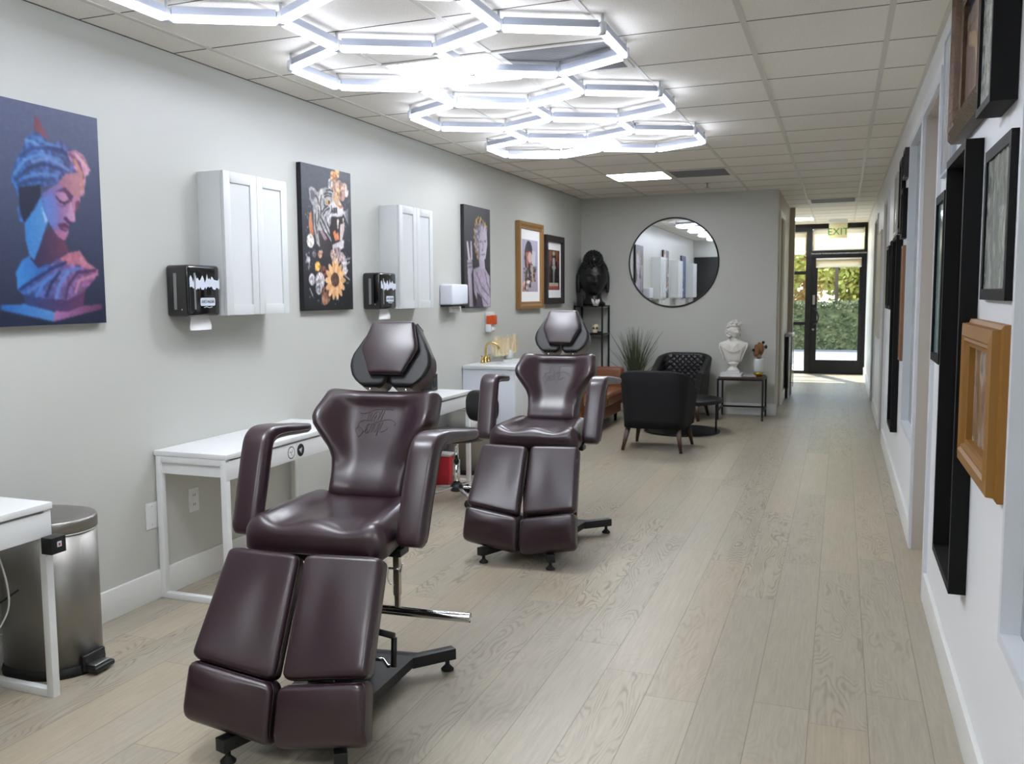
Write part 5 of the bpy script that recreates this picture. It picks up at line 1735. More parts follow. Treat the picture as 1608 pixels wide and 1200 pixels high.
# countertop with basin cut-out
mb = MB()
mb.box(.001, .51, -.012, .20, .83, .86, .002); mb.box(.001, .51, .72, .94, .83, .86, .002)
mb.box(.001, .12, .20, .72, .83, .86, .002); mb.box(.44, .51, .20, .72, .83, .86, .002)
ct = mb.build('countertop', M_white, t)
mb = MB()
for x0, x1, yy0, yy1 in ((.12, .135, .2, .72), (.425, .44, .2, .72), (.135, .425, .2, .215), (.135, .425, .705, .72)):
    mb.box(x0, x1, yy0, yy1, .74, .85)
mb.box(.12, .44, .2, .72, .72, .74)
mb.build('basin', M_white, ct)
t = thing('faucet', 'brass two-handle faucet on the white sink countertop', 'faucet', (LW + .085, 7.84, .86))
mb = MB()
mb.lathe([(.026, 0), (.024, .008), (.016, .03), (.012, .06)], (0, 0, 0), 16)
mb.tube(catmull([(0, 0, .04), (0, 0, .12), (.015, .0, .165), (.055, .01, .185), (.1, .02, .165), (.12, .03, .125)], 6), .011, 10)
mb.build('spout', M_gold, t)
for yy in (-.075, .075):
    mb = MB()
    mb.lathe([(.024, 0), (.02, .012), (.012, .04), (.014, .055), (.008, .065)], (0, yy, 0), 14)
    mb.bar((0, yy, .06), (.0, yy + (.045 if yy > 0 else -.045), .068), .012, .008, b=.003)
    mb.build('handle', M_gold, t)
M_straw = mat('pampas_straw', (238, 222, 188), .9)
t = thing('pampas_grass', 'bunch of pale dried pampas grass plumes at the far end of the sink countertop', 'dried grass', (LW + .13, 8.33, .86))
mb = MB(); mb.lathe([(.04, 0), (.05, .02), (.045, .08), (.03, .1)], (0, 0, 0), 16); mb.build('vase', M_white, t)
rr = random.Random(3)
for k in range(26):
    yb = -.42 + .64 * k / 25
    tip = Vector((rr.uniform(-.03, .06), yb + rr.uniform(-.03, .03), .16 + rr.uniform(-.03, .09) - .1 * abs(yb + .1)))
    mb = MB()
    P = catmull([(0, 0, .08), (tip.x * .5, tip.y * .85, .06), (tip.x, tip.y, tip.z)], 5)
    mb.tube(P, .013, 8, taper=lambda q: .15 + 1.1 * math.sin(PI * min(1, q * .9 + .08)) ** .8)
    for j in range(90):
        q = rr.random()
        p = P[int(q * (len(P) - 1))]
        d = Vector((rr.uniform(-1, 1), rr.uniform(-1, 1), rr.uniform(.6, 2))).normalized() * .04
        mb.tube([p, p + d * .6, p + d + Vector((0, 0, .01))], .002, 3, cap=False)
    mb.build('plume', M_straw, t)

# ------------------------------------------------------------------ burgundy tattoo chairs
def leather(name, rgb, rough=.34, b=.12, coat=.12):
    m = mat(name, rgb, rough, spec=.5, coat=coat, bump=(240, b))
    m.node_tree.nodes['Principled BSDF'].inputs['Coat Roughness'].default_value = .26
    return m
M_burg = leather('burgundy_leather', (43, 25, 32), .34, .05, .32)
M_burgd = leather('burgundy_leather_emboss', (52, 32, 38))
M_blk_l = leather('black_leather_cushion', (12, 15, 18), .5, .05, 0)
M_base = mat('black_powder_coat', (24, 25, 27), .42, metal=.2)
M_nick = mat('satin_nickel', (200, 192, 178), .3, metal=1.0)

CG = 'burgundy tattoo chairs in the middle of the room'
ch = thing('tattoo_chair', 'nearest burgundy leather tattoo chair, with a chrome leg-rest bar at its right side', 'chair', (-1.639, 2.716, 0), 0.077, CG)

# --- seat
mb = MB()
def seat_bump(s_, t_):
    # raised side bolsters, a hollow behind a raised front middle
    side = .026 * smoothstep(.45, .85, abs(s_)) * (1 - .35 * smoothstep(.2, 1, t_))
    hollow = -.016 * gauss(t_ - .15, .6) * gauss(s_, .55)
    front = .016 * gauss(t_ + .75, .28) * gauss(s_, .30)
    thigh = -.010 * gauss(t_ + .72, .3) * (gauss(s_ - .48, .22) + gauss(s_ + .48, .22))
    return side + hollow + front + thigh
z0 = .612
cushion(mb, [(-.268, -.135, z0), (.268, -.135, z0), (.225, .36, z0 + .015), (-.225, .36, z0 + .015)], .095, .038, corner=.05, N=40, M=36, bump=seat_bump, rb=.045)
mb.build('seat', M_burg, ch)
mb = MB(); mb.box(-.21, .21, -.08, .36, .575, .612, .004); mb.box(-.262, -.2, .02, .1, .58, .606, .003); mb.box(.2, .262, .02, .1, .58, .606, .003)
mb.build('seat_frame', M_base, ch)

# --- back
B0, T0 = Vector((0, .374, .668)), Vector((0, .577, 1.074))
Hb = (T0 - B0).length
def bw(t):
    z = t * Hb
    pts = [(0, .158), (.10, .160), (.16, .165), (.195, .178), (.24, .214), (.28, .245), (.31, .256), (.34, .2545), (.40, .243), (.47, .231)]
    for i in range(len(pts) - 1):
        if z <= pts[i + 1][0]:
            q = (z - pts[i][0]) / (pts[i + 1][0] - pts[i][0])
            q = max(0, q)
            return (pts[i][1] * (1 - q) + pts[i + 1][1] * q) / .26
    return pts[-1][1] / .26
def back_bump(s_, t_):
    side = .022 * smoothstep(.50, .82, abs(s_)) * smoothstep(-.55, .2, t_)
    top = .020 * smoothstep(.66, .86, t_) * (1 - smoothstep(.52, .80, abs(s_)))
    lum = .016 * gauss(t_ + .72, .32)
    wing = .035 * smoothstep(.5, 1.0, abs(s_)) * smoothstep(-.3, .2, t_)
    return side + top + lum
def back_warp(s_, t_):
    z = (t_ + 1) / 2 * Hb
    return smoothstep(.35, 1.0, abs(s_)) * (.070 * gauss(z - .295, .11) + .012)
u = Vector((1, 0, 0))
quad = [B0 - u * .26, B0 + u * .26, T0 + u * .26, T0 - u * .26]
mb = MB()
cushion(mb, quad, .072, .026, corner=.022, N=48, M=48, bump=back_bump, warp=back_warp, wfun=lambda t: (bw(t), bw(t)))
bk = mb.build('backrest', M_burg, ch)
# embossed lettering on the back (TAT SOUL)
vb = (T0 - B0).normalized()
nb = Vector((1, 0, 0)).cross(vb).normalized()
def ep(x, y):
    """emboss sketch units -> back surface"""
    uu = (x / 12 + 540 - 601) * .00242
    zz = .345 - (y / 12 + 590 - 640) * .00262
    s_, t_ = uu / .26 / bw(zz / Hb), zz / Hb * 2 - 1
    return B0 + vb * zz + Vector((1, 0, 0)) * uu + nb * (.072 + back_bump(s_, t_) + back_warp(s_, t_) + .0006)
strokes = [
    [(310, 540), (370, 570), (450, 570), (540, 535), (640, 500), (720, 485), (830, 492), (930, 485), (1000, 500)],
    [(540, 540), (515, 600), (510, 690)], [(580, 550), (560, 620), (555, 700)], [(510, 690), (532, 706), (555, 700)],
    [(640, 570), (604, 640), (590, 725)], [(640, 570), (700, 530), (745, 560), (738, 620), (712, 690), (690, 705)], [(690, 590), (668, 640), (650, 720)], [(640, 640), (700, 630)],
    [(790, 510), (768, 600), (745, 680)], [(842, 515), (815, 600), (790, 690)], [(745, 680), (766, 700), (790, 690)],
    [(515, 705), (430, 700), (362, 735), (335, 790), (400, 850), (452, 905), (430, 965), (375, 1025)], [(278, 868), (320, 950), (375, 1025)], [(372, 745), (440, 790), (500, 850), (480, 920)], [(278, 868), (330, 840), (335, 790)],
    [(515, 800), (570, 765), (612, 785), (590, 860), (560, 930), (530, 945), (500, 920), (510, 860), (515, 800)], [(545, 815), (530, 900)],
    [(660, 760), (640, 850), (630, 920)], [(690, 770), (668, 860), (690, 915), (725, 880), (745, 800), (752, 760)], [(785, 745), (770, 850), (745, 985)],
    [(840, 730), (815, 800), (800, 890), (850, 905), (915, 880), (955, 830)], [(620, 770), (720, 730), (800, 705), (900, 680), (1000, 680), (1080, 715), (1108, 760), (1085, 780)]]
mb = MB()
for st in strokes:
    P3 = [ep(x, y) for x, y in st]
    mb.tube(catmull(P3, 4), .0013, 6)
mb.build('embossed_lettering', M_burgd, bk)
# back shell (rear side)
mb = MB()
q2 = [B0 - u * .2 - nb * .022, B0 + u * .2 - nb * .022, B0 + vb * .36 + u * .2 - nb * .022, B0 + vb * .36 - u * .2 - nb * .022]
cushion(mb, q2, .02, .008, corner=.02, wfun=lambda t: (bw(t * .7) * .9, bw(t * .7) * .9)); mb.build('back_shell', M_base, ch)

# --- headrest
hv = (Vector((0, .623, 1.374)) - Vector((0, .528, 1.176))).normalized()
hn = Vector((1, 0, 0)).cross(hv).normalized()
H0 = Vector((0, .528, 1.176))
def hexw(t):
    # outline half widths from bottom to top
    pts = [(0, .070), (.085, .098), (.10, .118), (.12, .119), (.225, .090)]
    pts = [(0, .070), (.105, .120), (.125, .119), (.228, .088)]
    z = t * .228
    for i in range(len(pts) - 1):
        if z <= pts[i + 1][0]:
            q = (z - pts[i][0]) / (pts[i + 1][0] - pts[i][0])
            return (pts[i][1] * (1 - q) + pts[i + 1][1] * q) / .12
    return pts[-1][1] / .12
o0 = H0 - hv * .006 - hn * .042
mb = MB()
cushion(mb, [o0 - u * .12, o0 + u * .12, o0 + hv * .228 + u * .12, o0 + hv * .228 - u * .12], .044, .012, corner=.006, N=30, M=34, wfun=lambda t: (hexw(t), hexw(t)), crown=.008, piping=.0016)
mb.build('headrest_pad', M_burg, ch)
W0 = H0 - hv * .048 - hn * .118
Hw = .275
def wing_outer(t):
    z = t * Hw
    pts = [(0, .105), (.02, .135), (.05, .160), (.085, .174), (.11, .175), (.14, .168), (.20, .134), (.25, .104), (.275, .090)]
    for i in range(len(pts) - 1):
        if z <= pts[i + 1][0] + 1e-6:
            q = (z - pts[i][0]) / (pts[i + 1][0] - pts[i][0])
            return pts[i][1] * (1 - q) + pts[i + 1][1] * q
    return .09
for sg in (-1, 1):
    mb = MB()
    inner, full = .006, .18
    a0, a1 = (W0 - u * full, W0 - u * inner) if sg < 0 else (W0 + u * inner, W0 + u * full)
    half = (full - inner) / 2
    mid_ = (full + inner) / 2
    if sg < 0:
        wf = lambda t: ((wing_outer(t) - mid_) / half, 1.0)
    else:
        wf = lambda t: (1.0, (wing_outer(t) - mid_) / half)
    cushion(mb, [a0, a1, a1 + hv * Hw, a0 + hv * Hw], .088, .016, corner=.035, N=26, M=36, wfun=wf, side_mi=0, front_mi=1, piping=.0014)
    mb.build('headrest_wing', [M_burg, M_blk_l], ch)
for sg in (-1, 1):
    mb = MB(); mb.tube([(sg * .078, .545, 1.06), (sg * .078, .575, 1.15)], .005, 10); mb.build('headrest_post', M_chrome, ch)

# --- arms
def arm(sg):
    t_ = []
    P = [(0, -.018, .632), (0, .02, .735), (0, .058, .835), (0, .090, .915), (0, .108, .948), (0, .135, .966), (0, .18, .973), (0, .27, .968), (0, .36, .958), (0, .48, .946), (0, .54, .942)]
    Wd = [.104, .106, .108, .108, .108, .108, .107, .104, .098, .084, .05]
    Th = [.070, .074, .074, .072, .070, .062, .052, .046, .042, .038, .026]
    xs = [.315, .318, .322, .326, .328, .330, .332, .338, .346, .356, .362]
    pts = [Vector((sg * xs[i], P[i][1], P[i][2])) for i in range(len(P))]
    # refine
    n = 8
    rp, rw, rt = [], [], []
    for i in range(len(P) - 1):
        for k in range(n):
            q = k / n
            rw.append(Wd[i] * (1 - q) + Wd[i + 1] * q); rt.append(Th[i] * (1 - q) + Th[i + 1] * q)
    rw.append(Wd[-1]); rt.append(Th[-1])
    rp = catmull(pts, n)
    # rounded ends
    for j, f in ((0, .72), (1, .86), (2, .95), (len(rw) - 1, .5), (len(rw) - 2, .78), (len(rw) - 3, .92)):
        rw[j] *= f; rt[j] *= f
    mb = MB()
    rings = []
    for i, p in enumerate(rp):
        tg = (rp[min(i + 1, len(rp) - 1)] - rp[max(i - 1, 0)]).normalized()
        a = Vector((1, 0, 0))
        up = tg.cross(a).normalized() * -1
        a = up.cross(tg).normalized() * -1
        up2 = a.cross(tg).normalized()
        sec = rrect(rw[i], rt[i], min(rw[i], rt[i]) * .36, 5)
        rings.append([mb.vert(p + Vector((1, 0, 0)) * x + up2 * y) for x, y in sec])
    m = len(rings[0])
    for i in range(len(rings) - 1):
        for j in range(m):
            k = (j + 1) % m
            mb.face((rings[i][j], rings[i][k], rings[i + 1][k], rings[i + 1][j]), True)
    mb.face(list(reversed(rings[0])), True); mb.face(rings[-1], True)
    o = mb.build('armrest', M_burg, ch, recalc=True)
    # seam piping down both edges of the upholstery
    mb = MB()
    for sx in (-1, 1):
        pp = []
        for i in range(2, len(rp) - 2, 2):
            tg = (rp[i + 1] - rp[i - 1]).normalized()
            up2 = Vector((1, 0, 0)).cross(tg).normalized()
            pp.append(rp[i] + Vector((sx * rw[i] / 2, 0, 0)) + up2 * (-rt[i] * .16))
        mb.tube(pp, .0022, 6)
    mb.build('seam_piping', M_burgd, o)
    mb = MB()
    mb.bar((sg * .24, .06, .60), (sg * .285, .06, .66), .05, .012)
    mb.build('arm_bracket', M_base, ch)
arm(-1); arm(1)

# --- legrest and foot pads
def crease(sg):
    def f(s_, t_):
        a = .006 * smoothstep(-.2, .9, s_ * sg) * (1 - t_) * .3
        return a - .004 * gauss(s_ + sg * .35, .35) * gauss(t_, .7)
    return f
for sg in (-1, 1):
    o_, i_ = (lambda x: sg * x), None
    TO, TI = Vector((sg * .277, -.187, .642)), Vector((sg * .0055, -.200, .636))
    BO, BI = Vector((sg * .305, -.392, .330)), Vector((sg * .0075, -.386, .284))
    if sg < 0:
        q = [BO, BI, TI, TO]
    else:
        q = [BI, BO, TO, TI]
    nn = (q[1] - q[0]).cross(q[3] - q[0]).normalized()
    q = [p - nn * .062 for p in q]
    mb = MB(); cushion(mb, q, .062, .020, corner=.026, N=30, M=36, bump=crease(sg), crown=.004, piping=.0013); mb.build('leg_pad', M_burg, ch)
    TO, TI = Vector((sg * .307, -.408, .318)), Vector((sg * .008, -.402, .268))
    BO, BI = Vector((sg * .318, -.452, .130)), Vector((sg * .009, -.454, .080))
    if sg < 0:
        q = [BO, BI, TI, TO]
    else:
        q = [BI, BO, TO, TI]
    nn = (q[1] - q[0]).cross(q[3] - q[0]).normalized()
    q = [p - nn * .078 for p in q]
    def fb(s_, t_):
        return .012 * gauss(t_ - .35, .45) * gauss(s_ - sg * .2, .8)
    mb = MB(); cushion(mb, q, .078, .020, corner=.026, N=30, M=30, bump=fb, rb=.06, piping=.0013); mb.build('foot_pad', M_burg, ch)
    mb = MB()
    mb.bar((sg * .15, -.10, .585), (sg * .15, -.29, .40), .04, .012, up=(0, -1, 1)); mb.bar((sg * .15, -.29, .40), (sg * .15, -.355, .17), .04, .012, up=(0, -1, 1))
    mb.build('pad_support', M_base, ch)

# --- lift column and crank
mb = MB()
mb.box(-.09, .09, -.02, .17, .085, .36, .01)
mb.bar((-.07, .02, .34), (-.07, .16, .58), .03, .05, up=(1, 0, 0)); mb.bar((.07, .02, .34), (.07, .16, .58), .03, .05, up=(1, 0, 0))
mb.bar((-.045, .16, .34), (-.045, .0, .58), .02, .05, up=(1, 0, 0)); mb.bar((.045, .16, .34), (.045, .0, .58), .02, .05, up=(1, 0, 0))
mb.box(-.11, .11, -.03, .2, .555, .578, .003)
mb.build('lift_column', M_base, ch)
mb = MB()
mb.tube([(.09, .10, .17), (.155, .10, .175), (.175, .095, .155), (.2, .09, .16)], .007, 8)
mb.build('crank_arm', M_chrome, ch)
mb = MB()
mb.tube([(.2, .09, .158), (.2, .098, .262)], .011, 10)
mb.tube([(.2, .098, .268), (.1, .10, .282)], .012, 10)
mb.build('crank_handle', M_black, ch)

# --- base plate, arms and feet
def base_mesh():
    mb = MB()
    zt, zb = .088, .050
    plate = [(-.10, -.26), (.10, -.26), (.205, .10), (.205, .38), (-.205, .38), (-.205, .10)]
    plate = [(-.13, -.25), (.13, -.25), (.2, .375), (-.2, .375)]
    mb.prism(plate, zb, zt)
    for sx in (-1, 1):
        mb.bar((sx * .115, -.22, .066), (sx * .205, -.425, .066), .042, .044, b=.002)
        mb.bar((sx * .180, .345, .066), (sx * .318, .475, .066), .042, .044, b=.002)
    mb.box(-.15, .15, -.27, -.22, .046, .088, .002)
    mb.box(-.2, .2, .345, .39, .046, .088, .002)
    return mb
bs = base_mesh().build('base', M_base, ch)
bs.rotation_euler = (0, 0, .06)
for x, y in ((-.192, -.398), (.192, -.398), (-.297, .455), (.297, .455)):
    mb = MB()
    mb.lathe([(.024, 0), (.026, .006), (.012, .020), (.009, .024), (.009, .046)], (x, y, 0), 16)
    mb.build('foot', M_rubber, bs)

ch2 = dup(ch, (-1.610, 5.020, 0), 0.047, 'farther burgundy leather tattoo chair, in front of the sink cabinet', CG)
for c in ch2.children:
    if c.name.startswith('base'):
        c.rotation_euler = (0, 0, -.04)
# chrome leg-rest bar fitted on the nearest chair only
mb = MB()
mb.box(.203, .227, .09, .112, .42, .59, .002)
mb.build('bar_sleeve', M_nick, ch)
mb = MB(); mb.box(.206, .224, .093, .109, .365, .44, .001); mb.build('bar_post', M_nick, ch)
mb = MB(); mb.tube([(-.04, .100, .362), (.485, .100, .362)], .0165, 20, cap=False); mb.tube([(-.04, .100, .362), (.483, .100, .362)], .0125, 16)
mb.build('leg_bar', M_chrome, ch)
mb = MB(); mb.tube([(.19, .082, .52), (.24, .082, .52)], .004, 8); mb.tube([(.235, .08, .51), (.248, .075, .545)], .003, 6)
mb.tube(catmull([(.192, .08, .52), (.188, .078, .49), (.195, .08, .465), (.21, .085, .46)], 5), .0015, 5)
mb.build('locking_pin', M_chrome, ch)

# ------------------------------------------------------------------ round mirror
t = thing('round_mirror', 'large round mirror with a thin black rim on the back wall', 'mirror', (-1.93, BY - .003, 1.855), .0045)
Rm = .545
mb = MB(); mb.lathe([(Rm - .012, -.012), (Rm - .012, -.010)], (0, 0, 0), 64, 'y'); mb.build('mirror_glass', mat('mirror_silver', (238, 240, 240), .0, metal=1.0), t)
mb = MB()
pts = [(Rm * math.cos(2 * PI * k / 72), -.009, Rm * math.sin(2 * PI * k / 72)) for k in range(72)]
mb.tube(pts, .0085, 8, closed=True); mb.build('rim', M_black, t)

# ------------------------------------------------------------------ tub armchairs
def tub_chair(loc, rot, label, Mout, Min, Mleg):
    t = thing('armchair', label, 'armchair', loc, rot, 'tub armchairs round the black coffee table')
    # front is -Y.  U path in plan
    n = 48
    mb = MB()
    wd, dp, R = .285, .29, .12
    path = []
    def U(q):
        # q in 0..1 from right front round the back to left front
        L1 = (2 * dp - R)
        arc = PI / 2 * R
        Lb = 2 * (wd - R)
        tot = 2 * L1 + 2 * arc + Lb
        s_ = q * tot
        if s_ < L1:
            return Vector((wd, -dp + s_, 0)), Vector((1, 0, 0)), s_ / tot
        s_ -= L1
        if s_ < arc:
            a = s_ / R
            return Vector((wd - R + R * math.cos(a), dp - R + R * math.sin(a), 0)), Vector((math.cos(a), math.sin(a), 0)), q
        s_ -= arc
        if s_ < Lb:
            return Vector((wd - R - s_, dp, 0)), Vector((0, 1, 0)), q
        s_ -= Lb
        if s_ < arc:
            a = PI / 2 + s_ / R
            return Vector((-wd + R + R * math.cos(a), dp - R + R * math.sin(a), 0)), Vector((math.cos(a), math.sin(a), 0)), q
        s_ -= arc
        return Vector((-wd, dp - R - s_, 0)), Vector((-1, 0, 0)), q
    rings = []
    Th = .075
    for i in range(n + 1):
        q = i / n
        p, o, _ = U(q)
        f = smoothstep(.0, .42, min(q, 1 - q))
        top = .560 + .195 * f
        fl = .045 + .02 * (1 - f)
        sec = []
        def P(k, z):
            # k: 0 outer face, 1 inner face
            flare = fl * ((z - .2) / .55) ** 1.3 if z > .2 else 0
            return p + o * (flare - k * Th) + Vector((0, 0, z))
        for z in (.215, .3, .4, .5, .6 if top > .65 else .53):
            sec.append(P(0, min(z, top - .03)))
        sec += [P(-.02, top - .015), P(.15, top), P(.5, top + .008), P(.85, top), P(1.02, top - .018)]
        for z in (.6 if top > .65 else .53, .5, .4, .3):
            sec.append(P(1, min(z, top - .03)))
        rings.append([mb.vert(v) for v in sec])
    m = len(rings[0])
    for i in range(n):
        for j in range(m - 1):
            mb.face((rings[i][j], rings[i][j + 1], rings[i + 1][j + 1], rings[i + 1][j]), True, 1 if j >= 9 else 0)
        mb.face((rings[i][m - 1], rings[i][0], rings[i + 1][0], rings[i + 1][m - 1]), False, 0)
    mb.face(rings[0], False, 0); mb.face(list(reversed(rings[-1])), False, 0)
    sh = mb.build('backrest', [Mout, Min], t, recalc=True)
    mb = MB(); mb.box(-.27, .27, -.275, .25, .215, .33, .02); mb.build('seat_base', Mout, t)
    mb = MB()
    cushion(mb, [(-.205, -.30, .33), (.205, -.30, .33), (.205, .2, .33), (-.205, .2, .33)], .11, .035, corner=.05, crown=.02)
    mb.build('seat_cushion', Mout, t)
    for sx in (-1, 1):
        for sy in (-1, 1):
            mb = MB()
            a = Vector((sx * .235, sy * .225, .217)); b = Vector((sx * .275, sy * .285, 0))
            mb.sweep([a, b], lambda i: rrect(.045 - .02 * i, .045 - .02 * i, .004, 2), up=(0, 1, 0))
            mb.build('leg', Mleg, t)
    return t
M_greyl = mat('charcoal_fabric', (26, 26, 28), .8, spec=.25, bump=(300, .2))
M_dleg = mat('dark_walnut_leg', (60, 36, 22), .5)
def quilt(name, rgb):
    m = mat(name, rgb, .42, spec=.5)
    n, l = m.node_tree.nodes, m.node_tree.links
    tc = n['Texture Coordinate']
    sep = n.new('ShaderNodeSeparateXYZ'); l.new(tc.outputs['Object'], sep.inputs[0])
    def M_(op, a, b=None):
        x = n.new('ShaderNodeMath'); x.operation = op
        for i, v in enumerate((a, b)):
            if v is None: continue
            if isinstance(v, (int, float)): x.inputs[i].default_value = v
            else: l.new(v, x.inputs[i])
        return x.outputs[0]
    p = M_('MULTIPLY', M_('ADD', sep.outputs[0], sep.outputs[2]), 14.0)
    q = M_('MULTIPLY', M_('SUBTRACT', sep.outputs[0], sep.outputs[2]), 14.0)
    a = M_('ABSOLUTE', M_('SINE', M_('MULTIPLY', p, PI)))
    b = M_('ABSOLUTE', M_('SINE', M_('MULTIPLY', q, PI)))
    h = M_('POWER', M_('MINIMUM', a, b), .4)
    bp = n.new('ShaderNodeBump'); bp.inputs['Strength'].default_value = .9; bp.inputs['Distance'].default_value = .012
    l.new(h, bp.inputs['Height']); l.new(bp.outputs[0], n['Principled BSDF'].inputs['Normal'])
    return m
tub_chair((-1.60, 8.77, 0), math.radians(180 - 2), 'charcoal tub armchair nearer the camera, turned with its back to us', M_greyl, M_greyl, M_dleg)
tub_chair((-1.745, 10.98, 0), math.radians(-4), 'black tub armchair facing us with a diamond-quilted back, behind the coffee table',
          leather('black_leather', (16, 16, 18), .5), quilt('quilted_black_leather', (22, 22, 24)), M_dleg)

# ------------------------------------------------------------------ round black coffee table
t = thing('coffee_table', 'round black metal coffee table on a floor disc between the two armchairs', 'table', (-1.55, 9.88, 0))
mb = MB(); mb.lathe([(.395, 0), (.40, .004), (.40, .014), (.395, .018)], (0, 0, 0), 48); mb.build('base_disc', M_blackm, t)
mb = MB(); mb.lathe([(.395, .318), (.42, .322), (.42, .36), (.41, .362), (.405, .332), (.0, .331)], (0, 0, 0), 48); mb.build('tray_top', M_blackm, t)
for a in (-.28, 1.6, 3.6):
    mb = MB(); x, y = .385 * math.cos(a), .385 * math.sin(a); mb.box(x - .01, x + .01, y - .01, y + .01, .014, .322); mb.build('leg', M_blackm, t)

# ------------------------------------------------------------------ side table with the bust
ST = Vector((-1.055, 11.16, 0))
t = thing('side_table', 'small black metal side table with a dark wood top against the back wall', 'table', ST)
mb = MB(); mb.box(-.25, .25, -.225, .225, .482, .502, .002); mb.build('tabletop', mat('dark_rustic_wood', (70, 48, 38), .5, vary=(12, .4)), t)
mb = MB()
for sx in (-1, 1):
    for y0, y1 in ((-.24, .24),):
        mb.box(sx * .25 - .01, sx * .25 + .01, -.22, .22, .462, .482)
for sy in (-1, 1):
    mb.box(-.24, .24, sy * .23 - .01, sy * .23 + .01, .462, .482)
mb.build('frame', M_blackm, t)
mb = MB(); mb.box(-.24, .24, .22, .24, .10, .12); mb.build('stretcher', M_blackm, t)
for sx in (-1, 1):
    mb = MB(); mb.box(sx * .25 - .01, sx * .25 + .01, -.22, .22, .10, .12); mb.build('stretcher', M_blackm, t)
for sx in (-1, 1):
    for sy in (-1, 1):
        mb = MB(); mb.box(sx * .25 - .011, sx * .25 + .011, sy * .23 - .011, sy * .23 + .011, 0, .482); mb.build('leg', M_blackm, t)

t = thing('book', 'thin white book lying under the bust at the left end of the side table', 'book', (-1.17, 11.13, .502))
mb = MB(); mb.box(-.118, .118, -.15, .15, .001, .03, .001); mb.build('pages', M_paper, t)
mb = MB(); mb.box(-.122, .122, -.154, .154, .030, .034); mb.box(-.122, .122, -.154, .154, 0, .001); mb.build('cover', mat('book_cover_white', (214, 214, 218), .5), t)
t = thing('magazine', 'thin pale magazine lying between the bust and the vase', 'magazine', (-.965, 11.14, .502))
mb = MB(); mb.box(-.08, .075, -.12, .12, 0, .012, .001); mb.build('pages', mat('magazine_grey', (170, 172, 176), .5), t)

# sculpted heads ---------------------------------------------------
def head_surface(mb, c, Hh, yaw, pitch=0.0, rx=.36, ry=.43, face=1.0, hair=None, seg=64, rings=48, calm=False):
    """head of height Hh centred at c, facing -Y then turned by yaw"""
    R = Matrix.Rotation(yaw, 3, 'Z') @ Matrix.Rotation(pitch, 3, 'X')
    V = []
    for i in range(rings + 1):
        th = PI * i / rings
        row = []
        for k in range(seg):
            a = 2 * PI * k / seg
            d = Vector((math.sin(th) * math.cos(a), math.sin(th) * math.sin(a), math.cos(th)))
            x, y, z = d
            px, py, pz = rx * x, ry * y, .5 * z
            # jaw narrows, back of the skull rounds in
            if z < 0:
                px *= 1 - .34 * (-z) ** 1.4
                py *= 1 - .22 * (-z) * (1 if y > 0 else .2)
            f = max(0.0, -y)
            X = px
            if f > 0.15:
                w_ = smoothstep(.15, .6, f)
                nose = .105 * gauss(X, .042 + .03 * smoothstep(.05, -.14, pz)) * smoothstep(.10, -.10, pz) * (1 - smoothstep(-.135, -.175, -(-pz)) if False else 1) * (1 if pz > -.13 else math.exp(-((pz + .13) / .022) ** 2)) * (1 if pz < .12 else 0)
                brow = .030 * gauss(pz - .075, .035) * gauss(abs(X) - .12, .10)
                eye = -.040 * gauss(pz - .015, .042) * gauss(abs(X) - .125, .055)
                ball = .022 * gauss(pz - .010, .022) * gauss(abs(X) - .125, .042)
                cheek = .016 * gauss(pz + .09, .07) * gauss(abs(X) - .17, .07)
                lip = .030 * (gauss(pz + .205, .016) + gauss(pz + .243, .018)) * gauss(X, .075) - .018 * gauss(pz + .224, .008) * gauss(X, .09)
                chin = .035 * gauss(pz + .36, .06) * gauss(X, .10)
                flat = -.02 * gauss(X, .3)
                py -= w_ * face * (nose + brow + eye + ball + cheek + lip + chin + flat)
            p = Vector((px, py, pz)) * Hh
            row.append(mb.vert(Vector(c) + R @ p))
        V.append(row)
    for i in range(rings):
        for j in range(seg):
            k = (j + 1) % seg
            mb.face((V[i][j], V[i + 1][j], V[i + 1][k], V[i][k]), True)
    return R
def ell_loft(mb, prof, c=(0, 0, 0), seg=40, disp=None):
    """prof: (z, rx, ry, yoff)"""
    R = []
    for z, rx, ry, yo in prof:
        row = []
        for k in range(seg):
            a = 2 * PI * k / seg
            dd = disp(a, z) if disp else 0
            row.append(mb.vert(Vector(c) + Vector(((rx + dd) * math.cos(a), (ry + dd) * math.sin(a) + yo, z))))
        R.append(row)
    for i in range(len(R) - 1):
        for j in range(seg):
            k = (j + 1) % seg
            mb.face((R[i][j], R[i][k], R[i + 1][k], R[i + 1][j]), True)
    mb.face(list(reversed(R[0])), False); mb.face(R[-1], True)

M_plaster = mat('white_plaster', (222, 220, 214), .7)
t = thing('bust_statue', 'white plaster bust of a curly-haired man looking right, standing on the book', 'statue', (-1.165, 11.2, .536))
mb = MB()
mb.box(-.078, .078, -.07, .07, 0, .018, .003)
mb.lathe([(.070, .018), (.064, .034), (.045, .052), (.036, .070), (.040, .084), (.056, .096), (.064, .104), (.064, .120), (.055, .124)], (0, 0, 0), 32)
mb.build('plinth', M_plaster, t)
mb = MB()
def drape(a, z):
    fr = max(0, -math.sin(a))
    return .004 * math.sin(8 * a + 60 * z) * smoothstep(.26, .32, z) * fr
prof = [(.120, .070, .040, 0), (.128, .090, .050, 0), (.16, .102, .060, 0), (.20, .118, .070, 0), (.245, .134, .078, 0), (.285, .152, .080, .002), (.315, .166, .076, .004), (.335, .170, .070, .005), (.350, .160, .062, .006), (.362, .128, .056, .007),
        (.374, .088, .052, .006), (.390, .060, .050, .002), (.41, .052, .050, .0), (.44, .050, .050, -.004), (.47, .050, .052, -.006)]
ell_loft(mb, prof, disp=drape)
mb.build('torso', M_plaster, t)
mb = MB()
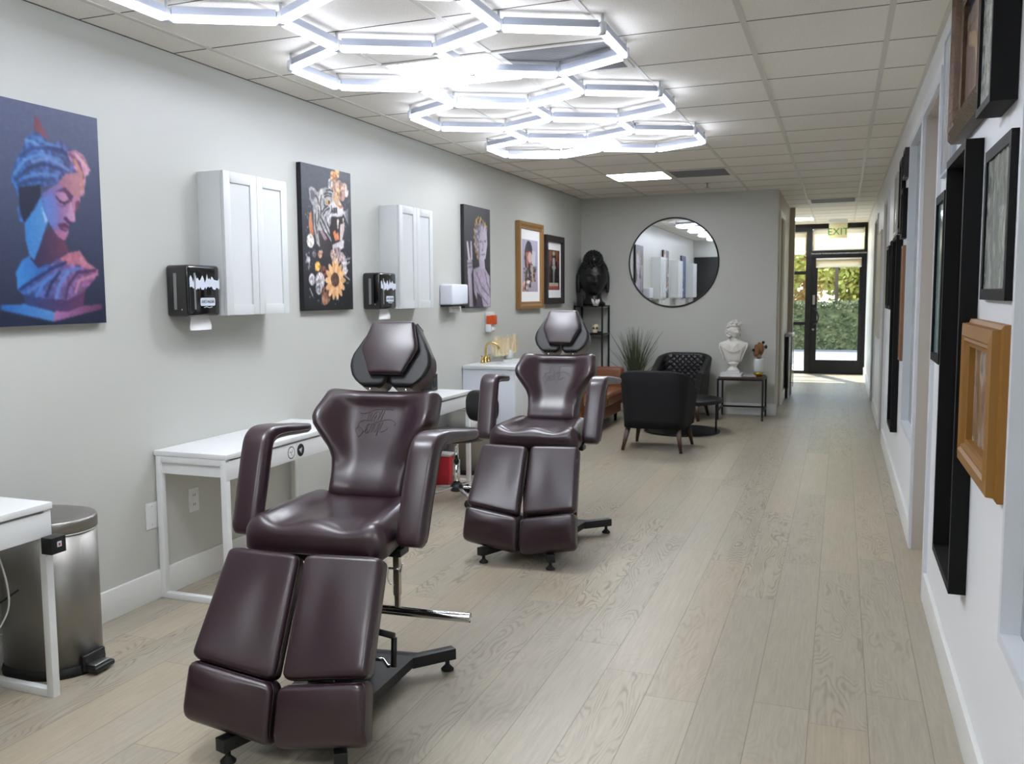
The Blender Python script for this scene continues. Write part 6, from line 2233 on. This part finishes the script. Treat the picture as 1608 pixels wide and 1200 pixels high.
for k in range(7):
    w_ = .070 + .012 * k
    dz = .009 * k
    pts = [(-w_ - .02, -.02, .362 - dz * .5), (-w_ * .62, -.066 - .001 * k, .334 - dz), (.005, -.084 - .001 * k, .305 - dz * 1.1), (w_ * .62, -.066, .334 - dz), (w_ + .02, -.02, .366 - dz * .4)]
    mb.tube(catmull(pts, 6), .0068, 8, taper=lambda q: .3 + .7 * math.sin(PI * q))
for x0 in (.155, -.155):
    mb.tube(catmull([(x0, -.02, .335), (x0 * 1.0, -.05, .30), (x0 * .86, -.065, .25), (x0 * .74, -.062, .20), (x0 * .66, -.055, .16)], 6), .009, 8, taper=lambda q: 1 - .4 * q)
mb.tube(catmull([(.10, -.062, .30), (.095, -.074, .25), (.08, -.072, .19), (.075, -.062, .15)], 6), .006, 8)
mb.build('cloak_folds', M_plaster, t)
mb = MB()
HC = (0.004, -.016, .497)
HS = .198
R = head_surface(mb, HC, HS, math.radians(38), 0, rx=.35, ry=.42)
mb.build('head', M_plaster, t)
mb = MB()
rr = random.Random(12)
for k in range(230):
    a = rr.uniform(0, 2 * PI); z = rr.uniform(-.45, 1)
    if math.sin(a) < -.15 and z < .55: continue
    rxy = math.sqrt(1 - min(1, z * z) * .92)
    p = Vector((.37 * rxy * math.cos(a), .45 * rxy * math.sin(a) + .02, .5 * z)) * HS * 1.03
    mb.sphere(Vector(HC) + R @ p, rr.uniform(.012, .019), 8, 5, 1, 1, .75)
for k in range(26):
    a = -PI / 2 + rr.uniform(-1.1, 1.1)
    p = Vector((.35 * math.cos(a), .42 * math.sin(a), rr.uniform(.30, .48))) * HS
    mb.sphere(Vector(HC) + R @ p, .014, 8, 5)
for k in range(8):
    p = Vector((rr.uniform(-.14, .14), -.12 + rr.uniform(-.05, .05), .56)) * HS
    mb.sphere(Vector(HC) + R @ p, .018, 8, 5)
for sx in (-1, 1):
    for k in range(12):
        p = Vector((sx * .36, rr.uniform(-.16, .2), rr.uniform(-.34, .1))) * HS
        mb.sphere(Vector(HC) + R @ p, .014, 8, 5)
mb.build('curly_hair', M_plaster, t)

# vase with dried flowers
t = thing('vase', 'white ceramic vase with a gold bottom at the right end of the side table', 'vase', (-.865, 11.08, .502))
mb = MB(); mb.lathe([(.048, .052), (.055, .06), (.056, .19), (.052, .206), (.046, .212), (.046, .19)], (0, 0, 0), 32); mb.build('body', M_white, t)
mb = MB(); mb.lathe([(.03, 0), (.045, .012), (.0562, .03), (.0562, .052)], (0, 0, 0), 32); mb.build('gold_bottom', mat('hammered_gold', (196, 160, 70), .3, metal=1, bump=(70, .8)), t)
t = thing('dried_flowers', 'bunch of dried brown banksia flowers with dark seed heads in the vase', 'dried flowers', (-.865, 11.08, .70))
M_dry = mat('dried_brown', (132, 96, 62), .9, bump=(90, .8), vary=(30, .4))
M_pod = mat('dark_seed_pod', (30, 25, 26), .8)
for k, (x, y, z) in enumerate(((-.03, 0, .15), (.0, .01, .175), (.03, -.01, .16), (-.012, -.02, .12), (.02, .015, .12), (-.04, .01, .10))):
    mb = MB()
    mb.tube([(0, 0, -.04), (x * .5, y * .5, .04), (x, y, z - .05)], .003, 5)
    mb.lathe([(.004, z - .07), (.02, z - .055), (.026, z - .03), (.025, z), (.018, z + .02), (.004, z + .026)], (x, y, 0), 14)
    mb.build('flower_head', M_dry, t)
for x, y, z in ((-.062, -.01, .11), (.045, -.01, .20), (.075, -.01, .15)):
    mb = MB(); mb.tube([(0, 0, -.04), (x * .5, y, z * .5), (x, y, z)], .002, 5); mb.sphere((x, y, z), .018, 10, 7, 1, 1, 1.3 if z == .15 else 1); mb.build('seed_head', M_pod, t)

# ------------------------------------------------------------------ black wire rack in the corner
RX0, RX1, RY0, RY1 = -3.075, -2.725, 11.10, 11.45
t = thing('shelf_rack', 'tall narrow black metal shelf rack in the far left corner', 'shelf', ((RX0 + RX1) / 2, (RY0 + RY1) / 2, 0))
hx, hy = (RX1 - RX0) / 2, (RY1 - RY0) / 2
for sx in (-1, 1):
    for sy in (-1, 1):
        mb = MB(); mb.box(sx * hx - .01, sx * hx + .01, sy * hy - .01, sy * hy + .01, 0, 1.335); mb.build('post', M_blackm, t)
for z in (1.335, .985, .55, .12):
    mb = MB()
    mb.box(-hx - .01, hx + .01, -hy - .01, -hy + .01, z - .018, z); mb.box(-hx - .01, hx + .01, hy - .01, hy + .01, z - .018, z)
    mb.box(-hx - .01, -hx + .01, -hy, hy, z - .018, z); mb.box(hx - .01, hx + .01, -hy, hy, z - .018, z)
    mb.box(-hx, hx, -hy, hy, z - .006, z)
    mb.build('shelf', M_blackm, t)
RC = Vector(((RX0 + RX1) / 2, (RY0 + RY1) / 2, 0))
M_bud = mat('matt_black_stone', (15, 16, 17), .42)
t = thing('buddha_head', 'large matt black Buddha head statue with curled hair on top of the rack', 'statue', (-2.885, 11.28, 1.336))
mb = MB(); ell_loft(mb, [(0, .15, .12, 0), (.03, .155, .125, 0), (.05, .12, .10, 0), (.10, .10, .095, .01), (.2, .10, .095, .01)]); mb.build('neck', M_bud, t)
mb = MB()
BH = (0, 0, .345)
Rb = head_surface(mb, BH, .52, math.radians(24), 0, rx=.345, ry=.38, face=1.15)
mb.build('face', M_bud, t)
mb = MB()
N_ = 330
for k in range(N_):
    z = 1 - 2 * (k + .5) / N_
    a = k * 2.39996
    rxy = math.sqrt(1 - z * z)
    x, y = rxy * math.cos(a), rxy * math.sin(a)
    if z < -.5 or (y < .0 and z < .12) or (y < -.30 and z < .46): continue
    p = Vector((.352 * x, .39 * y, .5 * z)) * .52
    mb.sphere(Vector(BH) + Rb @ p, .0165, 8, 5)
cen = Vector((0, .01, .26))
for k in range(70):
    z = 1 - (k + .5) / 70
    a = k * 2.39996
    rxy = math.sqrt(1 - z * z)
    p = Vector((.118 * rxy * math.cos(a), .118 * rxy * math.sin(a) + .01, .205 + .130 * z))
    mb.sphere(Vector(BH) + Rb @ p, .015, 8, 5)
mb.sphere(Vector(BH) + Rb @ Vector((0, .01, .205)), .116, 20, 12, 1, 1, 1.1)
mb.build('curled_hair', M_bud, t)
for sx in (-1, 1):
    mb = MB()
    P = [Vector(BH) + Rb @ Vector((sx * .182, .02, z)) for z in (.06, .03, -.06, -.14, -.19)]
    mb.tube(catmull(P, 4), .026, 8, taper=lambda q: .6 + .5 * math.sin(PI * q)); mb.build('ear', M_bud, t)
# candle box and crystal on the rack
t = thing('candle_holder', 'small black square candle holder in front of the Buddha head', 'candle holder', (-2.99, 11.06, 1.336))
mb = MB(); mb.box(-.04, .04, -.035, .035, 0, .135, .003); mb.build('holder', M_black, t)
mb = MB(); mb.lathe([(.025, .135), (.025, .14)], (0, 0, 0), 14); mb.build('candle', mat('dark_wax', (40, 38, 38), .5), t)
t = thing('quartz_crystal', 'pale quartz crystal cluster in front of the Buddha head', 'crystal', (-2.80, 11.07, 1.336))
M_cry = mat('pale_quartz', (206, 198, 194), .25, spec=.6)
rr = random.Random(4)
for k in range(8):
    a = rr.uniform(0, 6.28); lean = rr.uniform(.1, .6)
    d = Vector((math.cos(a) * lean, math.sin(a) * lean, 1)).normalized() * rr.uniform(.06, .1)
    b = Vector((math.cos(a) * .018, math.sin(a) * .012, 0.0))
    mb = MB(); mb.tube([b, b + d * .75, b + d], .016, 6, taper=lambda q: 1 if q < .7 else .15); mb.build('crystal_point', M_cry, t)
t = thing('skull_ornament', 'small cream and black skull ornament on the second shelf of the rack', 'ornament', (-2.83, 11.2, .986))
mb = MB(); mb.sphere((0, 0, .075), .05, 18, 12, .9, 1.1, .95); mb.box(-.026, .026, -.058, .0, .012, .05, .008); mb.build('skull', mat('bone_cream', (208, 196, 164), .5, vary=(40, .5)), t)
for sx in (-1, 1):
    mb = MB(); mb.sphere((sx * .02 + .005, -.047, .07), .013, 10, 6); mb.build('eye_socket', M_black, t)
mb = MB(); mb.box(-.055, .055, -.06, .05, 0, .012, .003); mb.box(.03, .075, -.05, -.01, .012, .03, .003); mb.build('stand', M_black, t)

# ------------------------------------------------------------------ tall grass plant
t = thing('grass_plant', 'tall artificial onion-grass plant between the rack and the quilted armchair', 'plant', (-2.32, 11.12, 0))
mb = MB(); mb.lathe([(.10, 0), (.12, .02), (.13, .26), (.13, .28), (.115, .28), (.11, .24)], (0, 0, 0), 28); mb.build('pot', M_black, t)
M_grass = mat('grass_blade_green', (78, 84, 58), .6, vary=(8, .35))
mb = MB()
rr = random.Random(9)
for k in range(230):
    a = rr.uniform(0, 2 * PI)
    sp = min(.24, abs(rr.gauss(0, .12)) + .01)
    L = rr.uniform(.45, .86)
    b = Vector((math.cos(a) * .05 * rr.random(), math.sin(a) * .05 * rr.random(), .25))
    tip = Vector((math.cos(a) * sp * 1.5, math.sin(a) * sp * .9, .25 + L * (1 - .4 * sp)))
    midp = b.lerp(tip, .5) + Vector((-math.cos(a) * sp * .2, -math.sin(a) * sp * .2, .05))
    P = catmull([b, midp, tip], 4)
    mb.tube(P, .0042, 4, cap=False, taper=lambda q: 1 - .85 * q)
mb.build('foliage', M_grass, t)

# ------------------------------------------------------------------ tan leather sofa along the left wall
M_tan = leather('tan_leather', (110, 62, 26), .4, .1)
t = thing('sofa', 'tan brown leather sofa along the left wall, mostly hidden by the farther burgundy chair', 'sofa', (-2.70, 9.62, 0))
# local: x from wall (-.38) to front (+.40); y from -1.0 to +1.0
mb = MB(); mb.box(-.37, .33, -.98, .98, .10, .29, .02); mb.build('base', M_tan, t)
for a, b in ((-.83, -.005), (.005, .83)):
    mb = MB(); cushion(mb, [(-.20, a, .285), (.40, a, .27), (.40, b, .27), (-.20, b, .285)], .13, .04, corner=.03, crown=.02, piping=.004); mb.build('seat_cushion', M_tan, t)
    mb = MB(); cushion(mb, [(-.20, a, .38), (-.20, b, .38), (-.26, b, .66), (-.26, a, .66)][::1], .12, .04, corner=.04, crown=.02); mb.build('back_cushion', M_tan, t)
mb = MB(); mb.box(-.38, -.24, -.98, .98, .25, .68, .03); mb.build('backrest', M_tan, t)
for sg in (-1, 1):
    y0, y1 = (.84, .99) if sg > 0 else (-.99, -.84)
    mb = MB(); mb.box(-.36, .37, y0, y1, .2, .625, .035); mb.build('armrest', M_tan, t)
    for x in (-.3, .28):
        mb = MB(); mb.lathe([(.015, 0), (.022, .11)], (x, sg * .9, 0), 12); mb.build('leg', M_dleg, t)

# ------------------------------------------------------------------ hallway: low cabinet with a pale top
t = thing('console_cabinet', 'narrow black cabinet with a white top in the hallway, left of the glass door', 'cabinet', (PX, 13.72, 0))
mb = MB(); mb.box(.018, .055, -.28, .28, .14, .86, .003); mb.box(.018, .05, -.27, .27, 0, .14); mb.build('body', M_black, t)
mb = MB(); mb.box(.002, .10, -.31, .34, .86, .90, .004); mb.build('countertop', M_white, t)
mb = MB()
mb.tube([(.095, .20, .12), (.095, .20, .80)], .006, 8)
for z in (.18, .45, .74):
    mb.tube([(.05, .20, z), (.095, .20, z)], .005, 8)
mb.build('rail_handle', M_chrome, t)
# black door leaf fixed on the partition behind the camera side, seen in the round mirror
t = thing('black_panel_door', 'tall black sliding door leaf seen only in the round mirror', 'door', (-2.70, PART, 0))
mb = MB(); mb.box(-.38, .40, .003, .04, .01, 2.3, .003); mb.build('leaf', M_black, t)
mb = MB(); mb.tube([(.34, .04, .9), (.34, .075, .92), (.34, .075, 1.2), (.34, .04, 1.22)], .008, 8); mb.build('pull_handle', M_steel, t)

# ------------------------------------------------------------------ framed pictures on both side walls
M_glassy = mat('picture_glass_front', (60, 62, 64), .06)
def pic_noise(cols, scale, seed, stretch=(1, 1, 1), rough=.15):
    m = bpy.data.materials.new('picture_print')
    m.use_nodes = True
    n, l = m.node_tree.nodes, m.node_tree.links
    tc = n.new('ShaderNodeTexCoord'); mp = n.new('ShaderNodeMapping')
    mp.inputs['Scale'].default_value = stretch; mp.inputs['Location'].default_value = (seed, seed * 1.7, seed * .6)
    t = n.new('ShaderNodeTexNoise'); t.inputs['Scale'].default_value = scale; t.inputs['Detail'].default_value = 6
    l.new(tc.outputs['Object'], mp.inputs[0]); l.new(mp.outputs[0], t.inputs['Vector'])
    r = n.new('ShaderNodeValToRGB'); cr = r.color_ramp
    k = len(cols)
    cr.elements[0].position = .3; cr.elements[0].color = (*s2l(cols[0]), 1)
    cr.elements[1].position = .7; cr.elements[1].color = (*s2l(cols[-1]), 1)
    for i in range(1, k - 1):
        e = cr.elements.new(.3 + .4 * i / (k - 1)); e.color = (*s2l(cols[i]), 1)
    l.new(t.outputs[0], r.inputs[0]); l.new(r.outputs[0], n['Principled BSDF'].inputs['Base Color'])
    n['Principled BSDF'].inputs['Roughness'].default_value = rough
    return m

def framed(side, y0, y1, z0, z1, d, bw_, Mf, Mp, label, name='picture_frame', recess=.012, matw=0.0, profile=None, group=None, pa=None):
    """side 'R' or 'L'; frame y0..y1, z0..z1, depth d, moulding width bw_"""
    wx = RW if side == 'R' else LW
    sg = -1 if side == 'R' else 1
    t = thing(name, label, 'picture', (wx, (y0 + y1) / 2, z0), group=group)
    w_, h_ = (y1 - y0) / 2, z1 - z0
    mb = MB()
    prof = profile or [(0, 0), (0, d), (bw_, d), (bw_, 0.004)]
    # mitred moulding: profile (inset, height) swept round the rectangle
    corners = [(-1, 0), (1, 0), (1, 1), (-1, 1)]
    rings = []
    for cy_, cz_ in corners:
        row = []
        for ins, hh in prof:
            yy = cy_ * (w_ - ins)
            zz = ins if cz_ == 0 else h_ - ins
            row.append(mb.vert((sg * (hh + .001), yy, zz)))
        rings.append(row)
    m = len(prof)
    for i in range(4):
        k = (i + 1) % 4
        for j in range(m):
            jj = (j + 1) % m
            mb.face((rings[i][j], rings[k][j], rings[k][jj], rings[i][jj]), False)
    mb.build('frame', Mf, t, recalc=True)
    px = sg * max(.003, d - recess)
    iw, z_a, z_b = w_ - bw_ + .001, bw_ - .001, h_ - bw_ + .001
    if matw:
        mb = MB(); mb.box(px - .001, px + .001, -iw, iw, z_a, z_b); mb.build('mat_board', M_paper, t)
        px += sg * .0015
        iw -= matw; z_a += matw * 1.5; z_b -= matw * 1.5
    if pa is not None:
        if side == 'L':
            picture('print', pa, (px + .001, -iw, z_b), (0, 1, 0), iw * 2, z_b - z_a, t, M_printg)
        else:
            picture('print', pa, (px - .001, iw, z_b), (0, -1, 0), iw * 2, z_b - z_a, t, M_printg)
    else:
        mb = MB(); mb.box(px - .001, px + .001, -iw, iw, z_a, z_b); mb.build('print', Mp, t)
    return t

M_fblack = mat('black_frame', (8, 9, 10), .55, spec=.2)
M_fgold = mat('ochre_gold_frame', (134, 92, 30), .5, metal=0)
M_fcarv = mat('carved_bronze_gold', (88, 65, 45), .35, metal=.35, bump=(60, .5), vary=(25, .45))
M_fbrown = mat('brown_wood_frame', (120, 84, 56), .5, vary=(10, .3))
M_fgoldl = mat('gilt_wood_frame', (150, 112, 64), .4, metal=.3)

# left wall
pg = Paint(40, 110, (188, 184, 206), (170, 160, 176))
pg.disc((.42, .35), .26, .9, (66, 62, 70)); pg.poly([(.2, .3), (.62, .3), (.62, .6), (.2, .6)], (70, 66, 74))
pg.poly([(.25, .25), (.55, .2), (.6, .5), (.3, .55)], (176, 110, 96), (150, 90, 90)); pg.disc((.5, .34), .14, .28, (214, 180, 168))
pg.poly([(.62, .2), (.85, .22), (.8, .5), (.6, .45)], (200, 206, 214)); pg.poly([(.1, .55), (.9, .5), (.85, .8), (.2, .82)], (110, 106, 110), (150, 120, 110), 'v', 1, .5, 3)
pg.line([(.45, .48), (.5, .9)], .05, (50, 44, 50)); pg.line([(.6, .5), (.7, .88)], .04, (190, 170, 160)); pg.poly([(.05, .8), (.5, .78), (.4, .99), (.02, .99)], (206, 150, 130), (220, 210, 206), 'u', 1, .4, 4)
pg.line([(.3, .6), (.2, .95)], .04, (60, 56, 62)); pg.blur(1)
framed('L', 8.94, 9.76, 1.33, 2.235, .045, .075, M_fgoldl, None, 'gold-framed print with a wide white mat, beside the peace-sign statue canvas', matw=.07, pa=pg, profile=[(0, 0), (0, .045), (.03, .048), (.05, .036), (.07, .036), (.075, .02), (.075, .004)], recess=.028)
pd = Paint(36, 110, (104, 60, 44), (30, 28, 30))
pd.poly([(.2, .05), (.85, .05), (.9, .45), (.1, .45)], (150, 70, 54), (110, 60, 50), 'v'); pd.disc((.5, .14), .2, .4, (30, 30, 34)); pd.disc((.5, .09), .12, .16, (190, 160, 100))
pd.poly([(.42, .2), (.58, .2), (.56, .86), (.46, .86)], (170, 176, 170), (120, 130, 130), 'v'); pd.poly([(.25, .4), (.75, .4), (.62, .48), (.4, .48)], (150, 160, 150))
pd.poly([(.1, .82), (.9, .82), (.9, .9), (.1, .9)], (190, 180, 160)); pd.poly([(.05, .9), (.95, .9), (.95, .98), (.05, .98)], (160, 84, 70)); pd.line([(.3, .3), (.3, .75)], .05, (24, 24, 28)); pd.line([(.72, .3), (.72, .75)], .05, (24, 24, 28)); pd.blur(1)
framed('L', 9.86, 10.58, 1.37, 2.145, .045, .07, mat('dark_rope_frame', (34, 26, 24), .5, bump=(60, .7)), None, 'dark-framed print with a pale mat, nearest the Buddha head', matw=.06, pa=pd, recess=.028)

# right wall, nearest first
RG = 'framed pictures hung close together on the right wall'
framed('R', 2.77, 3.04, 1.965, 2.42, .064, .022, M_fblack, pic_noise([(120, 126, 124), (180, 186, 182), (206, 208, 204)], 30, 2), 'deep black box frame cut by the top right corner of the photo', group=RG, recess=.008)
pc = Paint(60, 50, (176, 160, 152), (150, 134, 126))
pc.poly([(0, 0), (.1, 0), (.1, 1), (0, 1)], (160, 70, 50)); pc.poly([(.1, 0), (.16, 0), (.16, 1), (.1, 1)], (70, 76, 80)); pc.poly([(.3, .9), (.6, .4), (.9, .3), (.9, .42), (.62, .55), (.4, .98)], (212, 190, 156)); pc.line([(.2, .3), (1, .26)], .008, (110, 90, 80)); pc.poly([(0, 0), (1, 0), (1, .12), (0, .12)], (52, 66, 84)); pc.blur(1)
pc.a = pc.a[:, ::-1]
framed('R', 3.09, 3.93, 2.02, 2.60, .055, .11, M_fcarv, None, 'broad carved bronze-gold frame high on the right wall', group=RG, pa=pc,
       profile=[(0, 0), (0, .042), (.012, .055), (.024, .046), (.034, .058), (.05, .046), (.062, .040), (.074, .048), (.088, .03), (.11, .026), (.11, .004)], recess=.042)
framed('R', 4.16, 4.62, 1.97, 2.56, .016, .012, mat('pale_blue_grey_board', (176, 186, 200), .5), pic_noise([(150, 140, 140), (196, 204, 216), (226, 230, 236)], 14, 5, (1, 3, .4)), 'thin unframed pale blue-grey picture board high beside the first doorway', group=RG, recess=.002)
framed('R', 2.72, 3.18, 1.447, 1.885, .018, .032, M_fblack, pic_noise([(96, 106, 106), (140, 148, 144), (186, 188, 178)], 30, 8, (1, 1, .5)), 'slim black frame with a mottled grey-green print, right of the tall black mirror frame', group=RG, recess=.006)
t = framed('R', 3.36, 3.94, .465, 1.957, .052, .028, M_fblack, mat('mirror_in_frame', (200, 200, 200), .04, metal=1), 'tall mirror in a deep black frame reaching almost to the baseboard, right wall', group=RG, recess=.048)
framed('R', 2.68, 3.36 - .02, .92, 1.385, .045, .085, M_fgold, pic_noise([(60, 58, 60), (128, 108, 90), (176, 164, 150), (120, 130, 140)], 9, 14, (1, 1, .6)), 'ochre gold frame with a carved inner border, low on the right wall nearest the camera', group=RG,
       profile=[(0, 0), (0, .02), (.012, .026), (.014, .045), (.05, .050), (.058, .042), (.066, .044), (.072, .032), (.085, .030), (.085, .004)], recess=.032)
framed('R', 4.30, 4.66, 1.165, 1.89, .024, .035, M_fblack, pic_noise([(84, 110, 118), (118, 146, 152), (150, 168, 170)], 8, 17), 'black frame with a silver lip and a pale teal print beside the first doorway', group=RG, recess=.01)
framed('R', 7.02, 7.22, .99, 1.79, .022, .02, M_fbrown, mat('brown_print', (126, 92, 66), .4), 'narrow brown wooden frame hung beyond the frosted window', group=RG, recess=.004)
framed('R', 7.02, 7.24, 1.84, 2.18, .034, .03, M_fblack, mat('dark_print', (30, 26, 34), .3), 'small dark frame under the topmost one beyond the frosted window', group=RG, recess=.01)
framed('R', 7.0, 7.22, 2.25, 2.45, .03, .02, mat('dark_plum_frame', (40, 34, 38), .5), mat('dark_print_b', (44, 38, 42), .4), 'smallest dark frame, topmost beyond the frosted window', group=RG, recess=.01)
framed('R', 7.32, 7.66, 1.90, 2.43, .03, .035, M_fblack, pic_noise([(150, 130, 108), (186, 170, 146), (150, 150, 140)], 10, 19), 'black frame with a beige print above the farther tall black frame', group=RG, recess=.01)
framed('R', 8.12, 8.5, 1.93, 2.42, .02, .02, mat('silver_frame', (180, 180, 172), .3, metal=.6), pic_noise([(130, 130, 120), (190, 186, 170)], 10, 23), 'thin silver frame beyond the beige print', group=RG, recess=.008)
framed('R', 7.42, 7.98, .43, 1.885, .045, .03, M_fblack, mat('dark_backing_b', (20, 22, 24), .3), 'farther tall deep black frame, beyond the frosted window', group=RG, recess=.04)
framed('R', 9.0, 9.4, 1.32, 1.88, .028, .03, M_fblack, mat('dark_print_c', (16, 16, 16), .3), 'small black frame on the right wall just before the second doorway', group=RG, recess=.012)
framed('R', 8.55, 8.82, 1.32, 1.90, .028, .03, M_fblack, mat('dark_print_d', (20, 20, 22), .3), 'small black frame beyond the farther tall black frame', group=RG, recess=.012)
# long pale whiteboard-like panel far down the hallway
framed('R', 11.1, 12.3, .95, 2.15, .02, .02, mat('pale_panel_frame', (206, 202, 192), .5), mat('pale_panel', (214, 208, 194), .5), 'large pale panel far down the right wall of the hallway', group=RG, recess=.004)
t = thing('light_switch', 'small white light switch on the right wall of the hallway', 'switch', (RW, 9.5, 1.05))
mb = MB(); mb.box(-.006, -.001, -.035, .035, -.055, .055, .002); mb.build('cover', M_plate, t)
mb = MB(); mb.box(-.010, -.006, -.008, .008, -.016, .016, .002); mb.build('rocker', M_plate, t)
